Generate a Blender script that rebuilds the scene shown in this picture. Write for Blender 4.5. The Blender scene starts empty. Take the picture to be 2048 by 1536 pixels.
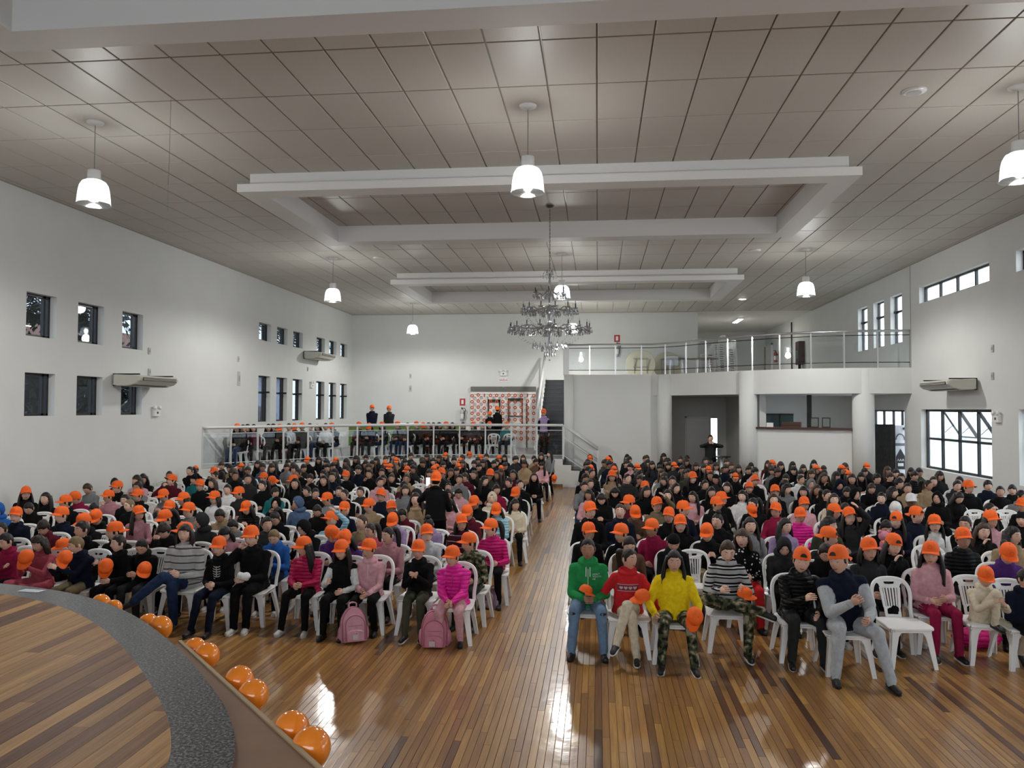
import bpy, bmesh, math, random
import numpy as np
from mathutils import Vector, Matrix
from mathutils.bvhtree import BVHTree
random.seed(7)
rng = np.random.default_rng(7)
SC = bpy.context.scene
COL = SC.collection

# ------------------------------------------------------------------ camera
F_PX, YAW, PIT, ROL, ZC = 1577.94, -0.107966, 0.0313626, -0.0033076, 2.6
def ray(px, py):
    X = (px - 1024) / F_PX; U = (768 - py) / F_PX
    cr, sr = math.cos(ROL), math.sin(ROL)
    x = X * cr + U * sr; u = -X * sr + U * cr
    cp, sp = math.cos(PIT), math.sin(PIT)
    y = cp - u * sp; z = sp + u * cp
    cy, sy = math.cos(YAW), math.sin(YAW)
    return Vector((x * cy + y * sy, -x * sy + y * cy, z))
def atz(px, py, z):
    r = ray(px, py); t = (z - ZC) / r.z
    return Vector((r.x * t, r.y * t, z))
def aty(px, py, y):
    r = ray(px, py); t = y / r.y
    return Vector((r.x * t, y, ZC + r.z * t))
def atx(px, py, x):
    r = ray(px, py); t = x / r.x
    return Vector((x, r.y * t, ZC + r.z * t))
fw = ray(1024, 768).normalized()
rt = (ray(1025, 768) - ray(1024, 768)).normalized()
up = (ray(1024, 767) - ray(1024, 768)).normalized()
cam = bpy.data.objects.new('camera', bpy.data.cameras.new('camera'))
COL.objects.link(cam)
cam.matrix_world = Matrix(((rt.x, up.x, -fw.x, 0), (rt.y, up.y, -fw.y, 0), (rt.z, up.z, -fw.z, ZC), (0, 0, 0, 1)))
cam.data.sensor_fit = 'HORIZONTAL'; cam.data.sensor_width = 36.0
cam.data.lens = 36.0 * F_PX / 2048
cam.data.clip_start = 0.05; cam.data.clip_end = 300
SC.camera = cam

# ------------------------------------------------------------------ world (overcast daylight) and exposure
w = bpy.data.worlds.new('overcast_sky'); SC.world = w; w.use_nodes = True
bg = w.node_tree.nodes['Background']
bg.inputs[0].default_value = (0.86, 0.93, 1.0, 1); bg.inputs[1].default_value = 4.5
SC.view_settings.view_transform = 'Standard'; SC.view_settings.look = 'None'
SC.view_settings.gamma = 1.0; SC.view_settings.use_curve_mapping = False
SC.view_settings.exposure = 0.32
LAMP_W = 215.0

# ------------------------------------------------------------------ materials
MATS = {}
def nt(m): return m.node_tree.nodes, m.node_tree.links
def mat(name, col, rough=0.6, metal=0.0, var=0.0, scale=8.0, bump=0.0, bscale=40.0, coat=0.0, spec=0.5, emit=None, estr=0.0, sheen=0.0):
    if name in MATS: return MATS[name]
    m = bpy.data.materials.new(name); m.use_nodes = True
    n, l = nt(m); b = n['Principled BSDF']
    b.inputs['Base Color'].default_value = (*col, 1); b.inputs['Roughness'].default_value = rough
    b.inputs['Metallic'].default_value = metal
    b.inputs['Specular IOR Level'].default_value = spec
    if coat: b.inputs['Coat Weight'].default_value = coat; b.inputs['Coat Roughness'].default_value = 0.08
    if sheen: b.inputs['Sheen Weight'].default_value = sheen
    if emit: b.inputs['Emission Color'].default_value = (*emit, 1); b.inputs['Emission Strength'].default_value = estr
    tc = None
    if var or bump: tc = n.new('ShaderNodeTexCoord')
    if var:
        t = n.new('ShaderNodeTexNoise'); t.inputs['Scale'].default_value = scale; t.inputs['Detail'].default_value = 4
        l.new(tc.outputs['Object'], t.inputs['Vector'])
        r = n.new('ShaderNodeValToRGB')
        r.color_ramp.elements[0].position = 0.3; r.color_ramp.elements[1].position = 0.7
        r.color_ramp.elements[0].color = (*[c * (1 - var) for c in col], 1)
        r.color_ramp.elements[1].color = (*[min(1, c * (1 + var)) for c in col], 1)
        l.new(t.outputs['Fac'], r.inputs['Fac']); l.new(r.outputs['Color'], b.inputs['Base Color'])
    if bump:
        t2 = n.new('ShaderNodeTexNoise'); t2.inputs['Scale'].default_value = bscale; t2.inputs['Detail'].default_value = 3
        l.new(tc.outputs['Object'], t2.inputs['Vector'])
        bp = n.new('ShaderNodeBump'); bp.inputs['Strength'].default_value = bump; bp.inputs['Distance'].default_value = 0.02
        l.new(t2.outputs['Fac'], bp.inputs['Height']); l.new(bp.outputs['Normal'], b.inputs['Normal'])
    MATS[name] = m
    return m
def glass_mat(name, tint=(1, 1, 1), refl=0.07, rough=0.0):
    if name in MATS: return MATS[name]
    m = bpy.data.materials.new(name); m.use_nodes = True; n, l = nt(m)
    n.remove(n['Principled BSDF'])
    t = n.new('ShaderNodeBsdfTransparent'); t.inputs[0].default_value = (*tint, 1)
    g = n.new('ShaderNodeBsdfGlossy'); g.inputs['Roughness'].default_value = rough
    mx = n.new('ShaderNodeMixShader'); lw = n.new('ShaderNodeLayerWeight'); lw.inputs['Blend'].default_value = 0.25
    mm = n.new('ShaderNodeMath'); mm.operation = 'MULTIPLY_ADD'; mm.inputs[1].default_value = 0.3; mm.inputs[2].default_value = refl
    l.new(lw.outputs['Fresnel'], mm.inputs[0]); l.new(mm.outputs[0], mx.inputs[0])
    l.new(t.outputs[0], mx.inputs[1]); l.new(g.outputs[0], mx.inputs[2])
    l.new(mx.outputs[0], n['Material Output'].inputs['Surface'])
    MATS[name] = m
    return m
def wood_mat(name, cols, rough, coat=0.0, axis='Y', jitter=0.02, rot=0.0, spec=0.5):
    """one tone for each plank (object and island random) and grain along the plank"""
    m = bpy.data.materials.new(name); m.use_nodes = True; n, l = nt(m); b = n['Principled BSDF']
    oi = n.new('ShaderNodeObjectInfo'); ge = n.new('ShaderNodeNewGeometry')
    ad = n.new('ShaderNodeMath'); ad.operation = 'ADD'; fr = n.new('ShaderNodeMath'); fr.operation = 'FRACT'
    l.new(oi.outputs['Random'], ad.inputs[0]); l.new(ge.outputs['Random Per Island'], ad.inputs[1]); l.new(ad.outputs[0], fr.inputs[0])
    r = n.new('ShaderNodeValToRGB'); r.color_ramp.interpolation = 'LINEAR'
    el = r.color_ramp.elements
    for i, (p, c) in enumerate(cols):
        e = el[i] if i < 2 else el.new(p)
        e.position = p; e.color = (*c, 1)
    l.new(fr.outputs[0], r.inputs['Fac'])
    mp = n.new('ShaderNodeMapping'); s = {'Y': (40, 1.6, 1), 'X': (1.6, 40, 1)}[axis]; mp.inputs['Scale'].default_value = s
    m0 = n.new('ShaderNodeMapping'); m0.inputs['Rotation'].default_value = (0, 0, -rot); l.new(ge.outputs['Position'], m0.inputs['Vector']); l.new(m0.outputs[0], mp.inputs['Vector'])
    b.inputs['Specular IOR Level'].default_value = spec
    av = n.new('ShaderNodeVectorMath'); av.operation = 'ADD'; l.new(mp.outputs[0], av.inputs[0])
    cx = n.new('ShaderNodeCombineXYZ'); mu = n.new('ShaderNodeMath'); mu.operation = 'MULTIPLY'; mu.inputs[1].default_value = 37.0
    l.new(fr.outputs[0], mu.inputs[0]); l.new(mu.outputs[0], cx.inputs[2]); l.new(cx.outputs[0], av.inputs[1])
    t = n.new('ShaderNodeTexNoise'); t.inputs['Scale'].default_value = 1.0; t.inputs['Detail'].default_value = 6; t.inputs['Roughness'].default_value = 0.65
    l.new(av.outputs[0], t.inputs['Vector'])
    g = n.new('ShaderNodeValToRGB'); g.color_ramp.elements[0].position = 0.28; g.color_ramp.elements[0].color = (0.45, 0.42, 0.4, 1)
    g.color_ramp.elements[1].position = 0.68; g.color_ramp.elements[1].color = (1.1, 1.1, 1.1, 1)
    l.new(t.outputs['Fac'], g.inputs['Fac'])
    mx = n.new('ShaderNodeMix'); mx.data_type = 'RGBA'; mx.blend_type = 'MULTIPLY'; mx.inputs[0].default_value = 0.85
    l.new(r.outputs[0], mx.inputs[6]); l.new(g.outputs[0], mx.inputs[7]); l.new(mx.outputs[2], b.inputs['Base Color'])
    b.inputs['Roughness'].default_value = rough
    if coat: b.inputs['Coat Weight'].default_value = coat; b.inputs['Coat Roughness'].default_value = 0.12
    t3 = n.new('ShaderNodeTexNoise'); t3.inputs['Scale'].default_value = 5.0; t3.inputs['Detail'].default_value = 3
    l.new(ge.outputs['Position'], t3.inputs['Vector'])
    bp = n.new('ShaderNodeBump'); bp.inputs['Strength'].default_value = 0.12; bp.inputs['Distance'].default_value = jitter
    l.new(t3.outputs['Fac'], bp.inputs['Height']); l.new(bp.outputs['Normal'], b.inputs['Normal'])
    if coat: l.new(bp.outputs['Normal'], b.inputs['Coat Normal'])
    MATS[name] = m
    return m
M_WALL = mat('wall_paint', (0.70, 0.71, 0.69), 0.75, var=0.02, scale=1.5, bump=0.05, bscale=30)
M_TILE = mat('ceiling_tile', (0.53, 0.495, 0.44), 0.45, var=0.04, scale=60, bump=0.05, bscale=150)
M_GRID = mat('ceiling_grid', (0.36, 0.32, 0.29), 0.35)
M_TRIM = mat('white_plaster', (0.74, 0.73, 0.71), 0.6)
M_BLACKM = mat('black_metal', (0.012, 0.012, 0.014), 0.35)
M_WHITEM = mat('white_enamel', (0.80, 0.80, 0.79), 0.3)
M_STEEL = mat('brushed_steel', (0.62, 0.63, 0.64), 0.3, 0.9)
M_CHAIR = mat('white_plastic', (0.90, 0.90, 0.89), 0.3, bump=0.02, bscale=20)
M_GLASS = glass_mat('window_glass', (0.5, 0.53, 0.57), 0.015)
M_CLEAR = glass_mat('clear_glass', (0.95, 0.97, 0.98), 0.04)
M_FLOOR = wood_mat('floor_wood', [(0.0, (0.075, 0.03, 0.014)), (1.0, (0.55, 0.30, 0.085)), (0.04, (0.14, 0.055, 0.022)), (0.10, (0.30, 0.14, 0.042)), (0.5, (0.385, 0.19, 0.055)), (0.8, (0.46, 0.24, 0.068))], 0.36, 0.38)
M_STAGE = wood_mat('stage_wood', [(0.0, (0.17, 0.075, 0.040)), (1.0, (0.58, 0.325, 0.12)), (0.25, (0.24, 0.115, 0.056)), (0.5, (0.42, 0.23, 0.092))], 0.5, 0.0, 'X', rot=math.atan2((atz(308, 1303.5, 1.0) - atz(0, 1478, 1.0)).y, (atz(308, 1303.5, 1.0) - atz(0, 1478, 1.0)).x), spec=0.12)
M_GAP = mat('dark_joint', (0.02, 0.012, 0.008), 0.8)

# ------------------------------------------------------------------ mesh helpers
class MB:
    def __init__(s): s.v = []; s.f = []; s.m = []
    def add(s, vs, fs, m=0):
        o = len(s.v); s.v.extend([tuple(v) for v in vs]); s.f.extend([tuple(i + o for i in f) for f in fs]); s.m.extend([m] * len(fs)); return s
    def box(s, a, b, m=0, M=None):
        x0, y0, z0 = a; x1, y1, z1 = b
        vs = [(x0, y0, z0), (x1, y0, z0), (x1, y1, z0), (x0, y1, z0), (x0, y0, z1), (x1, y0, z1), (x1, y1, z1), (x0, y1, z1)]
        if M is not None: vs = [M @ Vector(v) for v in vs]
        return s.add(vs, [(0, 3, 2, 1), (4, 5, 6, 7), (0, 1, 5, 4), (1, 2, 6, 5), (2, 3, 7, 6), (3, 0, 4, 7)], m)
    def bar(s, p, q, w, h=None, m=0, upv=(0, 0, 1)):
        p, q = Vector(p), Vector(q); h = h or w; d = (q - p).normalized(); u = Vector(upv)
        if abs(d.dot(u)) > 0.98: u = Vector((0, 1, 0))
        sx = d.cross(u).normalized(); uy = sx.cross(d)
        vs = []
        for c in (p, q):
            for a, b in ((-1, -1), (1, -1), (1, 1), (-1, 1)): vs.append(c + sx * a * w / 2 + uy * b * h / 2)
        return s.add(vs, [(3, 2, 1, 0), (4, 5, 6, 7), (0, 1, 5, 4), (1, 2, 6, 5), (2, 3, 7, 6), (3, 0, 4, 7)], m)
    def tube(s, pts, r, n=8, m=0, cap=True, flat=1.0):
        pts = [Vector(p) for p in pts]; rs = r if isinstance(r, (list, tuple)) else [r] * len(pts)
        vs = []; pu = None
        for i, p in enumerate(pts):
            d = (pts[min(i + 1, len(pts) - 1)] - pts[max(i - 1, 0)])
            d = d.normalized() if d.length > 1e-9 else Vector((0, 0, 1))
            if pu is None:
                pu = Vector((0, 0, 1)) if abs(d.z) < 0.9 else Vector((0, 1, 0))
            sx = d.cross(pu)
            if sx.length < 1e-6: sx = d.cross(Vector((1, 0, 0)))
            sx.normalize(); uy = sx.cross(d).normalized(); pu = uy
            for k in range(n):
                a = 2 * math.pi * k / n
                vs.append(p + sx * math.cos(a) * rs[i] + uy * math.sin(a) * rs[i] * flat)
        fs = []
        for i in range(len(pts) - 1):
            for k in range(n):
                a = i * n + k; b = i * n + (k + 1) % n
                fs.append((a, a + n, b + n, b))
        if cap:
            fs.append(tuple(range(n))); fs.append(tuple(reversed(range((len(pts) - 1) * n, len(pts) * n))))
        return s.add(vs, fs, m)
    def lathe(s, prof, c=(0, 0, 0), n=16, m=0, M=None, cap=False):
        vs = []
        for r, z in prof:
            for k in range(n):
                a = 2 * math.pi * k / n; v = Vector((c[0] + r * math.cos(a), c[1] + r * math.sin(a), c[2] + z))
                vs.append(M @ v if M is not None else v)
        fs = []
        for i in range(len(prof) - 1):
            for k in range(n):
                a = i * n + k; b = i * n + (k + 1) % n
                fs.append((a, b, b + n, a + n))
        if cap:
            fs.append(tuple(reversed(range(n)))); fs.append(tuple(range((len(prof) - 1) * n, len(prof) * n)))
        return s.add(vs, fs, m)
    def ball(s, c, r, n=12, k=8, m=0, M=None):
        c = Vector(c); rx, ry, rz = r if isinstance(r, (tuple, list)) else (r, r, r)
        vs = [c + Vector((0, 0, -rz))]
        for i in range(1, k):
            t = -math.pi / 2 + math.pi * i / k
            for j in range(n):
                a = 2 * math.pi * j / n
                vs.append(c + Vector((rx * math.cos(t) * math.cos(a), ry * math.cos(t) * math.sin(a), rz * math.sin(t))))
        vs.append(c + Vector((0, 0, rz)))
        if M is not None: vs = [M @ v for v in vs]
        fs = [(0, 1 + (j + 1) % n, 1 + j) for j in range(n)]
        for i in range(k - 2):
            for j in range(n):
                a = 1 + i * n + j; b = 1 + i * n + (j + 1) % n
                fs.append((a, b, b + n, a + n))
        t = len(vs) - 1; o = 1 + (k - 2) * n
        fs += [(o + j, o + (j + 1) % n, t) for j in range(n)]
        return s.add(vs, fs, m)
    def prism(s, poly, z0, z1, m=0, M=None):
        n = len(poly); vs = [Vector((x, y, z0)) for x, y in poly] + [Vector((x, y, z1)) for x, y in poly]
        if M is not None: vs = [M @ v for v in vs]
        return s.add(vs, [tuple(reversed(range(n))), tuple(range(n, 2 * n))] + [(i, (i + 1) % n, (i + 1) % n + n, i + n) for i in range(n)], m)
    def mesh(s, name, mats, smooth=False):
        me = bpy.data.meshes.new(name); me.from_pydata(s.v, [], s.f)
        for x in (mats if isinstance(mats, (list, tuple)) else [mats]): me.materials.append(x)
        if any(s.m): me.polygons.foreach_set('material_index', s.m)
        if smooth: me.polygons.foreach_set('use_smooth', [True] * len(me.polygons))
        me.update(); return me
    def build(s, name, mats, parent=None, smooth=False, **k):
        return link(name, s.mesh(name, mats, smooth), parent, **k)
def link(name, data, parent=None, loc=None, rz=0.0, label=None, cat=None, group=None, kind=None):
    o = bpy.data.objects.new(name, data); COL.objects.link(o)
    if parent is not None: o.parent = parent
    if loc is not None: o.location = loc
    if rz: o.rotation_euler = (0, 0, rz)
    if label: o['label'] = label
    if cat: o['category'] = cat
    if group: o['group'] = group
    if kind: o['kind'] = kind
    return o
def thing(name, label, cat, loc=(0, 0, 0), rz=0.0, group=None, kind=None):
    return link(name, None, None, loc, rz, label, cat, group, kind)
def copy_tree(o, parent=None):
    c = o.copy(); COL.objects.link(c); c.parent = parent
    for ch in o.children: copy_tree(ch, c)
    return c
def smooth_path(pts, n=6, closed=False):
    P = [Vector(p) for p in pts]; out = []
    m = len(P)
    for i in range(m if closed else m - 1):
        if closed: a, b, c, d = P[i - 1], P[i], P[(i + 1) % m], P[(i + 2) % m]
        else: a, b, c, d = P[max(i - 1, 0)], P[i], P[i + 1], P[min(i + 2, m - 1)]
        for k in range(n):
            t = k / n
            out.append(0.5 * ((2 * b) + (c - a) * t + (2 * a - 5 * b + 4 * c - d) * t * t + (3 * b - a - 3 * c + d) * t ** 3))
    if not closed: out.append(P[-1])
    return out
def text_obj(name, body, size, loc, rot, material, parent=None, extr=0.002, align='CENTER', **k):
    cu = bpy.data.curves.new(name, 'FONT'); cu.body = body; cu.size = size; cu.extrude = extr; cu.align_x = align; cu.align_y = 'CENTER'
    t = bpy.data.objects.new(name, cu); COL.objects.link(t)
    dg = bpy.context.evaluated_depsgraph_get(); me = bpy.data.meshes.new_from_object(t.evaluated_get(dg))
    bpy.data.objects.remove(t); bpy.data.curves.remove(cu)
    me.name = name; me.materials.clear(); me.materials.append(material)
    o = link(name, me, parent, loc, **k); o.rotation_euler = rot
    return o
# ------------------------------------------------------------------ room shell
XL, XR, YB, YF, ZT, ZB, ZP, ZS = -10.76, 8.85, 33.8, -5.0, 6.72, 3.8, 0.93, 1.0
YA = 43.0      # back of the annex behind the gallery
WT = 0.25
def cells(lo, hi, cuts): return sorted({lo, hi, *[c for c in cuts if lo < c < hi]})
def wall_holes(mb, axis, pos, thick, a0, a1, z0, z1, holes):
    """wall in the plane axis=pos (thickness outwards), cut by holes (a0,a1,z0,z1)"""
    A = cells(a0, a1, [h[0] for h in holes] + [h[1] for h in holes]); Z = cells(z0, z1, [h[2] for h in holes] + [h[3] for h in holes])
    for i in range(len(A) - 1):
        run = None
        for j in range(len(Z) - 1):
            ca, cz = (A[i] + A[i + 1]) / 2, (Z[j] + Z[j + 1]) / 2
            hole = any(h[0] < ca < h[1] and h[2] < cz < h[3] for h in holes)
            if not hole and run is None: run = Z[j]
            if run is not None and (hole or j == len(Z) - 2):
                top = Z[j] if hole else Z[j + 1]
                p0, p1 = sorted((pos, pos + thick))
                if axis == 'x': mb.box((p0, A[i], run), (p1, A[i + 1], top))
                else: mb.box((A[i], p0, run), (A[i + 1], p1, top))
                run = None
LW_N = [(13.82, 14.66), (15.32, 16.18), (16.86, 17.68)]
LW_F = [(24.15, 25.08), (25.57, 26.5), (27.0, 27.92), (29.36, 30.28), (30.8, 31.7), (32.2, 33.12)]
RW = [(18.9, 22.83), (13.8, 17.75), (8.7, 12.6), (3.6, 7.5)]
RT = [(24.08, 25.0), (25.54, 26.48), (27.05, 28.0)]
lh = [(a, b, 3.96, 4.8) for a, b in LW_N] + [(a, b, 2.43, 3.26) for a, b in LW_N] + [(a, b, 4.78, 5.35) for a, b in LW_F] + [(a, b, 2.15, 3.64) for a, b in LW_F]
rh = [(a, b, 5.54, 5.99) for a, b in RW] + [(a, b, 1.02, 2.62) for a, b in RW] + [(a, b, 4.58, 6.03) for a, b in RT] + [(24.0, 26.9, 0.0, 2.6)]
m = MB(); wall_holes(m, 'x', XL, -WT, YF, YB, 0, ZT, lh); m.build('wall_left', M_WALL, kind='structure')
m = MB(); wall_holes(m, 'x', XR, WT, YF, YA, 0, ZT, rh); wr = m.build('wall_right', M_WALL, kind='structure')
MB().box((XR - 0.012, 23.42, 3.07), (XR + 0.01, 23.45, ZT)).build('joint', mat('joint_grey', (0.42, 0.42, 0.41), 0.8), wr)
m = MB(); wall_holes(m, 'y', YB, WT, XL, 4.2, 0, ZT, []); m.build('wall_back', M_WALL, kind='structure')
m = MB(); wall_holes(m, 'y', YF, -WT, XL, XR, 0, ZT, [(-7.0, 5.0, 2.8, 5.3)]); m.build('wall_front', M_WALL, kind='structure')  # unseen opening behind the camera, added and sized for daylight on the faces
# annex behind the gallery
m = MB(); m.box((4.2 - WT, YB + WT, ZB), (4.2, YA, ZT)); m.build('wall_annex_side', M_WALL, kind='structure')
m = MB(); wall_holes(m, 'y', YA, WT, 4.2, XR, ZB, ZT, []); m.build('wall_annex_back', M_WALL, kind='structure')
MB().box((4.2, YB, ZT), (XR + WT, YA, ZT + 0.2)).build('ceiling_annex', M_TRIM, kind='structure')

# floor: 60 mm strip boards running down the hall
BW = 0.061
floor = MB().box((XL, YF, -0.2), (XR, YA, -0.016)).build('floor', M_GAP, kind='structure')
LENS = [0.9, 1.2, 1.5, 1.8, 2.2, 2.7]
def plank_mesh(L, W, T=0.016, g=0.0012, e=0.0018):
    b = MB(); x0, x1, y0, y1 = g, W - g, g, L - g
    b.add([(x0, y0, 0), (x1, y0, 0), (x1, y1, 0), (x0, y1, 0), (x0, y0, T - e), (x1, y0, T - e), (x1, y1, T - e), (x0, y1, T - e), (x0 + e, y0 + e, T), (x1 - e, y0 + e, T), (x1 - e, y1 - e, T), (x0 + e, y1 - e, T)],
          [(0, 1, 5, 4), (1, 2, 6, 5), (2, 3, 7, 6), (3, 0, 4, 7), (4, 5, 9, 8), (5, 6, 10, 9), (6, 7, 11, 10), (7, 4, 8, 11), (8, 9, 10, 11)])
    return b
pm = {L: plank_mesh(L, BW).mesh('floor_board', M_FLOOR) for L in LENS}
cand = []; x = XL
while x < XR - 0.01:
    y = YF + random.uniform(-2.6, 0)
    while y < 34:
        L = random.choice(LENS); cand.append((x, y, L)); y += L
    x += BW
def in_view(x, y, z=0.0):
    v = Vector((x, y, z - ZC)); d = v.dot(fw)
    if d < 0.3: return False
    return abs(v.dot(rt) / d) < 0.68 and abs(v.dot(up) / d) < 0.52
def px_of(p):
    v = Vector((p[0], p[1], p[2] - ZC)); d = v.dot(fw)
    return 1024 + F_PX * v.dot(rt) / d, 768 - F_PX * v.dot(up) / d, d
front = sorted([c for c in cand if in_view(c[0], c[1] + c[2] * 0.6) and c[1] + c[2] * 0.5 > 5.2 and not (c[0] < -3.4 and c[1] < 8.5)], key=lambda c: c[1] + c[2] * 0.5)[:300]
fs_ = set(front)
for c in front: link('floor_board', pm[c[2]], floor, (c[0], c[1], -0.016))
rest = MB()
for (x, y, L) in cand:
    if (x, y, L) in fs_ or y > 30.5: continue
    g, e, T = 0.0012, 0.0018, 0.0
    rest.add([(x + g, y + g, -0.012), (x + BW - g, y + g, -0.012), (x + BW - g, y + L - g, -0.012), (x + g, y + L - g, -0.012), (x + g, y + g, T), (x + BW - g, y + g, T), (x + BW - g, y + L - g, T), (x + g, y + L - g, T)],
             [(0, 1, 5, 4), (1, 2, 6, 5), (2, 3, 7, 6), (3, 0, 4, 7), (4, 5, 6, 7)])
rest.build('floor_boards_far', M_FLOOR, floor, kind='stuff')

# ceiling: 625 x 1250 tiles in a bar grid
ceil = MB().box((XL - WT, YF, ZT + 0.03), (XR + WT, YB + WT, ZT + 0.25)).build('ceiling', M_GRID, kind='structure')
TW, TL, gx, gy = 0.625, 1.25, -0.631, 8.676
tm = MB()
for a in range(1):
    g = 0.011; tm.add([(g, g, 0.03), (TW - g, g, 0.03), (TW - g, TL - g, 0.03), (g, TL - g, 0.03), (g, g, 0.004), (TW - g, g, 0.004), (TW - g, TL - g, 0.004), (g, TL - g, 0.004), (g + .006, g + .006, 0), (TW - g - .006, g + .006, 0), (TW - g - .006, TL - g - .006, 0), (g + .006, TL - g - .006, 0)],
               [(4, 5, 1, 0), (5, 6, 2, 1), (6, 7, 3, 2), (7, 4, 0, 3), (8, 9, 5, 4), (9, 10, 6, 5), (10, 11, 7, 6), (11, 8, 4, 7), (11, 10, 9, 8)])
tile_me = tm.mesh('ceiling_tile', M_TILE)
tl = []
ix0 = math.floor((XL - gx) / TW); ix1 = math.ceil((XR - gx) / TW); iy0 = math.floor((YF - gy) / TL); iy1 = math.ceil((YB - gy) / TL)
for i in range(ix0, ix1):
    for j in range(iy0, iy1):
        x, y = gx + i * TW, gy + j * TL
        tl.append((x, y))
def whole(x, y): return x >= XL and x + TW <= XR and y + TL <= YB
vis = sorted([t for t in tl if whole(*t) and in_view(t[0] + TW / 2, t[1] + TL * 0.7, ZT) and t[1] > 6.2], key=lambda t: t[1])[:300]
vs_ = set(vis)
for (x, y) in vis: link('ceiling_tile', tile_me, ceil, (x, y, ZT))
rest = MB()
for (x, y) in tl:
    if (x, y) in vs_: continue
    x0, x1, y0, y1 = max(x + .011, XL), min(x + TW - .011, XR), max(y + .011, YF), min(y + TL - .011, YB)
    if x1 - x0 > 0.03 and y1 - y0 > 0.03: rest.box((x0, y0, ZT), (x1, y1, ZT + 0.03))
rest.build('ceiling_tiles_far', M_TILE, ceil, kind='stuff')
MB().box((XL, YF, ZT - 0.015), (XL + 0.03, YB, ZT + 0.01)).box((XR - 0.03, YF, ZT - 0.015), (XR, YB, ZT + 0.01)).box((XL, YB - 0.03, ZT - 0.015), (4.2, YB, ZT + 0.01)).build('edge_trim', M_GRID, ceil)

# plaster coffer frames hanging under the tiles
def coffer(n, y0, y1):
    x0, x1, bw, zl, zu = -6.25, 4.22, 0.42, 6.36, 6.50
    def ring(mb, xa, xb, ya, yb, w, za, zb):
        mb.box((xa, ya, za), (xb, ya + w, zb)); mb.box((xa, yb - w, za), (xb, yb, zb))
        mb.box((xa, ya + w, za), (xa + w, yb - w, zb)); mb.box((xb - w, ya + w, za), (xb, yb - w, zb))
    r = MB(); ring(r, x0, x1, y0, y1, bw, zl, zu); o = r.build('trim_%d' % n, M_TRIM, kind='structure')
    r = MB(); ring(r, x0 + 0.16, x1 - 0.16, y0 + 0.16, y1 - 0.16, bw - 0.16, zu, ZT); r.build('upper_band', M_TRIM, o)
coffer(1, 2.4, 7.62); coffer(2, 13.05, 17.65); coffer(3, 23.3, 27.8)

# ------------------------------------------------------------------ windows
wn = [0]
def window(axis, pos, a0, a1, z0, z1, muls=(), trans=(), pane_m=M_GLASS, depth=0.17, fw_=0.05, sill=False):
    wn[0] += 1
    sgn = -1 if pos < 0 else 1
    root = link('window_%d' % wn[0], None, None, (pos, (a0 + a1) / 2, z0), kind='structure')
    def bx(mb, a, b, c, d, t0, t1):
        xa, xb = sorted((sgn * t0, sgn * t1)); o = (a0 + a1) / 2
        mb.box((xa, a - o, c - z0), (xb, b - o, d - z0))
    f = MB(); t0, t1 = depth - 0.03, depth + 0.03
    bx(f, a0, a0 + fw_, z0, z1, t0, t1); bx(f, a1 - fw_, a1, z0, z1, t0, t1); bx(f, a0, a1, z1 - fw_, z1, t0, t1); bx(f, a0, a1, z0, z0 + fw_, t0, t1)
    f.build('frame', M_BLACKM, root)
    for mu in muls: q = MB(); bx(q, mu - 0.03, mu + 0.03, z0, z1, t0, t1); q.build('mullion', M_BLACKM, root)
    for tr in trans: q = MB(); bx(q, a0, a1, tr - 0.03, tr + 0.03, t0, t1); q.build('transom', M_BLACKM, root)
    ys = [a0, *sorted(muls), a1]; zs = [z0, *sorted(trans), z1]
    for i in range(len(ys) - 1):
        for j in range(len(zs) - 1):
            q = MB(); bx(q, ys[i] + 0.02, ys[i + 1] - 0.02, zs[j] + 0.02, zs[j + 1] - 0.02, depth - 0.003, depth + 0.003); q.build('pane', pane_m, root)
    return root
for a, b in LW_N:
    window('x', XL, a, b, 3.96, 4.8, [b - 0.16]); window('x', XL, a, b, 2.43, 3.26, [b - 0.16])
for a, b in LW_F:
    window('x', XL, a, b, 4.78, 5.35, [b - 0.16]); ww = window('x', XL, a, b, 2.15, 3.64, [b - 0.14], [3.1])
    MB().box((0.06, 0.22, 0.93), (-0.2, 0.28, 0.99)).build('latch', M_BLACKM, ww)
for k, (a, b) in enumerate(RW):
    st = (b - a) / 4
    window('x', XR, a, b, 5.54, 5.99, [a + st, a + 2 * st, a + 3 * st], (), M_CLEAR)
    ww = window('x', XR, a, b, 1.02, 2.62, [a + st, a + 2 * st, a + 3 * st], [1.83], M_CLEAR, fw_=0.06)
    if k == 0:      # three top sashes hang open
        for j in range(3):
            ya = a + st * j + 0.05 - (a + b) / 2; yb = a + st * (j + 1) - 0.05 - (a + b) / 2
            top, dz, dx = 1.55, 0.66, 0.42
            s = MB(); P = lambda y, t: (0.17 + dx * t, y, top - dz * t)
            for p, q in ((P(ya, 0), P(ya, 1)), (P(yb, 0), P(yb, 1)), (P(ya, 1), P(yb, 1)), (P(ya, 0), P(yb, 0))): s.bar(p, q, 0.035)
            s.bar((0.2, yb, 1.0), P(yb, 0.55), 0.012)
            s.build('open_sash', M_BLACKM, ww)
            MB().add([P(ya, 0.02), P(yb, 0.02), P(yb, 0.98), P(ya, 0.98)], [(0, 1, 2, 3)]).build('sash_glass', M_CLEAR, ww)
for a, b in RT:
    ww = window('x', XR, a, b, 4.58, 6.03, [], [5.55], M_CLEAR, fw_=0.04)
    MB().box((0.06, 0.28, 0.93), (0.16, 0.36, 1.0)).build('latch', M_BLACKM, ww)
window('x', XR, 24.0, 26.9, 0.0, 2.6, [24.6, 25.3, 26.1], [2.05], M_CLEAR)

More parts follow.
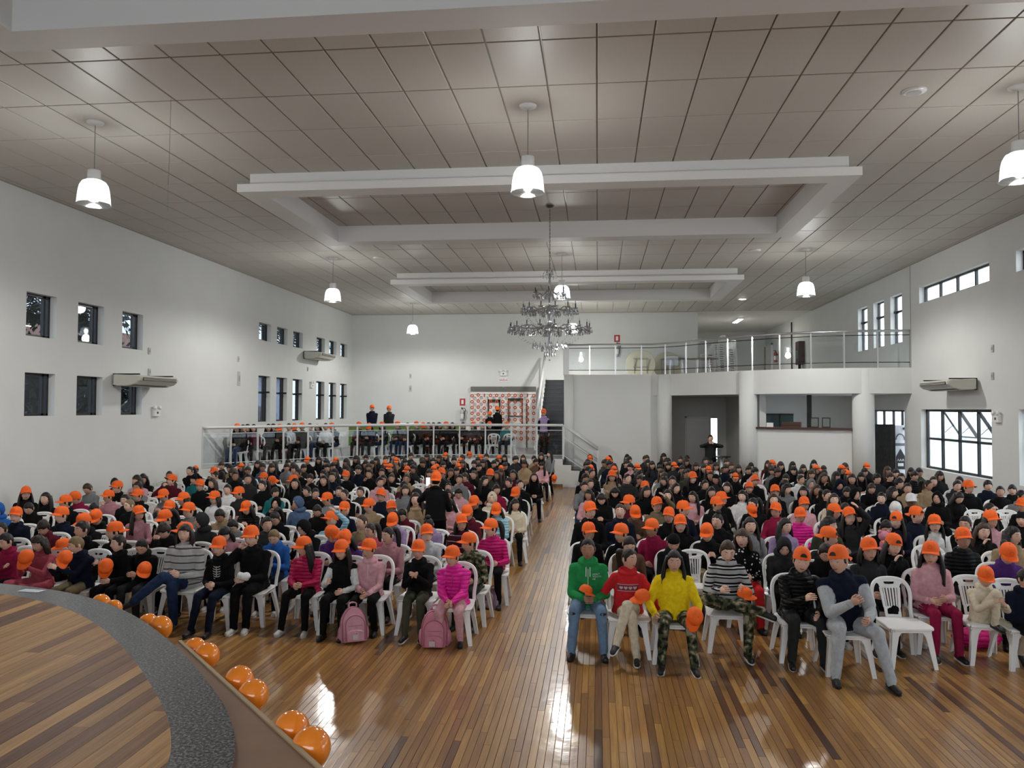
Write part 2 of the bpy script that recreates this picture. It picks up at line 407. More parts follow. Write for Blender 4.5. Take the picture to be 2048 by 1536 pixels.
# ------------------------------------------------------------------ raised platform at the back, its steps and railing
edge = smooth_path([(XL, 20.5, 0), (-9.75, 22.1, 0), (-8.6, 23.75, 0), (-7.2, 25.15, 0), (-5.5, 26.05, 0), (-3.4, 26.35, 0), (-1.15, 26.35, 0)], 8)
poly = [(p.x, p.y) for p in edge] + [(-1.15, YB), (XL, YB)]
plat = MB().prism(poly, 0, ZP).build('platform', M_WALL, kind='structure')
MB().prism([(p.x, p.y + 0.02) for p in edge] + [(-1.15, YB), (XL, YB)], ZP, ZP + 0.006).build('platform_floor', mat('grey_tile', (0.33, 0.33, 0.32), 0.3, var=0.1, scale=3), plat)
bb = MB(); e2 = [p for p in edge]
for i in range(len(e2) - 1): bb.bar(e2[i] + Vector((0, -0.012, 0.05)), e2[i + 1] + Vector((0, -0.012, 0.05)), 0.02, 0.1)
bb.build('baseboard', mat('oak_skirting', (0.2, 0.105, 0.045), 0.4), plat)
M_STEP = mat('black_granite', (0.012, 0.012, 0.013), 0.25, var=0.3, scale=200)
stp = link('stairs_short', None, None, (-1.15, 26.35, 0), kind='structure')
for k in range(4):
    z1 = ZP - 0.186 * (k + 1); xa = 0.28 * k
    MB().box((xa, 0, 0), (xa + 0.28, 1.38, z1)).build('step_block', M_WALL, stp)
    MB().box((xa, -0.01, z1), (xa + 0.30, 1.38, z1 + 0.03)).box((xa, 0.01, z1 + 0.03), (xa + 0.015, 1.38, z1 + 0.186)).build('tread', M_STEP, stp)
def railing(name, label, path, z, h, n_posts, mids, top_r=0.035, rail_m=None, glass=True, mid_r=0.012, mid_m=None):
    rail_m = rail_m or M_STEEL
    P = [Vector((p[0], p[1], z)) for p in path]
    root = thing(name, label, 'railing', P[0])
    L = [0]
    for i in range(len(P) - 1): L.append(L[-1] + (P[i + 1] - P[i]).length)
    def at(s):
        for i in range(len(P) - 1):
            if s <= L[i + 1] + 1e-9: return P[i].lerp(P[i + 1], (s - L[i]) / (L[i + 1] - L[i]))
        return P[-1]
    loc = [p - P[0] for p in P]
    MB().tube([p + Vector((0, 0, h)) for p in loc], top_r, 8).build('top_rail', rail_m, root, True)
    for mz in mids: MB().tube([p + Vector((0, 0, mz)) for p in loc], mid_r, 6).build('rail', mid_m or rail_m, root, True)
    prev = None
    for k in range(n_posts):
        q = at(L[-1] * k / (n_posts - 1)) - P[0]
        MB().box((q.x - 0.022, q.y - 0.022, 0), (q.x + 0.022, q.y + 0.022, h)).build('post', rail_m, root)
        if glass and prev is not None:
            a, b = prev, q
            MB().bar(a.lerp(b, 0.04) + Vector((0, 0, (mids[-1] + mids[0]) / 2)), a.lerp(b, 0.96) + Vector((0, 0, (mids[-1] + mids[0]) / 2)), 0.008, mids[-1] - mids[0] - 0.04).build('glass_panel', M_CLEAR, root)
        prev = q
    return root
M_RAILW = mat('rail_paint', (0.66, 0.67, 0.66), 0.35, 0.1)
railing('platform_railing', 'long white steel railing along the curved edge of the raised platform', [(p.x, p.y + 0.1) for p in edge], ZP, 1.12, 15, [0.12, 0.95], 0.045, M_RAILW)
for nm, yy, lab in (('stair_railing', 26.42, 'sloping white handrail on the near side of the short black steps'), ('stair_railing', 27.62, 'sloping white handrail along the grey wall by the short black steps')):
    r = thing(nm, lab, 'railing', (-1.13, yy, ZP))
    for zz, rad in ((1.12, 0.04), (0.72, 0.02), (0.12, 0.016)):
        MB().tube([(0, 0, zz), (1.15, 0, zz - 0.80)], rad, 8).build('rail', M_RAILW, r, True)
    MB().box((1.13, -0.02, -0.93), (1.17, 0.02, 0.36)).build('post', M_RAILW, r); MB().box((-0.02, -0.02, -0.02), (0.02, 0.02, 1.14)).build('post', M_RAILW, r)
# long staircase up to the gallery
sx0, sx1, sy0, ns = -2.15, -1.2, 28.1, 16
rise, run = (ZB - ZP) / ns, 5.0 / ns
sc2 = link('stairs_long', None, None, (sx0, sy0, ZP), kind='structure')
for k in range(ns):
    MB().box((0, k * run, k * rise), (sx1 - sx0, (k + 1) * run + 0.02, (k + 1) * rise)).build('step', M_STEP, sc2)
    MB().box((0, k * run - 0.03, (k + 1) * rise - 0.012), (sx1 - sx0, k * run, (k + 1) * rise + 0.004)).build('nosing', mat('nosing_grey', (0.06, 0.06, 0.065), 0.4), sc2)
MB().box((0, 5.0, 0), (sx1 - sx0, 5.7, ZB - ZP)).build('landing', M_WALL, sc2)
MB().add([(-0.1, -0.05, 0), (-0.1, 5.7, 0), (-0.1, 5.7, 2.95), (-0.1, 5.0, 2.95), (-0.1, -0.05, 0.2), (0, -0.05, 0), (0, 5.7, 0), (0, 5.7, 2.95), (0, 5.0, 2.95), (0, -0.05, 0.2)],
         [(4, 3, 2, 1, 0), (5, 6, 7, 8, 9), (0, 1, 6, 5), (1, 2, 7, 6), (2, 3, 8, 7), (3, 4, 9, 8), (4, 0, 5, 9)]).build('stringer', M_WALL, sc2)
r = thing('stair_handrail', 'steep white handrail climbing beside the long black staircase', 'railing', (sx0 - 0.05, sy0, ZP))
for zz, rad in ((1.0, 0.05), (0.8, 0.02)): MB().tube([(0, 0, zz + 0.1), (0, 5.1, zz + 2.95)], rad, 8).build('rail', M_RAILW, r, True)
for k in range(7): MB().box((-0.02, 0.02 + k * 0.84, 0.1 + k * 0.468), (0.02, 0.06 + k * 0.84, 1.1 + k * 0.468)).build('post', M_RAILW, r)

# ------------------------------------------------------------------ gallery with curved front
bedge = [Vector((-1.17, 27.75, 0)), Vector((1.9, 27.75, 0))] + smooth_path([(1.9, 27.75, 0), (2.7, 27.1, 0), (3.5, 26.1, 0), (4.45, 25.05, 0), (5.5, 24.15, 0), (6.7, 23.6, 0), (7.8, 23.42, 0), (XR, 23.42, 0)], 6)[1:]
bp_ = [(p.x, p.y) for p in bedge]
gal = MB().prism(bp_ + [(XR, YB), (-1.17, YB)], 3.07, ZB).build('gallery_slab', M_WALL, kind='structure')
MB().box((4.2, YB, ZB - 0.3), (XR, YA, ZB)).build('annex_floor', mat('pale_floor', (0.5, 0.5, 0.48), 0.35), gal)
m = MB(); m.box((-1.17, 27.75, 0), (2.3, 27.98, 3.07)); m.build('wall_gallery', M_WALL, kind='structure')
M_WALL2 = M_WALL
m = MB(); m.box((-1.17, 27.98, 0), (-1.0, YB, 3.07)); m.build('wall_stair', M_WALL, kind='structure')
MB().tube([(-0.98, 27.68, 0), (-0.98, 27.68, ZB)], 0.17, 24).build('pilaster', M_WALL, None, True, kind='structure')
for i, (x, y, rr) in enumerate(((2.28, 27.42, 0.25), (4.62, 25.0, 0.27), (7.62, 23.72, 0.30))):
    MB().tube([(x, y, 0), (x, y, ZB - 0.02)], rr, 28).build('column', M_WALL, None, True, kind='structure')
# rooms below the gallery
m = MB(); m.box((2.05, 27.98, 0), (2.25, 31.6, 3.07)); m.build('wall_lobby_side', M_WALL, kind='structure')
m = MB(); wall_holes(m, 'y', 31.6, 0.2, 2.05, 5.1, 0, 3.07, [(4.42, 4.68, 0, 2.25)]); m.build('wall_lobby_back', M_WALL, kind='structure')
m = MB(); m.box((5.0, 25.2, 0), (5.2, 31.6, 3.07)); m.build('wall_bar_side', M_WALL, kind='structure')
m = MB(); m.box((5.2, 28.5, 0), (XR, 28.7, 3.07)); m.build('wall_bar_back', M_WALL, kind='structure')
a, b = Vector((4.88, 24.95, 0)), Vector((7.36, 23.85, 0))
m = MB(); m.bar(a + Vector((0, 0, 1.0)), b + Vector((0, 0, 1.0)), 0.15, 2.0)
bar_ = m.build('wall_bar', M_WALL, kind='structure')
MB().bar(a + Vector((0, 0, 2.04)), b + Vector((0, 0, 2.04)), 0.34, 0.06).build('counter', mat('dark_wood', (0.07, 0.03, 0.018), 0.35), bar_)
MB().bar(a + Vector((-0.02, -0.03, 0)), a + Vector((-0.02, -0.03, 2.05)), 0.06, 0.06).bar(b + Vector((-0.02, -0.06, 0)), b + Vector((-0.02, -0.06, 2.05)), 0.04, 0.04).build('edge_post', mat('dark_wood', (0.07, 0.03, 0.018), 0.35), bar_)
dr = link('door_1', None, None, (4.38, 31.58, 0), kind='structure')
MB().box((-0.9, -0.06, 0.02), (0, -0.01, 2.25)).build('leaf', M_WHITEM, dr); MB().box((-0.96, -0.03, 0), (-0.9, 0.02, 2.32)).box((-0.96, -0.03, 2.26), (0.06, 0.02, 2.32)).build('frame', M_WHITEM, dr)
MB().box((-0.12, -0.1, 1.0), (-0.03, -0.06, 1.03)).build('handle', M_STEEL, dr)
railing('gallery_railing', 'curved white steel railing with glass on the upper gallery', [(p.x, p.y + 0.08) for p in bedge], ZB, 1.06, 14, [0.16, 0.94], 0.035, M_STEEL, True, 0.013, M_BLACKM)
MB().box((-1.2, 27.72, ZB), (-1.0, 27.8, ZB + 1.0)).build('end_plate', M_RAILW, gal)

# ------------------------------------------------------------------ stage with granite rim
outer = smooth_path([(-9.5, 6.2, 0), (-7.4, 6.75, 0), (-5.9, 6.74, 0), (-5.0, 6.58, 0), (-4.25, 6.27, 0), (-3.55, 5.78, 0), (-2.87, 5.13, 0), (-2.27, 4.45, 0), (-1.87, 3.92, 0), (-1.62, 3.41, 0), (-1.48, 2.7, 0), (-1.45, 1.6, 0)], 5)
def inset(path, d):
    out = []
    for i, p in enumerate(path):
        t = (path[min(i + 1, len(path) - 1)] - path[max(i - 1, 0)]).normalized(); out.append(p + Vector((t.y, -t.x, 0)) * d)
    return out
inner = inset(outer, 0.285)
pol = [(p.x, p.y) for p in outer] + [(2.5, 1.3), (XR, 1.0), (XR, YF), (XL, YF), (XL, 6.0)]
stg = MB().prism(pol, 0, ZS - 0.04).build('stage', mat('stage_body', (0.05, 0.03, 0.02), 0.7), kind='structure')
gr = MB(); n = len(outer)
vs = [Vector((p.x, p.y, z)) for z in (ZS - 0.04, ZS) for pth in (outer, inner) for p in pth]
gr.add(vs, [f for i in range(n - 1) for f in ((2 * n + i, 3 * n + i, 3 * n + i + 1, 2 * n + i + 1), (i, 2 * n + i, 2 * n + i + 1, i + 1), (n + i + 1, 3 * n + i + 1, 3 * n + i, n + i))])
mg = bpy.data.materials.new('grey_granite'); mg.use_nodes = True; nn, ll = nt(mg); b_ = nn['Principled BSDF']
ge = nn.new('ShaderNodeNewGeometry'); no = nn.new('ShaderNodeTexNoise'); no.inputs['Scale'].default_value = 60; no.inputs['Detail'].default_value = 4; no.inputs['Roughness'].default_value = 0.8
cr_ = nn.new('ShaderNodeValToRGB'); cr_.color_ramp.elements[0].position = 0.42; cr_.color_ramp.elements[0].color = (0.006, 0.006, 0.007, 1); cr_.color_ramp.elements[1].position = 0.70; cr_.color_ramp.elements[1].color = (0.30, 0.31, 0.33, 1)
ll.new(ge.outputs['Position'], no.inputs['Vector']); ll.new(no.outputs['Fac'], cr_.inputs['Fac']); ll.new(cr_.outputs[0], b_.inputs['Base Color']); b_.inputs['Roughness'].default_value = 0.22
gr.build('granite_rim', mg, stg)
# boards laid on the skew, each cut to the rim
pa, pb = atz(0, 1478, ZS), atz(308, 1303.5, ZS)
dv = (pb - pa); dv.z = 0; dv.normalize(); nv = Vector((-dv.y, dv.x, 0))
clip = [(p.x, p.y) for p in inner][::-1]
clip = [(inner[-1].x, 0.6), *clip, (-9.5, 0.6)] if False else [(p.x, p.y) for p in inner] + [(inner[-1].x, 0.4), (inner[0].x, 0.4)]
area = sum(clip[i][0] * clip[(i + 1) % len(clip)][1] - clip[(i + 1) % len(clip)][0] * clip[i][1] for i in range(len(clip)))
if area < 0: clip = clip[::-1]
def clip_poly(poly, C):
    out = poly
    for i in range(len(C)):
        a, b = C[i], C[(i + 1) % len(C)]; ex, ey = b[0] - a[0], b[1] - a[1]
        inp, out = out, []
        if not inp: return []
        side = [ex * (p[1] - a[1]) - ey * (p[0] - a[0]) for p in inp]
        for k in range(len(inp)):
            p, q, sp, sq = inp[k - 1], inp[k], side[k - 1], side[k]
            if sq >= 0:
                if sp < 0: t = sp / (sp - sq); out.append((p[0] + (q[0] - p[0]) * t, p[1] + (q[1] - p[1]) * t))
                out.append(q)
            elif sp >= 0: t = sp / (sp - sq); out.append((p[0] + (q[0] - p[0]) * t, p[1] + (q[1] - p[1]) * t))
    return out
# convex hull of the clip region keeps the clipper exact
def hull(P):
    P = sorted(set(P)); 
    def half(P):
        h = []
        for p in P:
            while len(h) >= 2 and (h[-1][0] - h[-2][0]) * (p[1] - h[-2][1]) - (h[-1][1] - h[-2][1]) * (p[0] - h[-2][0]) <= 0: h.pop()
            h.append(p)
        return h
    a, b = half(P), half(P[::-1]); return a[:-1] + b[:-1]
clip = hull(clip)
SW = 0.098; base = Vector((-3.5, 3.5, 0)); npl = 0
for k in range(-60, 60):
    c0 = base + nv * (k * SW); s = -8 + random.uniform(0, 2.5)
    while s < 8:
        L = random.choice([1.6, 2.2, 3.0, 3.8]); a0, a1 = s + 0.001, s + L - 0.001; s += L
        q = [c0 + dv * a0 + nv * 0.0012, c0 + dv * a1 + nv * 0.0012, c0 + dv * a1 + nv * (SW - 0.0012), c0 + dv * a0 + nv * (SW - 0.0012)]
        pc = clip_poly([(v.x, v.y) for v in q], clip)
        if len(pc) < 3: continue
        cx = sum(p[0] for p in pc) / len(pc); cy = sum(p[1] for p in pc) / len(pc)
        if cy < 2.2 or not any(in_view(p[0], p[1], ZS) for p in pc): continue
        MB().prism([(p[0] - cx, p[1] - cy) for p in pc], -0.03, 0.0).build('stage_board', M_STAGE, stg, loc=(cx, cy, ZS)); npl += 1
print('stage boards', npl)
# low wooden step against the stage, balloons along its outer edge
ZW = 0.97
p0, p1 = atz(362, 1283, ZW), atz(690, 1580, ZW)
d_ = (p1 - p0).normalized(); q1 = p1 + d_ * 1.2
pan = MB().prism([(p0.x, p0.y), (q1.x, q1.y), (q1.x - 1.0, q1.y - 0.6), (-2.6, 2.6), (-2.9, 4.4)][::-1], ZW - 0.03, ZW).build('wooden_step_top', mat('brown_board', (0.22, 0.115, 0.06), 0.65, var=0.12, scale=3), label='plain brown board lying beside the curved granite stage rim', cat='board')
nrm_ = Vector((-d_.y, d_.x, 0)) * (1 if Vector((-d_.y, d_.x, 0)).dot(Vector((1, 1, 0))) > 0 else -1)
MB().bar(p0 - nrm_ * 0.008 + Vector((0, 0, 0.004)), q1 - nrm_ * 0.008 + Vector((0, 0, 0.004)), 0.022, 0.012).build('edge_strip', mat('raw_ply_edge', (0.42, 0.31, 0.18), 0.7), pan)
MB().bar(p0 - nrm_ * 0.02 - Vector((0, 0, 0.5)), q1 - nrm_ * 0.02 - Vector((0, 0, 0.5)), 0.02, 0.94).build('side_board', mat('brown_board', (0.22, 0.115, 0.06), 0.65), pan)
M_BALL = mat('orange_latex', (1.0, 0.275, 0.022), 0.14, coat=0.25, spec=0.6)
bal = MB(); prof = [(0.004, -0.15), (0.014, -0.143), (0.004, -0.133)]
for k in range(1, 13):
    t = -math.pi / 2 + math.pi * k / 13; rr = 0.128 * math.cos(t) * (1 - 0.12 * max(0, -math.sin(t))); prof.append((rr, 0.138 * math.sin(t)))
prof.append((0.001, 0.138)); bal.lathe(prof, n=20)
bal_me = bal.mesh('balloon', M_BALL, True)
blist = [(196, 1206, 1.0, 'orange balloon peeking over the granite rim nearest the paper sign'), (222, 1214, 0.85, 'small orange balloon low behind the granite rim below the crossed jeans'),
         (290, 1246, 0.95, 'orange balloon half hidden by the rim, left of the pair below the dark shoes'), (316, 1252, 1.05, 'orange balloon, right one of the pair below the dark shoes'),
         (383, 1297, 0.95, 'orange balloon above the end of the brown board, left of its pair'), (402, 1311, 1.05, 'orange balloon above the end of the brown board, right of its pair'),
         (466, 1362, 1.1, 'upper orange balloon of the pair halfway down the brown board'), (493, 1391, 1.1, 'lower orange balloon of the pair halfway down the brown board'),
         (570, 1461, 1.15, 'upper orange balloon of the pair nearest the camera'), (608, 1497, 1.2, 'lower orange balloon of the pair nearest the camera')]
for i, (px, py, s, lab) in enumerate(blist):
    p = atz(px, py + 4, 0.93); p += nrm_ * (0.035 if i > 4 else 0.02)
    o = link('balloon', bal_me, None, p, 0, lab, 'balloon', 'orange balloons along the stage'); o.scale = (s * .64,) * 3
    o.rotation_euler = (random.uniform(-.5, .5), random.uniform(-.5, .5), random.uniform(0, 6))
# taped paper sign on the rim
sg = MB().box((-0.105, -0.045, 0), (0.105, 0.045, 0.0015)).build('paper_sign', mat('paper', (0.72, 0.76, 0.82), 0.6), loc=atz(63, 1182, ZS) + Vector((0, 0, 0.002)), rz=-0.1, label='small white paper label taped to the granite stage rim', cat='sign')
for k in range(3): MB().box((-0.08, -0.025 + k * 0.022, 0.0016), (0.05 + 0.01 * k, -0.02 + k * 0.022, 0.002)).build('print_line', mat('print_grey', (0.45, 0.48, 0.55), 0.7), sg)
# ------------------------------------------------------------------ pendant lamps
M_SHADE = bpy.data.materials.new('ribbed_acrylic'); M_SHADE.use_nodes = True
_n, _l = nt(M_SHADE); _n.remove(_n['Principled BSDF'])
_t = _n.new('ShaderNodeBsdfTransparent'); _t.inputs[0].default_value = (0.9, 0.95, 0.98, 1)
_d = _n.new('ShaderNodeBsdfTranslucent'); _d.inputs[0].default_value = (0.85, 0.92, 0.96, 1)
_g = _n.new('ShaderNodeBsdfGlossy'); _g.inputs['Roughness'].default_value = 0.15
_x = _n.new('ShaderNodeMixShader'); _x.inputs[0].default_value = 0.16; _x2 = _n.new('ShaderNodeMixShader'); _x2.inputs[0].default_value = 0.12
_l.new(_t.outputs[0], _x.inputs[1]); _l.new(_d.outputs[0], _x.inputs[2]); _l.new(_x.outputs[0], _x2.inputs[1]); _l.new(_g.outputs[0], _x2.inputs[2]); _l.new(_x2.outputs[0], _n['Material Output'].inputs['Surface'])
M_BULB = mat('lit_bulb', (1, 1, 1), 0.4, emit=(1.0, 0.985, 0.96), estr=30)
def pendant(label, loc):
    r = thing('pendant_lamp', label, 'lamp', loc, 0, 'pendant lamps')
    MB().lathe([(0.0, -0.05), (0.03, -0.05), (0.11, -0.02), (0.12, 0.0)], n=20).build('canopy', M_WHITEM, r, True)
    MB().tube([(0, 0, -0.04), (0, 0, -0.72)], 0.006, 6).build('cord', mat('grey_cord', (0.25, 0.25, 0.25), 0.6), r)
    MB().lathe([(0.0, -0.70), (0.085, -0.70), (0.09, -0.72), (0.09, -0.83), (0.11, -0.85)], n=20).build('socket_housing', M_WHITEM, r, True)
    sh = MB(); n = 48; vs = []; prof = [(0.10, -0.84), (0.155, -0.87), (0.19, -0.93), (0.205, -1.0), (0.215, -1.1), (0.222, -1.19)]
    for rr, z in prof:
        for k in range(n): q = rr * (1 + (0.012 if k % 2 else -0.012)); a = 2 * math.pi * k / n; vs.append((q * math.cos(a), q * math.sin(a), z))
    sh.add(vs, [(i * n + k, i * n + (k + 1) % n, (i + 1) * n + (k + 1) % n, (i + 1) * n + k) for i in range(len(prof) - 1) for k in range(n)])
    s = sh.build('shade', M_SHADE, r, True)
    MB().lathe([(0.222, -1.185), (0.238, -1.19), (0.238, -1.205), (0.222, -1.2)], n=32).build('rim', M_CLEAR, s, True)
    MB().ball((0, 0, -0.99), (0.075, 0.075, 0.11), 16, 10).build('bulb', M_BULB, r, True)
    li = bpy.data.lights.new('lamp_light', 'SPOT'); li.energy = LAMP_W; li.color = (1.0, 0.985, 0.955); li.shadow_soft_size = 0.12; li.spot_size = math.radians(178); li.spot_blend = 0.35
    lo = link('lamp_light', li, r, (0, 0, -1.22))
    l2 = bpy.data.lights.new('lamp_glow', 'POINT'); l2.energy = LAMP_W * 0.2; l2.color = (1.0, 0.985, 0.955); l2.shadow_soft_size = 0.15
    link('lamp_glow', l2, r, (0, 0, -1.3))
    return r
rows_ = {10.57: 'front row', 20.9: 'middle row', 30.3: 'back row'}
cols_ = {-7.22: 'left', -0.94: 'centre', 5.33: 'right'}
for y, rn in rows_.items():
    for x, cn in cols_.items():
        if y > 30 and x > 0: continue
        pendant('bell-shaped ribbed pendant lamp, %s of the %s of hanging lamps' % (cn, rn), (x, y, ZT))
# ------------------------------------------------------------------ people: cloth, skin, hair
def cloth(name, col, rough=0.85, kind='plain', col2=None):
    if name in MATS: return MATS[name]
    m = mat(name, col, rough, var=0.12, scale=25, bump=0.25, bscale=22, spec=0.15)
    n, l = nt(m); b = n['Principled BSDF']
    tc = n.new('ShaderNodeTexCoord')
    if kind in ('stripe', 'camo', 'dots', 'knit'):
        r = n.new('ShaderNodeValToRGB'); r.color_ramp.interpolation = 'CONSTANT'
        if kind == 'stripe':
            sp = n.new('ShaderNodeSeparateXYZ'); l.new(tc.outputs['Object'], sp.inputs[0])
            mu = n.new('ShaderNodeMath'); mu.operation = 'MULTIPLY'; mu.inputs[1].default_value = 11.0
            fr = n.new('ShaderNodeMath'); fr.operation = 'FRACT'; l.new(sp.outputs['Z'], mu.inputs[0]); l.new(mu.outputs[0], fr.inputs[0]); l.new(fr.outputs[0], r.inputs['Fac'])
        elif kind == 'camo':
            t = n.new('ShaderNodeTexNoise'); t.inputs['Scale'].default_value = 17; t.inputs['Detail'].default_value = 1.5; l.new(tc.outputs['Object'], t.inputs['Vector']); l.new(t.outputs['Fac'], r.inputs['Fac'])
        else:
            t = n.new('ShaderNodeTexVoronoi'); t.inputs['Scale'].default_value = 22; l.new(tc.outputs['Object'], t.inputs['Vector']); l.new(t.outputs['Distance'], r.inputs['Fac'])
        el = r.color_ramp.elements
        el[0].position = 0; el[1].position = col2[0][0]; el[0].color = (*col, 1); el[1].color = (*col2[0][1], 1)
        for p, c in col2[1:]: e = el.new(p); e.color = (*c, 1)
        for lk in list(b.inputs['Base Color'].links): l.remove(lk)
        l.new(r.outputs[0], b.inputs['Base Color'])
    if kind == 'puffer':
        b.inputs['Roughness'].default_value = 0.45
        sp = n.new('ShaderNodeSeparateXYZ'); l.new(tc.outputs['Object'], sp.inputs[0])
        mu = n.new('ShaderNodeMath'); mu.operation = 'MULTIPLY'; mu.inputs[1].default_value = 68.0
        si = n.new('ShaderNodeMath'); si.operation = 'SINE'; ab = n.new('ShaderNodeMath'); ab.operation = 'ABSOLUTE'
        l.new(sp.outputs['Z'], mu.inputs[0]); l.new(mu.outputs[0], si.inputs[0]); l.new(si.outputs[0], ab.inputs[0])
        pw = n.new('ShaderNodeMath'); pw.operation = 'POWER'; pw.inputs[1].default_value = 0.5; l.new(ab.outputs[0], pw.inputs[0])
        bp = n.new('ShaderNodeBump'); bp.inputs['Strength'].default_value = 0.9; bp.inputs['Distance'].default_value = 0.012
        for lk in list(b.inputs['Normal'].links):
            l.new(lk.from_socket, bp.inputs['Normal']); l.remove(lk)
        l.new(pw.outputs[0], bp.inputs['Height']); l.new(bp.outputs['Normal'], b.inputs['Normal'])
    return m
K_ = (0.0045, 0.0045, 0.005)
CL = dict(
    k=('black', cloth('black_cloth', K_)), n=('navy', cloth('navy_cloth', (0.006, 0.009, 0.022))), g=('charcoal', cloth('charcoal_cloth', (0.024, 0.025, 0.027))),
    G=('grey', cloth('grey_cloth', (0.20, 0.205, 0.215))), w=('white', cloth('white_cloth', (0.72, 0.72, 0.72))), p=('pale pink', cloth('pale_pink_cloth', (0.62, 0.34, 0.38))),
    P=('dusty pink', cloth('dusty_pink_cloth', (0.40, 0.19, 0.22))), m=('magenta', cloth('magenta_cloth', (0.56, 0.012, 0.16), 0.5, 'puffer')), h=('hot pink', cloth('hot_pink_cloth', (0.75, 0.02, 0.30), 0.5, 'puffer')),
    H=('raspberry', cloth('raspberry_cloth', (0.42, 0.012, 0.075), 0.5, 'puffer')), f=('crimson', cloth('crimson_cloth', (0.25, 0.01, 0.05))),
    M=('maroon', cloth('maroon_cloth', (0.09, 0.008, 0.018))), r=('red', cloth('red_cloth', (0.52, 0.02, 0.025))), b=('blue', cloth('blue_cloth', (0.02, 0.10, 0.36))),
    B=('light blue', cloth('light_blue_cloth', (0.33, 0.60, 0.74), 0.5, 'puffer')), S=('slate blue', cloth('slate_blue_cloth', (0.075, 0.12, 0.21))), u=('purple', cloth('purple_cloth', (0.07, 0.022, 0.14))),
    l=('lilac', cloth('lilac_cloth', (0.34, 0.25, 0.43))), o=('olive', cloth('olive_cloth', (0.05, 0.055, 0.035))), t=('tan', cloth('tan_cloth', (0.33, 0.235, 0.14))),
    c=('cream', cloth('cream_cloth', (0.64, 0.56, 0.42))), T=('teal', cloth('teal_cloth', (0.015, 0.15, 0.16))), e=('green', cloth('green_cloth', (0.022, 0.26, 0.075))),
    y=('yellow', cloth('yellow_cloth', (0.82, 0.60, 0.012))), R=('brown', cloth('brown_cloth', (0.10, 0.055, 0.035))),
    s=('grey striped', cloth('grey_striped_cloth', (0.36, 0.37, 0.38), 0.85, 'stripe', [(0.45, K_), (0.62, (0.6, 0.6, 0.6)), (0.78, K_)])),
    Z=('pink striped', cloth('pink_striped_cloth', (0.055, 0.012, 0.025), 0.85, 'stripe', [(0.6, (0.5, 0.35, 0.4)), (0.72, (0.055, 0.012, 0.025))])),
    C=('camouflage', cloth('camouflage_cloth', (0.012, 0.013, 0.010), 0.85, 'camo', [(0.42, (0.05, 0.06, 0.03)), (0.52, (0.14, 0.12, 0.07)), (0.6, (0.30, 0.27, 0.2))])),
    D=('black dotted', cloth('black_dotted_cloth', (0.7, 0.7, 0.7), 0.85, 'dots', [(0.25, K_)])),
    j=('denim', cloth('denim_cloth', (0.018, 0.035, 0.085))), J=('pale denim', cloth('pale_denim_cloth', (0.15, 0.24, 0.36))), Q=('light grey', cloth('light_grey_cloth', (0.42, 0.44, 0.46))),
    x=('khaki', cloth('khaki_cloth', (0.15, 0.12, 0.07))), X=('rose', cloth('rose_cloth', (0.38, 0.07, 0.10))), V=('black puffer', cloth('black_puffer_cloth', (0.006, 0.006, 0.007), 0.5, 'puffer')),
    W=('woven grey', cloth('woven_grey_cloth', (0.42, 0.42, 0.41), 0.9, 'stripe', [(0.55, (0.025, 0.025, 0.028)), (0.68, (0.30, 0.30, 0.30)), (0.8, (0.48, 0.48, 0.47))])))
SKIN = [mat('skin_%s' % n, c, 0.5, var=0.05, scale=30) for n, c in (('fair', (0.80, 0.53, 0.42)), ('light', (0.74, 0.46, 0.35)), ('olive', (0.62, 0.365, 0.265)), ('brown', (0.43, 0.23, 0.155)), ('dark', (0.16, 0.08, 0.052)))]
def hair_mat(name, c):
    m = mat(name, c, 0.42, spec=0.35); n, l = nt(m); b = n['Principled BSDF']
    tc = n.new('ShaderNodeTexCoord'); mp = n.new('ShaderNodeMapping'); mp.inputs['Scale'].default_value = (160, 60, 12)
    t = n.new('ShaderNodeTexNoise'); t.inputs['Scale'].default_value = 1.0; t.inputs['Detail'].default_value = 2
    l.new(tc.outputs['Object'], mp.inputs[0]); l.new(mp.outputs[0], t.inputs['Vector'])
    bp = n.new('ShaderNodeBump'); bp.inputs['Strength'].default_value = 0.6; bp.inputs['Distance'].default_value = 0.01
    l.new(t.outputs['Fac'], bp.inputs['Height']); l.new(bp.outputs['Normal'], b.inputs['Normal'])
    return m
HAIR = dict(k=hair_mat('black_hair', (0.006, 0.005, 0.005)), d=hair_mat('dark_brown_hair', (0.016, 0.010, 0.007)), b=hair_mat('brown_hair', (0.045, 0.024, 0.013)), y=hair_mat('blond_hair', (0.20, 0.135, 0.06)))
HAIRN = dict(k='black', d='dark', b='brown', y='blond')
M_CAP = mat('orange_cap_cloth', (0.93, 0.135, 0.008), 0.7, var=0.06, scale=30, bump=0.15, bscale=30)
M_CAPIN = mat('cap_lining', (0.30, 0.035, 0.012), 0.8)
M_EYE = mat('eye_white', (0.62, 0.6, 0.58), 0.3); M_IRIS = mat('iris_dark', (0.012, 0.008, 0.006), 0.3); M_LIP = mat('lip', (0.30, 0.105, 0.09), 0.45)
M_SHOE = {'k': mat('black_shoe', (0.010, 0.010, 0.011), 0.5), 'w': mat('white_shoe', (0.66, 0.65, 0.62), 0.5), 'b': mat('navy_shoe', (0.012, 0.02, 0.07), 0.5)}
M_SOLE = mat('white_sole', (0.6, 0.6, 0.58), 0.5)

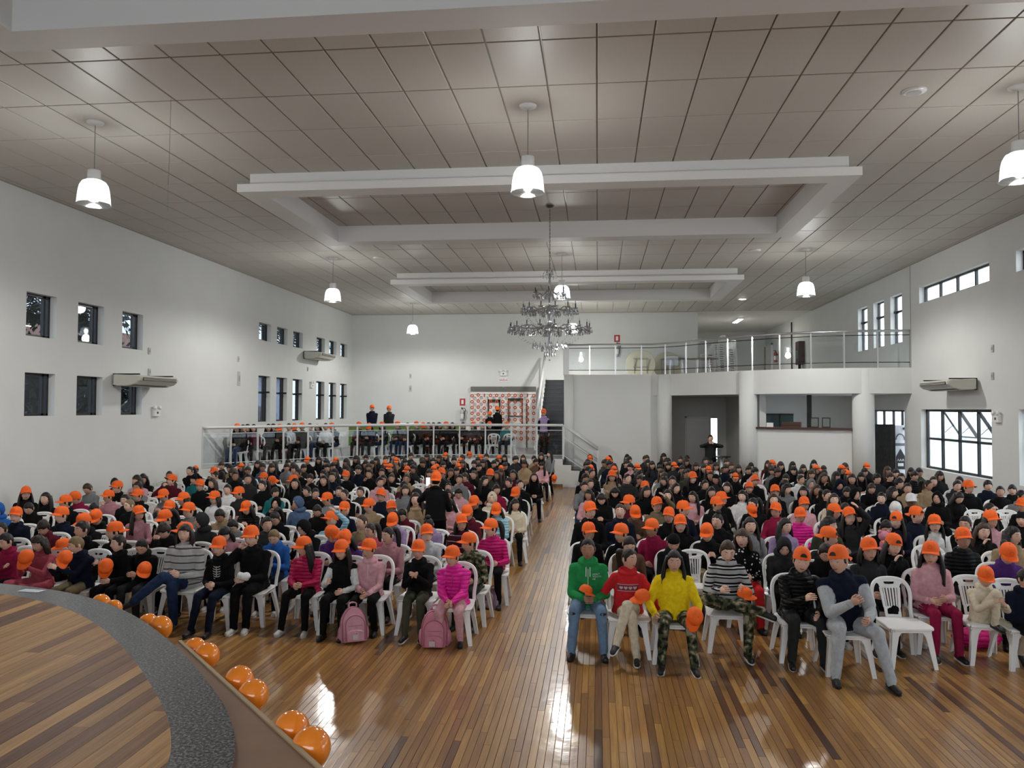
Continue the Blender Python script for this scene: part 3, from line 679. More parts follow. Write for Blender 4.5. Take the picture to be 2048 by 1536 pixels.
def head_pt(x, y, z, feat=True):
    """unit direction -> point of the head surface (face towards -Y)"""
    px, py, pz = x * 0.074, y * 0.092, z * 0.112
    if z < 0:
        k = -z; px *= 1 - 0.26 * k ** 1.6
        py *= (1 - 0.04 * k) if y < 0 else (1 - 0.42 * k)
    if feat and y < 0:
        gx = lambda c, w: math.exp(-((x - c) / w) ** 2)
        gz = lambda c, w: math.exp(-((z - c) / w) ** 2)
        py -= 0.019 * gx(0, .13) * gz(-.20, .13) + 0.010 * gx(0, .12) * gz(0.0, .16)
        py += 0.008 * (gx(.40, .16) + gx(-.40, .16)) * gz(.03, .11)
        py -= 0.004 * gz(.24, .08) * gx(0, .6) + 0.005 * gx(0, .24) * gz(-.53, .09) + 0.007 * gx(0, .3) * gz(-.86, .12)
    return Vector((px, py, pz))
def sph_dirs(n, k):
    D = [(0, 0, -1)]
    for i in range(1, k):
        t = -math.pi / 2 + math.pi * i / k
        for j in range(n): a = 2 * math.pi * j / n - math.pi / 2; D.append((math.cos(t) * math.cos(a), math.cos(t) * math.sin(a), math.sin(t)))
    D.append((0, 0, 1))
    F = [(0, 1 + (j + 1) % n, 1 + j) for j in range(n)]
    for i in range(k - 2):
        for j in range(n): a = 1 + i * n + j; b = 1 + i * n + (j + 1) % n; F.append((a, b, b + n, a + n))
    o = 1 + (k - 2) * n; F += [(o + j, o + (j + 1) % n, len(D) - 1) for j in range(n)]
    return D, F
def head_mb(mb, M, n=34, k=26, detail=True):
    D, F = sph_dirs(n, k); mb.add([M @ head_pt(*d) for d in D], F, 0)
    for s in (-1, 1):
        E = MB().ball((0, 0, 0), (0.009, 0.020, 0.030), 8, 6)
        mb.add([M @ (Vector(v) + Vector((s * 0.073, 0.012, -0.004))) for v in E.v], E.f, 0)
        if detail:
            c = head_pt(s * 0.40, -0.90, 0.03); c.y += 0.004
            E = MB().ball(c, (0.0125, 0.0065, 0.0056), 10, 6); mb.add([M @ Vector(v) for v in E.v], E.f, 4)
            E = MB().ball(c + Vector((0, -0.0055, 0)), (0.0058, 0.0025, 0.0058), 8, 6); mb.add([M @ Vector(v) for v in E.v], E.f, 5)
            B = []
            for q in range(5):
                u = 0.20 + 0.11 * q; B.append(M @ (head_pt(s * u, -math.sqrt(max(0.1, 1 - u * u - 0.05)), 0.27 + 0.035 * math.sin(q / 4 * 2.6)) + Vector((0, -0.002, 0))))
            mb.tube(B, [0.0022, 0.0032, 0.0034, 0.0028, 0.0016], 5, 5)
            B = [M @ (Vector((c.x, c.y - 0.003, c.z + 0.006)) + Vector((0.014 * q, 0.003 * abs(q), -0.003 * q * q))) for q in (-1, -.5, 0, .5, 1)]
            mb.tube(B, 0.0018, 4, 5)
        else:
            c = head_pt(s * 0.40, -0.90, 0.05); E = MB().ball(c, (0.013, 0.006, 0.007), 6, 4); mb.add([M @ Vector(v) for v in E.v], E.f, 5)
    c = head_pt(0, -0.84, -0.53); E = MB().ball(c + Vector((0, 0.004, 0)), (0.023, 0.007, 0.0075), 10, 6); mb.add([M @ Vector(v) for v in E.v], E.f, 6)
def az(x, y): return abs(math.atan2(x, -y))      # 0 = face, pi = nape
def hairline(a, front=0.5):
    pts = [(0, front), (0.75, front - 0.1), (1.12, 0.12), (1.25, -0.18), (1.45, -0.22), (1.75, -0.3), (2.2, -0.62), (3.2, -0.68)]
    for (a0, z0), (a1, z1) in zip(pts, pts[1:]):
        if a <= a1: return z0 + (z1 - z0) * (a - a0) / (a1 - a0)
    return -0.68
def shell(fac, line, n=30, k=22, noise=0.0, inner=0.84, smooth=0.06):
    D, F = sph_dirs(n, k); vs = []
    for d in D:
        t = (d[2] - line(az(d[0], d[1]))) / smooth; t = max(0, min(1, t)); t = t * t * (3 - 2 * t)
        q = inner + (fac - inner) * t
        if noise: q += t * noise * (math.sin(d[0] * 17 + d[2] * 9) * math.sin(d[1] * 13 + 1.3) + 0.6 * math.sin(d[0] * 31 + d[1] * 23 + d[2] * 19))
        vs.append(head_pt(*d, feat=False) * q)
    return MB().add(vs, F)
def fall(mb, z0, z1, a0=1.15, spread=1.0, front=0.0, n=9, rows=8):
    """hair hanging round the back of the head down to z1"""
    vs = []; W = 2 * n + 1
    for r in range(rows + 1):
        t = r / rows; z = z0 + (z1 - z0) * t
        for side in (1.09, 0.9 - 0.22 * t):
            for i in range(-n, n + 1):
                a = math.pi - (math.pi - a0) * i / n
                rx = (0.080 + 0.024 * math.sin(min(1, t * 1.4) * 1.6) * spread) * side; ry = (0.094 + 0.012 * t - 0.02 * t * t) * side
                wob = 1 + 0.025 * math.sin(i * 1.7 + t * 5)
                vs.append(Vector((math.sin(a) * rx * wob, -math.cos(a) * ry * wob + 0.012 - front * t * (abs(i) / n) ** 2, z + (0.02 * math.sin(i * 2.3) if r == rows else 0))))
    fs = []
    for r in range(rows):
        o = r * 2 * W; q = o + 2 * W
        for i in range(W - 1):
            fs.append((o + i, o + i + 1, q + i + 1, q + i)); fs.append((o + W + i + 1, o + W + i, q + W + i, q + W + i + 1))
        fs.append((o, q, q + W, o + W)); fs.append((o + W - 1, o + 2 * W - 1, q + 2 * W - 1, q + W - 1))
    o = rows * 2 * W
    for i in range(W - 1): fs.append((o + i, o + i + 1, o + W + i + 1, o + W + i)); fs.append((i + 1, i, W + i, W + i + 1))
    mb.add(vs, fs); return mb
HM = {}
HM['short'] = shell(1.085, lambda a: hairline(a, 0.50), noise=0.018).mesh('hair', HAIR['k'], True)
HM['crop'] = shell(1.045, lambda a: hairline(a, 0.55), noise=0.006).mesh('hair', HAIR['k'], True)
HM['mop'] = shell(1.13, lambda a: hairline(a, 0.30), noise=0.03).mesh('hair', HAIR['k'], True)
HM['long'] = fall(shell(1.11, lambda a: hairline(a, 0.50), noise=0.012), 0.05, -0.32, 1.16, 1.9, 0.02).mesh('hair', HAIR['k'], True)
HM['bob'] = fall(shell(1.09, lambda a: hairline(a, 0.36), noise=0.01), 0.04, -0.15, 1.15, 1.2).mesh('hair', HAIR['k'], True)
_b = shell(1.05, lambda a: hairline(a, 0.52), noise=0.005); _b.tube(smooth_path([(0, 0.085, 0.05), (0, 0.15, 0.06), (0.02, 0.17, -0.02), (0.03, 0.16, -0.16), (0.02, 0.14, -0.24)], 3), [0.02, 0.03, 0.036, 0.038, 0.04, 0.04, 0.04, 0.038, 0.034, 0.03, 0.024, 0.016, 0.008], 8)
HM['tail'] = _b.mesh('hair', HAIR['k'], True)
_b = shell(1.05, lambda a: hairline(a, 0.52), noise=0.005); _b.ball((0, 0.03, 0.125), (0.042, 0.042, 0.036), 10, 8)
HM['bun'] = _b.mesh('hair', HAIR['k'], True)
# hood pulled up, woollen hat
def hood_line(a): return 0.66 if a < 0.3 else (0.66 - (a - 0.3) * 1.35 if a < 1.15 else -0.5 - (a - 1.15) * 1.2)
_h = shell(1.24, hood_line, noise=0.02, inner=0.8, smooth=0.10); _h.ball((0, 0.03, -0.115), (0.118, 0.105, 0.062), 16, 8)
HOOD_ME = _h.mesh('hood', CL['k'][1], True)
BEAN_ME = shell(1.14, lambda a: 0.28 - 0.12 * a / 3.14, noise=0.006).mesh('beanie', CL['k'][1], True)
# cap: crown of panels, peak, button, rear arch
def cap_parts():
    n, k = 32, 9; vs = []; fs = []
    for i in range(k + 1):
        t = i / k; ang = t * math.pi / 2
        for j in range(n):
            a = 2 * math.pi * j / n; fx, fy = math.sin(a), -math.cos(a)
            fr = max(0, -fy) ; rr = math.cos(ang) ** 0.62 if i < k else 0.0
            bulge = 1 + 0.05 * fr * math.sin(2 * ang) + 0.012 * abs(math.sin(3 * a))
            vs.append((fx * 0.087 * rr * bulge, fy * 0.106 * rr * bulge, 0.012 + 0.116 * math.sin(ang) * (1 + 0.08 * fr * math.cos(ang)) - 0.012 * (1 - t) * (1 - fr)))
    for i in range(k):
        for j in range(n): fs.append((i * n + j, i * n + (j + 1) % n, (i + 1) * n + (j + 1) % n, (i + 1) * n + j))
    crown = MB().add(vs, fs)
    crown.ball((0, 0, 0.134), (0.009, 0.009, 0.005), 8, 4)
    lg = MB()      # raised stitched emblem on the front panel
    for q in range(24):
        a0 = 2 * math.pi * q / 24; a1 = 2 * math.pi * (q + 1) / 24
        def P(a, r):
            z_ = 0.066 + r * 0.9 * math.cos(a); an = math.asin(min(0.98, (z_ - 0.012) / 0.120)); x_ = r * math.sin(a)
            return Vector((x_, -0.106 * math.cos(an) ** 0.62 * (1 + 0.05 * math.sin(2 * an)) * math.sqrt(max(0.1, 1 - (x_ / 0.09) ** 2)) - 0.0035, z_))
        lg.add([P(a0, .016), P(a1, .016), P(a1, .022), P(a0, .022)], [(0, 1, 2, 3)])
    pk = MB(); vs = []; fs = []; W, R = 14, 6
    for lay in (0, 1):
        for r in range(R + 1):
            t = r / R
            for i in range(W + 1):
                u = -1 + 2 * i / W; a = u * 1.25
                ex = 0.088 * math.sin(a); ey = -0.106 * math.cos(a)
                L = 0.078 * (1 - u ** 4 * 0.75)
                vs.append((ex * (1 + 0.05 * t), ey - L * t * (0.55 + 0.45 * math.cos(a)), 0.024 - 0.030 * u * u * (0.35 + 0.65 * t) - 0.014 * t - 0.004 * lay))
    o = (R + 1) * (W + 1)
    for r in range(R):
        for i in range(W):
            a = r * (W + 1) + i; fs += [(a, a + W + 1, a + W + 2, a + 1), (o + a, o + a + 1, o + a + W + 2, o + a + W + 1)]
    fs += [(R * (W + 1) + i, o + R * (W + 1) + i, o + R * (W + 1) + i + 1, R * (W + 1) + i + 1) for i in range(W)]
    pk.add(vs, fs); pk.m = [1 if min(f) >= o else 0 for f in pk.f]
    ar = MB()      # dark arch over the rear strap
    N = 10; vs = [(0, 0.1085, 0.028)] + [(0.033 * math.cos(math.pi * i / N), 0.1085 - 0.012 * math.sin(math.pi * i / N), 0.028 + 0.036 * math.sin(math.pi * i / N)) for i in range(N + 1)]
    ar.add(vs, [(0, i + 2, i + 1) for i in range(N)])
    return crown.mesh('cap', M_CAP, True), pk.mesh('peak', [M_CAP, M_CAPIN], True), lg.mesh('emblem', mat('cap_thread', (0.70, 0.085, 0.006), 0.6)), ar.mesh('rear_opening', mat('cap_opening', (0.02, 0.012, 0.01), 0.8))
CAP_ME, PEAK_ME, EMB_ME, ARCH_ME = cap_parts()

# ------------------------------------------------------------------ bodies: overlapping volumes fused into one skin
def ik(a, b, l1, l2, pole):
    a, b, pole = Vector(a), Vector(b), Vector(pole); d = b - a; L = min(d.length, (l1 + l2) * 0.995); dn = d.normalized()
    x = (l1 * l1 - l2 * l2 + L * L) / (2 * L); h = math.sqrt(max(0, l1 * l1 - x * x))
    pp = pole - dn * pole.dot(dn)
    pp = pp.normalized() if pp.length > 1e-6 else Vector((0, 0, -1))
    return a + dn * x + pp * h, a + dn * L
BODY = {}
def hand_mb(mb, wrist, direction, palm_n, s, thumb_side, curl, mi=0, res=6):
    d = Vector(direction).normalized(); nrm = Vector(palm_n); nrm = (nrm - d * nrm.dot(d)).normalized(); sd = d.cross(nrm).normalized()
    w = Vector(wrist)
    M = Matrix(((sd.x, d.x, nrm.x, w.x), (sd.y, d.y, nrm.y, w.y), (sd.z, d.z, nrm.z, w.z), (0, 0, 0, 1)))
    mb.ball((0, 0.042 * s, 0), (0.036 * s, 0.048 * s, 0.015 * s), 10, 8, mi, M)
    for i, (x, L) in enumerate(((-0.026, 0.062), (-0.009, 0.072), (0.009, 0.068), (0.026, 0.054))):
        x *= s; L *= s; c, z, y = 0.0, 0.0, 0.078 * s; P = [(x, y - 0.015 * s, 0)]
        for seg in (0.45, 0.32, 0.23):
            c += curl; y += L * seg * math.cos(c); z += L * seg * math.sin(c); P.append((x * (1 + 0.12), y, z))
        mb.tube([M @ Vector(p) for p in P], [0.0088 * s, 0.0086 * s, 0.0078 * s, 0.0058 * s], res, mi)
    t = thumb_side
    P = [(0.022 * t * s, 0.018 * s, 0.004), (0.042 * t * s, 0.045 * s, 0.012 * s), (0.046 * t * s, 0.072 * s, 0.022 * s), (0.040 * t * s, 0.088 * s, 0.028 * s)]
    mb.tube([M @ Vector(p) for p in P], [0.013 * s, 0.0105 * s, 0.009 * s, 0.006 * s], res, mi)
def make_body(key, s=1.0, lean=0.05, side=0.0, head=(0, 0, 0), hands=None, knees=None, feet=None, stand=False, bulk=1.0, vox=0.013, tris=4200, hand_curl=(0.35, 0.35), hd=(34, 26), detail=True, hoodie=True, head_s=None, hips=(0, 0.03), elbow=None, foot_dir=None, skirt=False, longcoat=0.0):
    """skeleton in metres, person faces -Y, floor at z=0; returns mesh + head matrix"""
    hz = 0.52 if not stand else 0.90 * s
    H = Vector((hips[0], hips[1], hz))
    upv = Vector((math.sin(side), -math.sin(lean), math.cos(lean))).normalized(); rgt = Vector((math.cos(side), 0, -math.sin(side))); fwd = upv.cross(rgt).normalized() * 1.0
    fwd = Vector((0, -math.cos(lean), -math.sin(lean)))
    spine = 0.41 * s if not stand else 0.46 * s
    NB = H + upv * spine
    hs = head_s or (1.04 if s < 1.08 else 1.08)
    hy, hp, hr = head
    Rh = Matrix.Rotation(hy, 4, 'Z') @ Matrix.Rotation(hp, 4, 'X') @ Matrix.Rotation(hr, 4, 'Y')
    HC = NB + upv * (0.030 * s) + (Rh @ Vector((0, -0.022, 0.098 * hs)))
    HMx = Matrix.Translation(HC) @ Rh @ Matrix.Scale(hs, 4)
    prim = []      # (p0,p1,r0,r1,zone)
    mb = MB()
    def limb(p0, p1, r0, r1, zone, n=12):
        p0, p1 = Vector(p0), Vector(p1); d = (p1 - p0); L = d.length; d = d.normalized() if L > 1e-6 else Vector((0, 0, 1))
        ps, rs = [], []
        for k in range(4): a = math.pi / 2 * (k + 0.35) / 4; ps.append(p0 - d * r0 * math.cos(a)); rs.append(r0 * math.sin(a))
        for k in range(1, 4): t = k / 4; ps.append(p0.lerp(p1, t)); rs.append(r0 + (r1 - r0) * t)
        for k in range(4): a = math.pi / 2 * (3.65 - k) / 4; ps.append(p1 + d * r1 * math.cos(a)); rs.append(r1 * math.sin(a))
        mb.tube(ps, rs, n); prim.append((p0, p1, (r0 + r1) / 2, zone))
    # torso as a loft of ellipses
    rings = [(-0.09, 0.135, 0.105), (-0.03, 0.158, 0.118), (0.06, 0.150, 0.112), (0.16, 0.146, 0.108), (0.27, 0.150, 0.112), (0.335, 0.132, 0.098), (0.385, 0.090, 0.075), (0.425, 0.052, 0.052)]
    k = spine / 0.41; vs = []; n = 24
    for t, rx, ry in rings:
        c = H + upv * (t * k); rx *= s * bulk; ry *= s * bulk
        if longcoat and t < 0.05: rx *= 1 + longcoat * 0.3
        for j in range(n):
            a = 2 * math.pi * j / n; vs.append(c + rgt * rx * math.cos(a) - fwd * ry * math.sin(a))
    fs = [(i * n + j, i * n + (j + 1) % n, (i + 1) * n + (j + 1) % n, (i + 1) * n + j) for i in range(len(rings) - 1) for j in range(n)]
    fs += [tuple(reversed(range(n))), tuple(range((len(rings) - 1) * n, len(rings) * n))]
    mb.add(vs, fs)
    prim.append((H + upv * 0.0, H + upv * 0.36 * k, 0.115 * s, 1))
    prim.append((H - upv * 0.10, H - upv * 0.09, 0.10 * s, 2))
    limb(NB - upv * 0.03, HC + (Rh @ Vector((0, 0.01, -0.05))), 0.050 * s, 0.046 * s, 0)
    if hoodie:
        T = []; 
        for q in range(17):
            a = 2 * math.pi * q / 16; T.append(NB + upv * (-0.006 + 0.028 * -math.cos(a) * -0.8) + rgt * math.sin(a) * 0.086 * s - fwd * (-math.cos(a)) * -0.074 * s * 1.0)
        for q in range(16): limb(T[q], T[q + 1], 0.023 * s, 0.023 * s, 1, 8)
    # arms
    if hands is None: hands = ((-0.07, -0.22, 0.60), (0.07, -0.22, 0.60))
    for i, sg in enumerate((-1, 1)):
        SH = H + upv * (0.335 * k) + rgt * (sg * 0.142 * s * (0.4 + 0.6 * bulk)) - upv * 0.012; l1, l2 = 0.262 * s, 0.225 * s
        tgt = Vector(hands[i]); pole = Vector((sg * 0.55, 0.45, -0.8)) if elbow is None or elbow[i] is None else Vector(elbow[i])
        E, Wp = ik(SH, tgt, l1, l2, pole)
        limb(H + upv * (0.325 * k) + rgt * (sg * 0.06 * s), SH, 0.058 * s * bulk, 0.055 * s * bulk, 1)
        limb(SH, E, 0.053 * s * bulk, 0.045 * s * bulk, 11); limb(E, Wp, 0.045 * s * bulk, 0.033 * s * (0.5 + 0.5 * bulk), 11)
        d = (Wp - E).normalized()
        inward = Vector((-sg, -0.2, 0.1)) if hand_curl[i] < 0.8 else Vector((-sg * 0.6, 0.6, 0.2))
        prim.append((Wp + d * 0.05, Wp + d * 0.1, 0.02, 0))
        if detail is not None: BODY.setdefault('_h', []).append((Wp + d * 0.012, d, inward, s * 0.92, sg, hand_curl[i]))
    # legs
    soles = []
    for i, sg in enumerate((-1, 1)):
        HJ = H + Vector((sg * 0.085 * s, -0.01, -0.03))
        if stand:
            F = Vector(feet[i]) if feet else Vector((sg * 0.09, 0.02, 0.085)); l1, l2 = 0.42 * s, 0.42 * s
            Kn, An = ik(HJ, F, l1, l2, Vector((0, -1, 0)))
        else:
            F = Vector(feet[i]) if feet else Vector((sg * 0.12, -0.40, 0.085))
            if knees: Kn, An = Vector(knees[i]), F
            else: Kn, An = ik(HJ, F, 0.40 * (0.6 + 0.4 * s), 0.40 * (0.6 + 0.4 * s), Vector((0, -0.5, 1)))
        limb(HJ, Kn, 0.088 * s * (0.4 + 0.6 * bulk), 0.062 * s, 2); limb(Kn, An, 0.060 * s, 0.044 * s, 2)
        fd = Vector(foot_dir[i]) if foot_dir else Vector((sg * 0.15, -1, -0.12)); fd.normalize()
        A2 = An + Vector((0, 0.0, -0.045)) if (not foot_dir) else An - Vector((0, 0, 0.03))
        limb(A2 - fd * 0.035, A2 + fd * 0.125 * (0.5 + 0.5 * s), 0.038, 0.033, 3, 10)
        soles.append((A2 - Vector((0, 0, 0.027)), fd, s))
    hl = BODY.pop('_h', [])
    src = mb.mesh('src_' + key, [M_EYE]); ob = bpy.data.objects.new('src_' + key, src); COL.objects.link(ob)
    md = ob.modifiers.new('r', 'REMESH'); md.mode = 'VOXEL'; md.voxel_size = vox; md.adaptivity = 0.0
    sm = ob.modifiers.new('s', 'SMOOTH'); sm.factor = 0.5; sm.iterations = 4
    dg = bpy.context.evaluated_depsgraph_get(); n0 = len(ob.evaluated_get(dg).data.polygons) * 2
    if n0 > tris:
        de = ob.modifiers.new('d', 'DECIMATE'); de.ratio = tris / n0; dg = bpy.context.evaluated_depsgraph_get()
    em = ob.evaluated_get(dg).data
    V = np.empty(len(em.vertices) * 3, np.float32); em.vertices.foreach_get('co', V); V = V.reshape(-1, 3)
    N = np.empty(len(em.vertices) * 3, np.float32); em.vertices.foreach_get('normal', N); N = N.reshape(-1, 3)
    polys = [tuple(p.vertices) for p in em.polygons]
    bpy.data.objects.remove(ob); bpy.data.meshes.remove(src)
    # soft folds in the cloth
    fold = np.sin(V[:, 2] * 46 + 2.2 * np.sin(V[:, 0] * 19) + 1.5 * np.sin(V[:, 1] * 23)) * np.sin(V[:, 0] * 27 + V[:, 1] * 31 + 1.0)
    V = V + N * (0.0035 * fold)[:, None]
    cent = np.array([V[list(p)].mean(0) for p in polys])
    best = np.full(len(polys), 1e9); zone = np.zeros(len(polys), int)
    for p0, p1, r, zn in prim:
        a = np.array(p0); b = np.array(p1); ab = b - a; L2 = max(1e-9, ab @ ab); t = np.clip(((cent - a) @ ab) / L2, 0, 1)
        dd = np.linalg.norm(cent - (a + t[:, None] * ab), axis=1) / r
        mk = dd < best; best[mk] = dd[mk]; zone[mk] = zn
    hgt = (cent - np.array(H)) @ np.array(upv); hem = -0.045 - longcoat
    zone[(zone == 2) & (hgt > hem) & (best < 9) & (cent[:, 1] > H.y - 0.16 * s)] = 1
    nh = (cent - np.array(NB)) @ np.array(upv); zone[(zone == 0) & (nh < 0.024 * s) & (nh > -0.2)] = 1 if hoodie else 0
    zone[(zone == 1) & (hgt < hem)] = 2; zone[zone == 11] = 7
    out = MB(); out.add(V.tolist(), polys); out.m = zone.tolist()
    for (w_, d, nn_, hs_, sg, cu) in hl: hand_mb(out, w_, d, nn_, hs_, sg * -1 if False else -sg, cu, 0, 6 if detail else 4)
    hc = H + upv * hem
    R_ = [hc + rgt * (0.160 * s * bulk) * math.cos(2 * math.pi * j / 20) + fwd * (0.120 * s * bulk) * math.sin(2 * math.pi * j / 20) for j in range(21)]
    out.tube(R_, 0.016 * s, 5, 1, False)
    for (w_, d, nn_, hs_, sg, cu) in hl: out.tube([w_ - d * 0.035, w_ - d * 0.012, w_ + d * 0.004], [0.034 * s, 0.037 * s, 0.030 * s], 9, 7)
    for a_, fd_, s_ in soles: out.tube([a_ - fd_ * 0.07, a_ - fd_ * 0.045, a_ + fd_ * 0.05, a_ + fd_ * 0.115 * (0.5 + 0.5 * s_), a_ + fd_ * 0.158 * (0.5 + 0.5 * s_)], [0.02, 0.036, 0.040, 0.038, 0.016], 10, 8, flat=0.32)
    head_mb(out, HMx, hd[0], hd[1], detail)
    me = out.mesh('person', [SKIN[1], CL['k'][1], CL['k'][1], M_SHOE['k'], M_EYE, M_IRIS, M_LIP, CL['k'][1], M_SHOE['k']], True)
    BODY[key] = (me, HMx)
    return me, HMx
def dress(o, skin, top, pants, shoe, sleeve=None, sole=False):
    for i, m_ in ((0, SKIN[skin]), (1, CL[top][1]), (2, CL[pants][1]), (3, M_SHOE[shoe]), (7, CL[sleeve or top][1]), (8, M_SOLE if sole else M_SHOE[shoe])):
        o.material_slots[i].link = 'OBJECT'; o.material_slots[i].material = m_
def put_on(o, name, me, Mx, m_=None):
    c = link(name, me, o); c.matrix_local = Mx
    if m_ is not None: c.material_slots[0].link = 'OBJECT'; c.material_slots[0].material = m_
    return c
def add_cap(parent, Mx, detail=True, rear=False):
    c = put_on(parent, 'cap', CAP_ME, Mx)
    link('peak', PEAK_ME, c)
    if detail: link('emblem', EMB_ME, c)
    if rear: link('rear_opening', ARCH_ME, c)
    return c
SHOES_OF = {}
def make_person(key, loc, rz, skin=1, top='k', pants='k', shoe='k', hair=('short', 'k'), head='n', label=None, scale=1.0, detail=True, group=None, capyaw=0.0, captilt=0.0, hoodm=None, sleeve=None, sole=False):
    me, HMx = BODY[key]
    o = link('person', me, None, loc, rz, label, 'person', group)
    o.scale = (scale,) * 3; dress(o, skin, top, pants, shoe, sleeve, sole)
    if head == 'H': put_on(o, 'hair', HM['crop'], HMx, HAIR[hair[1]]); put_on(o, 'hood', HOOD_ME, HMx, CL[hoodm or top][1])
    else:
        hn = hair[0]
        if head in 'CBLRW' and hn in ('short', 'mop', 'bun'): hn = 'crop'
        put_on(o, 'hair', HM[hn], HMx, HAIR[hair[1]])
        if head in 'CBLR':
            yw = {'C': 0, 'B': math.pi, 'L': -1.2, 'R': 1.2}[head] + capyaw
            add_cap(o, HMx @ Matrix.Translation((0, 0.004, 0.022)) @ Matrix.Rotation(yw, 4, 'Z') @ Matrix.Rotation(captilt * 0.7 + (0.10 if head == 'B' else -0.12), 4, 'X'), detail, head == 'B')
        if head == 'K': put_on(o, 'beanie', BEAN_ME, HMx, CL[hoodm or 'k'][1])
        if head == 'W':
            c = put_on(o, 'cap', CAP_ME, HMx @ Matrix.Translation((0, 0, 0.02)), CL['w'][1]); pk_ = put_on(c, 'peak', PEAK_ME, Matrix(), CL['w'][1])
    return o
# ------------------------------------------------------------------ white monobloc chair
def chair_parts():
    W, Dp, zs = 0.21, 0.205, 0.41
    seat = MB(); n = 8; vs = []; fs = []
    def corner(u, v):      # rounded square
        r = 0.93 + 0.07 * min(1, 1.0 / max(0.001, (abs(u) ** 8 + abs(v) ** 8)) ** 0.125)
        return u * W * (1.0 - 0.06 * v), v * Dp
    for lay, dz in ((0, 0.0), (1, -0.018)):
        for i in range(n + 1):
            for j in range(n + 1):
                u, v = -1 + 2 * i / n, -1 + 2 * j / n
                if abs(u) > 0.99 and abs(v) > 0.99: u *= 0.93; v *= 0.93
                x, y = corner(u, v); dish = -0.016 * (1 - u * u) * (1 - v * v) + (-0.012 * max(0, -v - 0.6) / 0.4)
                vs.append((x, y, zs + dish + dz))
    o = (n + 1) ** 2
    for i in range(n):
        for j in range(n):
            a = i * (n + 1) + j; fs += [(a, a + n + 1, a + n + 2, a + 1), (o + a, o + a + 1, o + a + n + 2, o + a + n + 1)]
    seat.add(vs, fs)
    per = [i * (n + 1) for i in range(n)] + [n * (n + 1) + j for j in range(n)] + [(n - i) * (n + 1) + n for i in range(n)] + [n - j for j in range(n)]
    rim = [Vector(vs[k]) + Vector((0, 0, -0.012)) for k in per]; seat.tube(rim + [rim[0]], 0.013, 6, cap=False)
    # apron under the seat
    for sy in (-1, 1): seat.box((-W * 0.86, sy * Dp * 0.93 - 0.008, zs - 0.055), (W * 0.86, sy * Dp * 0.93 + 0.008, zs - 0.012))
    for sx in (-1, 1): seat.box((sx * W * 0.93 - 0.008, -Dp * 0.86, zs - 0.055), (sx * W * 0.93 + 0.008, Dp * 0.86, zs - 0.012))
    legs = []
    for sx in (-1, 1):
        for sy in (-1, 1):
            L = MB(); tx, ty = sx * W * 0.90, sy * Dp * 0.90; bx, by = sx * (W + 0.028), sy * (Dp + (0.03 if sy < 0 else 0.06))
            def sec(t):      # angle-section leg, wide at the top
                x, y = tx + (bx - tx) * t, ty + (by - ty) * t; w = 0.066 * (1 - t) + 0.042 * t + 0.075 * max(0, 0.3 - t) ** 2 / 0.09; th = 0.012; z = (zs - 0.01) * (1 - t)
                P = [(0, 0), (-sx * w, 0), (-sx * w, -sy * th), (-sx * th, -sy * th), (-sx * th, -sy * w), (0, -sy * w)]
                return [(x + a, y + b, z) for a, b in P]
            ts = (0, 0.06, 0.13, 0.22, 0.5, 1.0); vs = [v for t in ts for v in sec(t)]
            fl = sx * sy > 0
            fs = []
            for i in range(len(ts) - 1):
                for k in range(6):
                    q = (i * 6 + k, i * 6 + (k + 1) % 6, (i + 1) * 6 + (k + 1) % 6, (i + 1) * 6 + k); fs.append(q if fl else q[::-1])
            fs += [tuple(range(6)), tuple(range(30, 36))[::-1]]
            L.add(vs, fs); legs.append(L)
    back = MB(); slats = []
    def bk(x, z):
        z = zs + (z - 0.43) * 0.872
        return Vector((x, Dp + 0.015 + (z - zs) * 0.24 + 0.03 * (1 - (x / 0.22) ** 2) * min(1, (z - zs) / 0.2), z))
    path = [(-0.19, 0.41), (-0.188, 0.52), (-0.20, 0.64), (-0.196, 0.74), (-0.165, 0.815), (-0.10, 0.857), (0, 0.868)]
    path = path + [(-x, z) for x, z in path[-2::-1]]
    pp = smooth_path([bk(x, z) for x, z in path], 3)
    back.tube(pp, 0.021, 6, flat=0.75)
    def strip(mb, P):      # thin plate from outline (x,z)
        f_ = [bk(x, z) + Vector((0, -0.006, 0)) for x, z in P]; b_ = [bk(x, z) + Vector((0, 0.006, 0)) for x, z in P]; k = len(P)
        mb.add(f_ + b_, [tuple(range(k)), tuple(reversed(range(k, 2 * k)))] + [(i, i + k, (i + 1) % k + k, (i + 1) % k) for i in range(k)])
    # splat: top panel with a hand slot, lower panel with a half-moon
    strip(back, [(-0.115, 0.80), (-0.10, 0.755), (0.10, 0.755), (0.115, 0.80), (0.05, 0.80), (0.0, 0.795), (-0.05, 0.80)])
    strip(back, [(-0.15, 0.825), (-0.115, 0.80), (-0.05, 0.80), (-0.06, 0.835), (-0.07, 0.86)]); strip(back, [(0.07, 0.86), (0.06, 0.835), (0.05, 0.80), (0.115, 0.80), (0.15, 0.825)])
    strip(back, [(-0.06, 0.828), (0.06, 0.828), (0.06, 0.862), (-0.06, 0.862)])
    strip(back, [(-0.085, 0.455), (-0.085, 0.54), (-0.045, 0.54), (-0.055, 0.505), (-0.058, 0.455)]); strip(back, [(0.058, 0.455), (0.055, 0.505), (0.045, 0.54), (0.085, 0.54), (0.085, 0.455)])
    strip(back, [(-0.047, 0.518), (-0.047, 0.545), (0.047, 0.545), (0.047, 0.518), (0.025, 0.532), (-0.025, 0.532)]); strip(back, [(-0.085, 0.43), (0.085, 0.43), (0.085, 0.458), (-0.085, 0.458)])
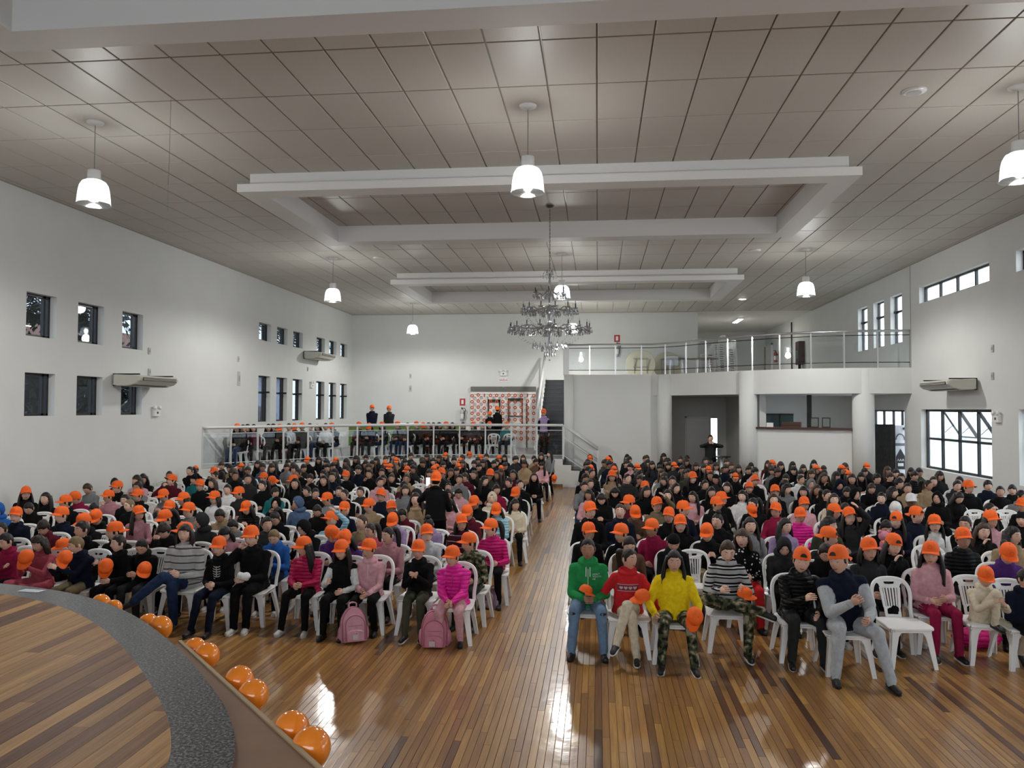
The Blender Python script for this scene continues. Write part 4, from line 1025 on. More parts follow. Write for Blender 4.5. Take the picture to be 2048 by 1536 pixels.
    for i in range(7):
        u = -1 + 2 * i / 6; S = MB(); w = 0.0065 + (0.006 if abs(u) > 0.9 else 0)
        strip(S, [(u * 0.078 - w, 0.535), (u * 0.078 + w, 0.535), (u * 0.095 + w * 1.2, 0.76), (u * 0.095 - w * 1.2, 0.76)]); slats.append(S)
    return seat, legs, back, slats
_cs, _cl, _cb, _csl = chair_parts()
CH = dict(seat=_cs.mesh('seat', M_CHAIR), back=_cb.mesh('backrest', M_CHAIR, False), legs=[l.mesh('leg', M_CHAIR) for l in _cl], slats=[s_.mesh('slat', M_CHAIR) for s_ in _csl])
_all = MB()
for q in (_cs, _cb, *_cl, *_csl): _all.add(q.v, q.f)
CH['all'] = _all.mesh('plastic_chair', M_CHAIR)
_lo = MB(); _lo.box((-0.2, -0.2, 0.39), (0.2, 0.2, 0.41))
for sx in (-1, 1):
    for sy in (-1, 1): _lo.bar((sx * 0.18, sy * 0.18, 0.41), (sx * 0.22, sy * 0.24, 0), 0.05)
_lo.tube([Vector((x, 0.22 + (z - 0.43) * 0.24, z)) for x, z in ((-0.19, 0.40), (-0.2, 0.61), (-0.14, 0.745), (0, 0.785), (0.14, 0.745), (0.2, 0.61), (0.19, 0.40))], 0.02, 5); _lo.box((-0.08, 0.25, 0.45), (0.08, 0.262, 0.6))
_lo.add([(-0.09, 0.30, 0.6), (0.09, 0.30, 0.6), (0.1, 0.315, 0.76), (-0.1, 0.315, 0.76)], [(0, 1, 2, 3)])
CHAIR_LO = _lo
def chair(label, loc, rz=0.0, parts=True, group='white plastic chairs in the hall'):
    if not parts: return link('plastic_chair', CH['all'], None, loc, rz, label, 'chair', group)
    r = thing('plastic_chair', label, 'chair', loc, rz, group)
    link('seat', CH['seat'], r)
    b = link('backrest', CH['back'], r)
    for s_ in CH['slats']: link('slat', s_, b)
    for l_ in CH['legs']: link('leg', l_, r)
    return r
# ------------------------------------------------------------------ bodies
G_ = dict(
    g0=dict(), g1=dict(head=(0.45, 0.05, 0)), g2=dict(head=(-0.45, 0.05, 0), hands=((-.12, -.25, .6), (.05, -.25, .62))), g3=dict(head=(0.05, 0.55, 0), lean=0.12, hands=((-.04, -.27, .66), (.06, -.27, .66))),
    g4=dict(head=(0.9, 0.05, 0), hands=((-.1, -.2, .6), (.14, -.24, .6))), g5=dict(head=(-0.9, 0.1, 0), hands=((-.14, -.2, .6), (.1, -.24, .6))),
    g6=dict(head=(-0.35, 0.4, 0), lean=0.15, hands=((-.05, -.33, .76), (.07, -.33, .76)), hand_curl=(.5, .5)), g7=dict(head=(0.2, 0.2, 0), lean=0.38, hands=((-.05, -.42, .64), (.06, -.42, .64))),
    g8=dict(head=(0.1, 0.1, .1), hands=((-.05, -.19, .89), (.06, -.24, .66)), hand_curl=(.6, .4)), g9=dict(head=(-.2, 0, 0), hands=((.1, -.19, .74), (-.1, -.21, .72))),
    ga=dict(s=1.17, head=(0.0, -.05, 0), bulk=1.05), gb=dict(s=1.17, head=(0.5, 0, 0), bulk=1.08, hands=((-.1, -.25, .62), (.1, -.26, .62))),
    gr=dict(head=(.3, -.1, 0), hands=((-.1, -.22, .6), (.12, -.16, 1.22)), hand_curl=(.3, .3)), gd=dict(s=1.1, head=(-.75, -.2, 0), hands=((-.14, -.2, 1.0), (.1, -.24, .62)), hand_curl=(.9, .3)),
    gs=dict(head=(0, .1, 0), bulk=1.14), gt=dict(head=(-.5, .1, 0), bulk=1.14, hands=((-.1, -.28, .62), (.06, -.28, .62))))
for k_, a_ in G_.items(): make_body(k_, **{**dict(vox=0.014, tris=4500, hd=(28, 20), bulk=1.08), **a_})
HB = dict(vox=0.0095, tris=60000)
make_body('hL1', head=(-.3, .25, 0), hands=((.10, -.2, .72), (-.10, -.23, .69)), **HB)
make_body('hL2', head=(-.25, .3, 0), hands=((-.10, -.30, .76), (.04, -.31, .76)), knees=((-.30, -.26, .52), (.30, -.26, .52)), feet=((.12, -.36, .49), (-.12, -.38, .49)), foot_dir=((1, -.2, 0), (-1, -.2, 0)), hand_curl=(.6, .6), **HB)
make_body('hL3', head=(-.7, .25, 0), lean=.12, hands=((-.24, -.30, .78), (-.10, -.33, .78)), hand_curl=(.6, .6), **HB)
make_body('hL4', head=(-.6, -.02, 0), hands=((-.2, -.24, .80), (.05, -.25, .60)), hand_curl=(.7, .3), **HB)
make_body('hL5', head=(.1, .6, .1), lean=.15, hands=((-.06, -.28, .66), (.06, -.28, .66)), **HB)
make_body('hL6', s=1.2, bulk=1.14, head=(.05, -.05, .03), hands=((-.06, -.25, .66), (.10, -.27, .66)), knees=((.04, -.38, .52), (-.06, -.43, .66)), feet=((.06, -.36, .085), (-.34, -.60, .40)), foot_dir=((.1, -1, -.1), (-.9, -.5, -.35)), longcoat=0.03, **HB)
make_body('hL7', head=(-.1, .1, 0), hands=((-.05, -.22, .58), (.06, -.22, .6)), feet=((-.12, -.52, .1), (.10, -.5, .085)), **HB)
make_body('hL8', s=1.1, bulk=1.12, head=(-.2, .12, -.1), hands=((-.12, -.18, .97), (.04, -.3, .62)), hand_curl=(.7, .5), feet=((-.02, -.5, .085), (.12, -.46, .085)), **HB)
make_body('hL9', bulk=1.15, head=(-.75, .2, 0), hands=((-.06, -.3, .6), (.07, -.3, .61)), feet=((-.16, -.46, .085), (.16, -.46, .085)), **HB)
make_body('hL10', head=(-.25, .15, 0), hands=((-.14, -.22, .68), (.10, -.24, .58)), **HB)
make_body('hL11', bulk=1.08, head=(-.45, .05, 0), hands=((-.05, -.27, .58), (.07, -.3, .55)), feet=((-.10, -.22, .085), (.14, -.25, .085)), **HB)
make_body('hL12', head=(-.1, .08, 0), bulk=1.06, hands=((-.035, -.27, .76), (.045, -.27, .76)), feet=((-.05, -.56, .12), (.12, -.40, .085)), hand_curl=(.3, .3), **HB)
make_body('hL13', bulk=1.2, lean=.12, head=(-.5, .1, 0), hands=((-.03, -.36, .58), (.05, -.36, .57)), feet=((-.12, -.22, .085), (.12, -.22, .085)), **HB)
make_body('hR1', s=1.06, bulk=1.08, head=(-.05, .02, 0), hands=((-.05, -.28, .60), (.07, -.28, .60)), feet=((-.17, -.42, .085), (.17, -.42, .085)), **HB)
make_body('hR2', s=1.03, bulk=1.04, head=(.75, 0, 0), hands=((-.34, -.10, .50), (.40, -.22, .50)), knees=((.03, -.39, .52), (-.02, -.42, .64)), feet=((.08, -.40, .085), (-.14, -.52, .26)), foot_dir=((0, -1, -.1), (-.35, -.9, -.25)), **HB)
make_body('hR3', s=1.04, bulk=1.14, head=(.0, .05, .03), hands=((-.22, -.22, .54), (.22, -.30, .55)), feet=((-.17, -.44, .085), (.17, -.46, .085)), **HB)
make_body('hR4', s=1.03, head=(.02, .35, 0), hands=((-.12, -.27, .68), (.14, -.30, .70)), knees=((-.27, -.34, .60), (.16, -.40, .52)), feet=((.28, -.48, .53), (.14, -.44, .085)), foot_dir=((.8, -.5, -.2), (.1, -1, -.1)), **HB)
make_body('hR5', s=1.08, bulk=1.14, lean=.28, head=(-.1, .05, .12), hands=((-.04, -.42, .74), (.10, -.46, .60)), feet=((-.15, -.34, .085), (.17, -.40, .085)), hand_curl=(.4, .3), **HB)
make_body('hR6', s=1.12, bulk=1.2, lean=.22, side=-.10, head=(-.75, .05, -.1), hands=((-.06, -.40, .76), (.10, -.42, .62)), feet=((-.20, -.40, .085), (.26, -.52, .085)), hand_curl=(.8, .8), **HB)
make_body('hR7', s=.98, bulk=1.1, lean=.1, head=(-.15, .35, 0), hands=((-.06, -.36, .80), (.12, -.30, .74)), knees=((-.02, -.36, .90), (.34, -.34, .42)), feet=((.0, -.28, .53), (.34, -.16, .16)), foot_dir=((.3, -1, -.2), (.2, -.5, -.8)), **HB)
make_body('st0', s=1.12, stand=True, head=(.2, 0, 0), hands=((-.08, -.2, .86), (.10, -.2, .86)), vox=.014, tris=3500, bulk=1.12)
make_body('st1', s=1.0, stand=True, head=(-.3, .1, 0), hands=((-.2, -.06, .66), (.15, -.18, .80)), vox=.014, tris=3500)
make_body('st2', s=1.1, stand=True, head=(0, -.05, 0), hands=((-.10, -.20, 1.48), (.10, -.20, 1.48)), vox=.014, tris=3500, bulk=1.12, elbow=((-1, 0, -.4), (1, 0, -.4)), hand_curl=(.8, .8))
make_body('st3', s=1.12, stand=True, head=(0, 0, 0), hands=((-.14, -.30, 1.1), (.24, -.28, 1.46)), vox=.014, tris=3500, bulk=1.1, hand_curl=(.8, .8))
make_body('lo0', vox=.03, tris=650, hd=(12, 8), detail=False); make_body('lo1', vox=.03, tris=650, hd=(12, 8), detail=False, head=(.5, .05, 0)); make_body('lo2', vox=.03, tris=650, hd=(12, 8), detail=False, head=(-.5, .1, 0))

# px py body head hair+colour top pants skin [shoe]   (head centre in the photograph; depth from the height of a seated head)
FRONT_L = """
12 1083 hL1 n short k f k 1
78 1087 hL2 n bob d X X 2 w
153 1090 hL3 n short y n x 1 k
237 1087 hL4 n short d k k 1 k
284 1093 hL5 n crop k k g 2 k
370 1067 hL6 n bob d W j 1 k
438 1095 hL7 C crop d k n 1 k
503 1075 hL8 C crop b k k 1 w
608 1095 hL9 C long k H k 2 w
683 1102 hL10 C long d k k 1 k
738 1100 hL11 C short d p k 2 k
837 1102 hL12 C crop k k o 2 k
905 1115 hL13 C short k h p 2 k
"""
FRONT_R = """
1176 1098 hR1 n tail k e J 3 k
1258 1118 hR2 n tail d r c 2 k
1348 1123 hR3 n long k y C 2 k
1455 1102 hR4 n short b s C 0 k
1603 1123 hR5 B short k V g 1 k
1677 1122 hR6 B short k n Q 2 k
1971 1156 hR7 C short d c c 2 k
2050 1158 g1 n short k n k 2
"""
MID_L = """
7 1060 g0 n short k k k 2
82 1056 g3 n mop d M k 2
205 1068 g5 B crop k k k 2
158 1063 g2 n short k k k 2
340 1073 g5 C short k k k 2
305 1073 g3 n mop d k k 2
420 1072 g3 n bob k P k 1
468 1057 g3 n short k G k 2
552 1073 g3 n crop y b n 1
667 1073 g3 R crop k u k 2
702 1075 g3 C long k u k 2
730 1070 g2 n tail d X k 2
782 1068 g2 n tail k P k 2
843 1070 g1 C crop d Q k 1
938 1087 g5 C crop k C g 2
32 1032 g0 C crop d n k 0
123 1032 g2 C crop b n k 0
63 1017 g3 n short k k k 1
13 1018 g0 H crop k b k 1
180 1043 g6 C crop k k k 2
202 1036 g3 C short d k k 2
285 1027 g4 C long d P k 2
315 1022 g0 C tail k k k 2
332 1038 g6 C tail k k k 2
377 1023 g2 C crop d G k 1
403 1043 g5 H crop k g k 2
440 1032 g3 n short k t k 3
495 1017 g6 C long k V k 1
518 1050 g1 n short k g k 2
550 1037 g3 n tail k k k 2
608 1057 g6 H crop k k k 2
660 1043 gr L crop k B k 2
730 1043 g2 n crop b t k 1
783 1043 g3 C tail k l k 2
802 1030 g3 n short k M k 2
860 1050 g3 n bun k l k 3
920 1047 g1 C bob d Z k 2
900 1010 g3 n long k p k 2
935 1028 g6 C short k M k 2
982 1058 g5 C tail k m k 1
993 1022 g3 C long b B k 0
38 988 gb C long d k k 1
98 997 g0 n long k k k 1
113 1008 g5 C short k k k 2
150 998 g6 L crop d f k 2
213 995 g5 C crop k P k 2
200 1017 g3 n short k k k 2
248 1013 g2 n crop y k k 0
277 993 g2 C crop d k k 1
255 1000 g0 n short k k k 2
343 962 gd C short d M k 1
372 940 g9 C short k k k 2
388 960 g2 K crop k T k 2
400 972 g0 C crop k k k 2
425 967 g2 n long b k k 1
432 952 g5 n tail d w k 2
322 993 g6 C crop k G k 2
372 1000 g5 C bob k k k 2
425 998 g2 C bob k w k 1
455 980 g0 n short d w k 1
478 988 g5 C short k g k 2
550 986 g4 n mop d T k 2
552 1008 g8 H crop k k k 2
595 1007 g5 H crop k S k 2
655 1000 g5 C crop d G k 2
635 1022 g3 n short k k k 2
703 1018 g4 L crop d n k 1
527 957 g2 C crop d k k 1
545 962 g3 R crop d k k 2
587 963 g5 C crop d k k 2
762 993 g0 C crop k n k 2
740 1017 g5 C short d t k 1
768 1017 g1 C crop k k k 3
830 1000 ga n long d t k 1
897 975 g0 n bun d g k 2
917 987 g3 n short k p k 2
955 1005 g6 C short k k k 3
978 1000 g0 H crop d c k 1
1030 1010 g1 n bob k c k 2
1040 970 gb n tail d k k 1
1032 988 g6 C crop k k k 2
993 980 g1 n bob k f k 2
1068 955 g0 n long d k k 1
1083 932 g5 n tail k p k 2
640 985 g1 n short k k k 2
668 985 g0 n short k n k 1
690 990 g2 n crop d k k 2
720 985 g0 n short k g k 2
615 985 g2 n short k k k 2
"""
MID_R = """
1185 1067 g1 C crop k k k 3
1235 1070 g5 C short d k k 2
1257 1087 g3 n crop d R k 1
1347 1085 g3 K crop k k k 2
1572 1097 g3 H crop k g k 1
1495 1078 g2 n bob b D r 1
1648 1103 g3 n short d k k 1
1725 1098 g0 C bob k g k 2
1807 1100 g8 B long k k M 1
1908 1117 g2 C long k p f 2
1929 1080 g0 C crop k V k 3
2012 1109 g3 C tail k u k 1
2025 1072 gb n long k t k 1
1180 1023 gb C short d k k 1
1240 1023 ga n tail b n k 1
1305 1058 g5 C crop k f k 3
1338 1032 g2 C crop d k k 2
1270 1028 g3 C crop b R k 2
1365 1052 g0 C bob d k k 1
1315 1012 gr C crop d x k 2
1365 1020 g4 C crop d n k 1
1258 1007 g5 C crop k M k 2
1408 1065 g6 C crop b k t 1
1435 1043 g2 n bun k k k 1
1500 1052 g0 n long d G k 1
1570 1053 g1 n long k l k 1
1600 1033 gs C tail k h k 2
1608 1010 gs C crop k p k 2
1550 1022 g2 C crop d f k 2
1658 1050 g4 n bob k o k 1
1658 1077 g4 B crop d g k 2
1668 1025 g4 C bob k g k 1
1722 1038 gr C long k g k 1
1747 1050 g3 n short k k k 2
1798 1043 g2 B long d n k 0
1846 1038 g1 B crop d n k 1
1886 1046 g0 C long k w k 1
1914 1049 g2 n short k k k 2
1953 1059 g8 n long b k k 0
1973 1044 g1 C long d p k 2
1979 1020 g4 n crop k k k 2
2044 1040 g2 K crop d k k 1
2045 1012 g5 C crop k k k 2
1178 990 g2 n bob k p k 3
1203 998 g3 n bob d k k 1
1255 958 gb n crop k g k 1
1230 985 g3 n bob k k k 1
1328 990 g0 n long d k k 0
1352 977 g1 n long d k k 1
1385 995 g2 n long k p k 2
1485 993 g2 n long k w k 0
1508 1010 g5 n tail k k k 1
1433 1010 g4 C crop d k k 2
1547 1000 g0 n long b k k 0
1550 985 g0 C crop d k k 2
1498 977 g0 C crop k k k 2
1510 963 g0 C crop k k k 2
1573 978 g4 n bob k G k 1
1668 1000 g0 n long b c k 0
1648 990 g1 n tail d k k 1
1710 990 g1 H crop k k k 2
1763 997 g2 n short k n k 0
1785 985 g4 n bob k k k 1
1822 1003 g0 W crop k k k 4
1790 1020 g3 W crop k k k 2
1875 997 g2 H crop k k k 2
1937 976 gb C crop k k k 2
1987 973 g0 n mop k n k 1
2018 979 g2 n mop k k k 1
1423 985 g0 n bob k k k 2
1455 975 g2 n bob d k k 1
1410 970 g1 n short k k k 2
1300 985 g1 n bob d k k 2
1612 985 g2 n bob k k k 2
1690 1018 g3 n bob d k k 1
"""
ORD = ['front', 'second', 'third', 'fourth', 'fifth', 'sixth', 'seventh', 'eighth', 'ninth', 'tenth', 'eleventh', 'twelfth', 'thirteenth', 'fourteenth', 'fifteenth', 'sixteenth', 'seventeenth', 'eighteenth', 'nineteenth', 'twentieth', 'twenty-first', 'twenty-second', 'twenty-third', 'twenty-fourth', 'twenty-fifth', 'twenty-sixth']
ORDS = ['first'] + ORD[1:]
people = []      # dicts
def parse(txt, block, front=False):
    for ln in txt.strip().splitlines():
        a = ln.split(); px, py = float(a[0]), float(a[1]); key = a[2]
        HMx = BODY[key][1]; hc = HMx.to_translation()
        sc = {'hR1': .98, 'hR2': .93, 'hR3': .94, 'hR4': 1.0, 'hR5': .95, 'hR6': 1.0, 'hR7': .83, 'hL8': .93, 'hL6': .92, 'g1': .83}.get(key, .88 if px < 1130 else .93) if front else random.uniform(0.89, 0.95) + (0.03 if px > 1130 else 0)
        p = atz(px, py, hc.z * sc)
        rz = 0.0 if front else random.uniform(-0.15, 0.15)
        rz += -0.12 * (p.x + 0.9) / 8 * -1 * -1 if not front else 0
        off = Matrix.Rotation(rz, 3, 'Z') @ Vector((hc.x, hc.y, 0)) * sc
        people.append(dict(x=p.x - off.x, y=p.y - off.y, key=key, head=a[3], hair=(a[4], a[5]), top=a[6], pants=a[7], skin=int(a[8]), shoe=a[9] if len(a) > 9 else random.choice('kkkwb'), rz=rz, sc=sc, block=block, front=front, px=px, py=py, hand=True))
parse(FRONT_L, 'stage-side', True); parse(FRONT_R, 'window-side', True); parse(MID_L, 'stage-side'); parse(MID_R, 'window-side')
# keep neighbours from sharing a seat
for it in range(30):
    for i, a in enumerate(people):
        for b in people[i + 1:]:
            dx, dy = b['x'] - a['x'], b['y'] - a['y']; r = math.hypot(dx / 0.46, dy / 0.62)
            if r < 1 and r > 1e-6:
                k_ = (1 - r) * 0.35
                for q, sg in ((a, -1), (b, 1)):
                    if not q['front']: q['y'] += sg * dy / r * k_ * 1.2; q['x'] += sg * dx / r * k_ * 0.35
for q in people: q['x'] = max(-10.3, min(8.4, q['x']))
# the dense rows further back
def plat_edge_y(x):
    for p, q in zip(edge, edge[1:]):
        if p.x <= x <= q.x: return p.y + (q.y - p.y) * (x - p.x) / (q.x - p.x)
    return 26.3
def gal_edge_y(x):
    for p, q in zip(bedge, bedge[1:]):
        if p.x <= x <= q.x: return p.y + (q.y - p.y) * (x - p.x) / (q.x - p.x)
    return 23.4
taken = [(p['x'], p['y']) for p in people]
r2 = random.Random(11)
row_y = 14.2
TOPS = 'kkkkkkkkkkkkkkkknnnngggggkkkVoGGwpMRtS'
empties = []
while row_y < 26:
    for block, xs in (('stage-side', (-10.1, -1.45)), ('window-side', (-0.35, 8.4))):
        x = xs[0] + r2.uniform(0, 0.2)
        while x < xs[1]:
            y = row_y + r2.uniform(-0.12, 0.12) + (0.06 * abs(x + 0.9))
            ymax = (plat_edge_y(x) if block == 'stage-side' else gal_edge_y(x)) - 0.75
            if block == 'window-side' and x > 6.5: ymax -= 0.6
            ok = y < ymax and all(math.hypot((x - a) / 0.52, (y - b) / 0.72) > 1 for a, b in taken)
            if ok:
                lim = 0.93
                if r2.random() < lim:
                    capp = 0.16 if block == 'stage-side' else 0.08
                    u = r2.random(); girl = r2.random() < 0.5
                    hd_ = 'C' if u < capp else ('H' if u < capp + 0.05 else ('K' if u < capp + 0.07 else 'n'))
                    people.append(dict(x=x, y=y, key=r2.choice(['g0', 'g1', 'g2', 'g3', 'g4', 'g5', 'g7', 'g9', 'g8']), head=hd_, hair=(r2.choice(['long', 'long', 'tail', 'bob']) if girl else r2.choice(['short', 'short', 'mop', 'crop']), r2.choice('kkddb')),
                                       top=r2.choice(TOPS), pants=r2.choice('kkgjn'), skin=r2.choice([1, 2, 2, 2, 3, 3]), shoe='k', rz=r2.uniform(-.25, .25), sc=r2.uniform(0.93, 1.02), block=block, front=False, hand=False))  # darker skin tones stand in for the dimmer light at the back
                else: empties.append((x, y, block))
                taken.append((x, y))
            x += r2.uniform(0.54, 0.62)
    row_y += 0.93
# rows and seats, counted from the stage and from the aisle
def fam(y): return 1 + int(max(0, y - 8.95) / 0.74)
for p in people: p['row'] = 0 if p['front'] else max(1, fam(p['y']))
for block in ('stage-side', 'window-side'):
    rows = {}
    for p in people:
        if p['block'] == block: rows.setdefault(p['row'], []).append(p)
    for r_, L in rows.items():
        L.sort(key=lambda p: p['x'], reverse=block == 'stage-side')
        for i, p in enumerate(L): p['seat'] = i
HW = dict(C='orange cap', B='backward orange cap', L='tilted orange cap', R='turned orange cap', H='raised hood', K='knit hat', W='white cap')
def describe(p):
    h = HW.get(p['head']) or '%s %s hair' % (p['hair'][0] if p['hair'][0] in ('short', 'long') else {'crop': 'cropped', 'mop': 'shaggy', 'bob': 'bobbed', 'tail': 'tied', 'bun': 'knotted'}[p['hair'][0]], HAIRN[p['hair'][1]])
    side = 'left' if p['block'] == 'stage-side' else 'right'
    return 'person in %s top with %s, %s row %s block, %s from aisle' % (CL[p['top']][0], h, ORD[p['row']], side, ORDS[p['seat']])
people.sort(key=lambda p: p['y'])
N_IND = 262
indiv, far = people[:N_IND], people[N_IND:]
print('people', len(people), 'front', len(indiv))
for p in indiv:
    lab = describe(p); dist = p['y']
    o = make_person(p['key'], (p['x'], p['y'], 0), p['rz'], p['skin'], p['top'], p['pants'], p['shoe'], p['hair'], p['head'], lab, p['sc'], dist < 16, 'seated audience', captilt=random.uniform(-.12, .08), sleeve={'hL10': 'w', 'hR6': 'Q'}.get(p['key']), sole=p['key'] in ('hR2', 'hR3', 'hR4', 'hR5', 'hL12', 'hL9') or (not p['front'] and p['y'] < 12 and random.random() < 0.4))
    p['obj'] = o
    side = 'left' if p['block'] == 'stage-side' else 'right'
    chair('white plastic chair carrying the %s person from the aisle, %s row, %s block' % (ORDS[p['seat']], ORD[p['row']], side), (p['x'], p['y'] + 0.02, 0), p['rz'], dist < 12.5)
# the rest of the crowd, too far off to tell apart
def merge(name, items, label, cat):
    V, Fc, MI, mats, mi = [], [], [], [], {}
    for me, M, over in items:
        o = len(V); V += [tuple(M @ v.co) for v in me.vertices]
        mm = []
        for i, m_ in enumerate(me.materials):
            m2 = over.get(i, m_)
            if m2.name not in mi: mi[m2.name] = len(mats); mats.append(m2)
            mm.append(mi[m2.name])
        for f in me.polygons: Fc.append(tuple(v + o for v in f.vertices)); MI.append(mm[f.material_index])
    me = bpy.data.meshes.new(name); me.from_pydata(V, [], Fc)
    for m_ in mats: me.materials.append(m_)
    me.polygons.foreach_set('material_index', MI); me.polygons.foreach_set('use_smooth', [True] * len(Fc)); me.update()
    return link(name, me, None, None, 0, label, cat, None, 'stuff')
LOH = {k_: v_ for k_, v_ in dict(crop=shell(1.13, lambda a: hairline(a, 0.22), 14, 10).mesh('lo_hair', HAIR['k'], True), long=fall(shell(1.13, lambda a: hairline(a, 0.25), 14, 10), 0.03, -0.3, 1.0, 1.3, 0.04, 4, 3).mesh('lo_hair_long', HAIR['k'], True)).items()}
LOC = MB().add(*(lambda q: (q.v, q.f))(shell(1.16, lambda a: 0.15, 12, 8))); LOC.add([(-.07, -.08, .03), (.07, -.08, .03), (.05, -.19, .0), (-.05, -.19, .0)], [(0, 1, 2, 3)]); LOC_ME = LOC.mesh('lo_cap', M_CAP, True)
items, chs = [], []
lo_ch = CHAIR_LO.mesh('far_chair', M_CHAIR)
for p in far:
    key = {'g1': 'lo1', 'g4': 'lo1', 'g2': 'lo2', 'g5': 'lo2'}.get(p['key'], 'lo0'); me, HMx = BODY[key]
    M = Matrix.Translation((p['x'], p['y'], 0)) @ Matrix.Rotation(p['rz'], 4, 'Z') @ Matrix.Scale(p['sc'], 4)
    items.append((me, M, {0: SKIN[p['skin']], 1: CL[p['top']][1], 7: CL[p['top']][1], 2: CL[p['pants']][1]}))
    items.append((LOH['long' if p['hair'][0] in ('long', 'tail', 'bob') else 'crop'], M @ HMx, {0: HAIR[p['hair'][1]]}))
    if p['head'] in 'CB': items.append((LOC_ME, M @ HMx, {}))
    chs.append((lo_ch, Matrix.Translation((p['x'], p['y'] + 0.02, 0)) @ Matrix.Rotation(p['rz'], 4, 'Z'), {}))
if items:
    merge('crowd', items, 'dense crowd of seated people in dark clothes filling the back of the hall', 'crowd')
    merge('chair_rows', chs, 'white plastic chairs under the dense crowd at the back of the hall', 'chairs')
# ------------------------------------------------------------------ people with a place of their own
def bypx(px): return next(q for q in people if q.get('px') == px)
def stand(key, pos, rz, label, scale=1.0, **k): return make_person(key, pos, rz, label=label, scale=scale, **k)
def feet_at(key, px, py, y, zf, sc):      # stand so that the head meets the pixel at depth y
    p = aty(px, py, y); hc = BODY[key][1].to_translation(); return Vector((p.x - hc.x * sc, y - hc.y * sc, zf))
stand('st0', feet_at('st0', 744, 818, 31.0, ZP, 1.0), 0.15, 'standing person in navy jacket and orange cap at the back wall of the platform', top='n', pants='k', head='C', skin=1)
stand('st0', feet_at('st0', 778, 824, 30.6, ZP, 0.98), -0.1, 'standing person in charcoal jacket with white badge and orange cap on the platform', 0.98, top='g', pants='k', head='C', skin=2)
stand('st1', feet_at('st1', 979, 840, 33.0, ZP, 0.95), 0.3, 'standing person in black beside the hanging orange rings, shorter of the two', 0.95, top='k', pants='k', head='C', skin=2)
stand('st0', feet_at('st0', 995, 834, 33.1, ZP, 0.97), 2.6, 'standing person in black before the hanging orange rings, taller of the two', 0.97, top='k', pants='k', head='C', skin=2)
stand('st1', feet_at('st1', 1087, 815, 27.7, ZP, 1.02), 0.2, 'standing person in open black jacket and lilac shirt below the black staircase', 1.02, top='l', sleeve='k', pants='k', head='C', skin=2)
p = atz(1100, 990, 0); stand('st1', (p.x, p.y, 0), -0.5, 'standing person in grey jacket holding an orange cap by the white platform wall', 0.82, top='G', pants='k', hair=('long', 'k'), skin=1)
p = atz(872, 966, 1.42); stand('st3', (p.x + 0.0, p.y, 0), math.pi - 0.1, 'standing person in black seen from behind raising a phone, orange cap on', 0.88, top='k', pants='k', head='B', skin=1)
ph = MB().box((-0.037, -0.004, -0.075), (0.037, 0.004, 0.075)).build('phone', mat('phone_black', (0.01, 0.01, 0.01), 0.2), loc=Vector((p.x, p.y, 0)) + Matrix.Rotation(math.pi - 0.1, 3, 'Z') @ Vector((.26, -.335, 1.60)) * 0.88, rz=0.3, label='smartphone with a bright screen held up over the seated crowd', cat='phone')
MB().box((-0.033, -0.0055, -0.068), (0.033, -0.004, 0.068)).build('screen', mat('lit_screen', (0.5, 0.5, 0.5), 0.3, emit=(0.85, 0.9, 1.0), estr=1.0), ph)
p = aty(1421, 884, 26.6); stand('st2', (p.x, 26.6, 0), 0, 'standing person in grey coat photographing from the dark lobby doorway', 1.0, top='g', pants='k', hair=('short', 'd'), skin=1)
PLAT = """437 C k g0|468 n k g1|484 n k g2|508 n M g0|537 n k g1|548 n g g2|561 C k g3|578 n Q g0|590 C k g3|604 C g g1|621 n G g2|638 n k g3|651 n w g1|668 C k g6|718 C k g0|741 C n g3|765 C k g2|797 C g g5|815 n k g1|833 C k g0|848 C M g3|858 n k g2|867 n g g0|877 n k g4|893 C k g2|904 n k g1|926 n k g0|948 C g g5|966 n k g2|979 C k g0|1012 C T g4"""
for i, t_ in enumerate(PLAT.split('|')):
    a = t_.split(); px = float(a[0]); q = aty(px, 850, 26.5)
    for _ in range(8): q = aty(px, 850, (plat_edge_y(max(XL + .2, min(-1.2, q.x))) + 1.05 + 0.35 * (i % 3)))
    key = a[3]; hc = BODY[key][1].to_translation()
    nm = {'C': 'orange cap', 'n': 'bare head'}[a[1]]
    lab = 'person in %s with %s behind the platform railing, %s from the left wall' % (CL[a[2]][0], nm, ORDS[i] if i < 26 else ['twenty-seventh', 'twenty-eighth', 'twenty-ninth', 'thirtieth', 'thirty-first'][i - 26])
    x_ = max(XL + 0.4, q.x)
    make_person(key, (x_, q.y, ZP), random.uniform(-.2, .2), random.choice([1, 2, 2]), a[2], random.choice('kgj'), random.choice('kw'), (random.choice(['short', 'mop', 'long']), 'k'), a[1], lab, 1.0, False, 'people seated on the platform')
    chair('white plastic chair on the platform, %s from the left wall' % (ORDS[i] if i < 26 else ['twenty-seventh', 'twenty-eighth', 'twenty-ninth', 'thirtieth', 'thirty-first'][i - 26]), (x_, q.y + 0.02, ZP), 0, False, 'white plastic chairs on the platform')
for px, lab in ((990, 'empty white chair on the platform, beside the hanging rings, towards the left wall'), (1021, 'empty white chair on the platform, beside the hanging rings, towards the stairs')):
    q = aty(px, 880, 27.6); chair(lab, (q.x, 27.6, ZP), math.pi, False, 'white plastic chairs on the platform')
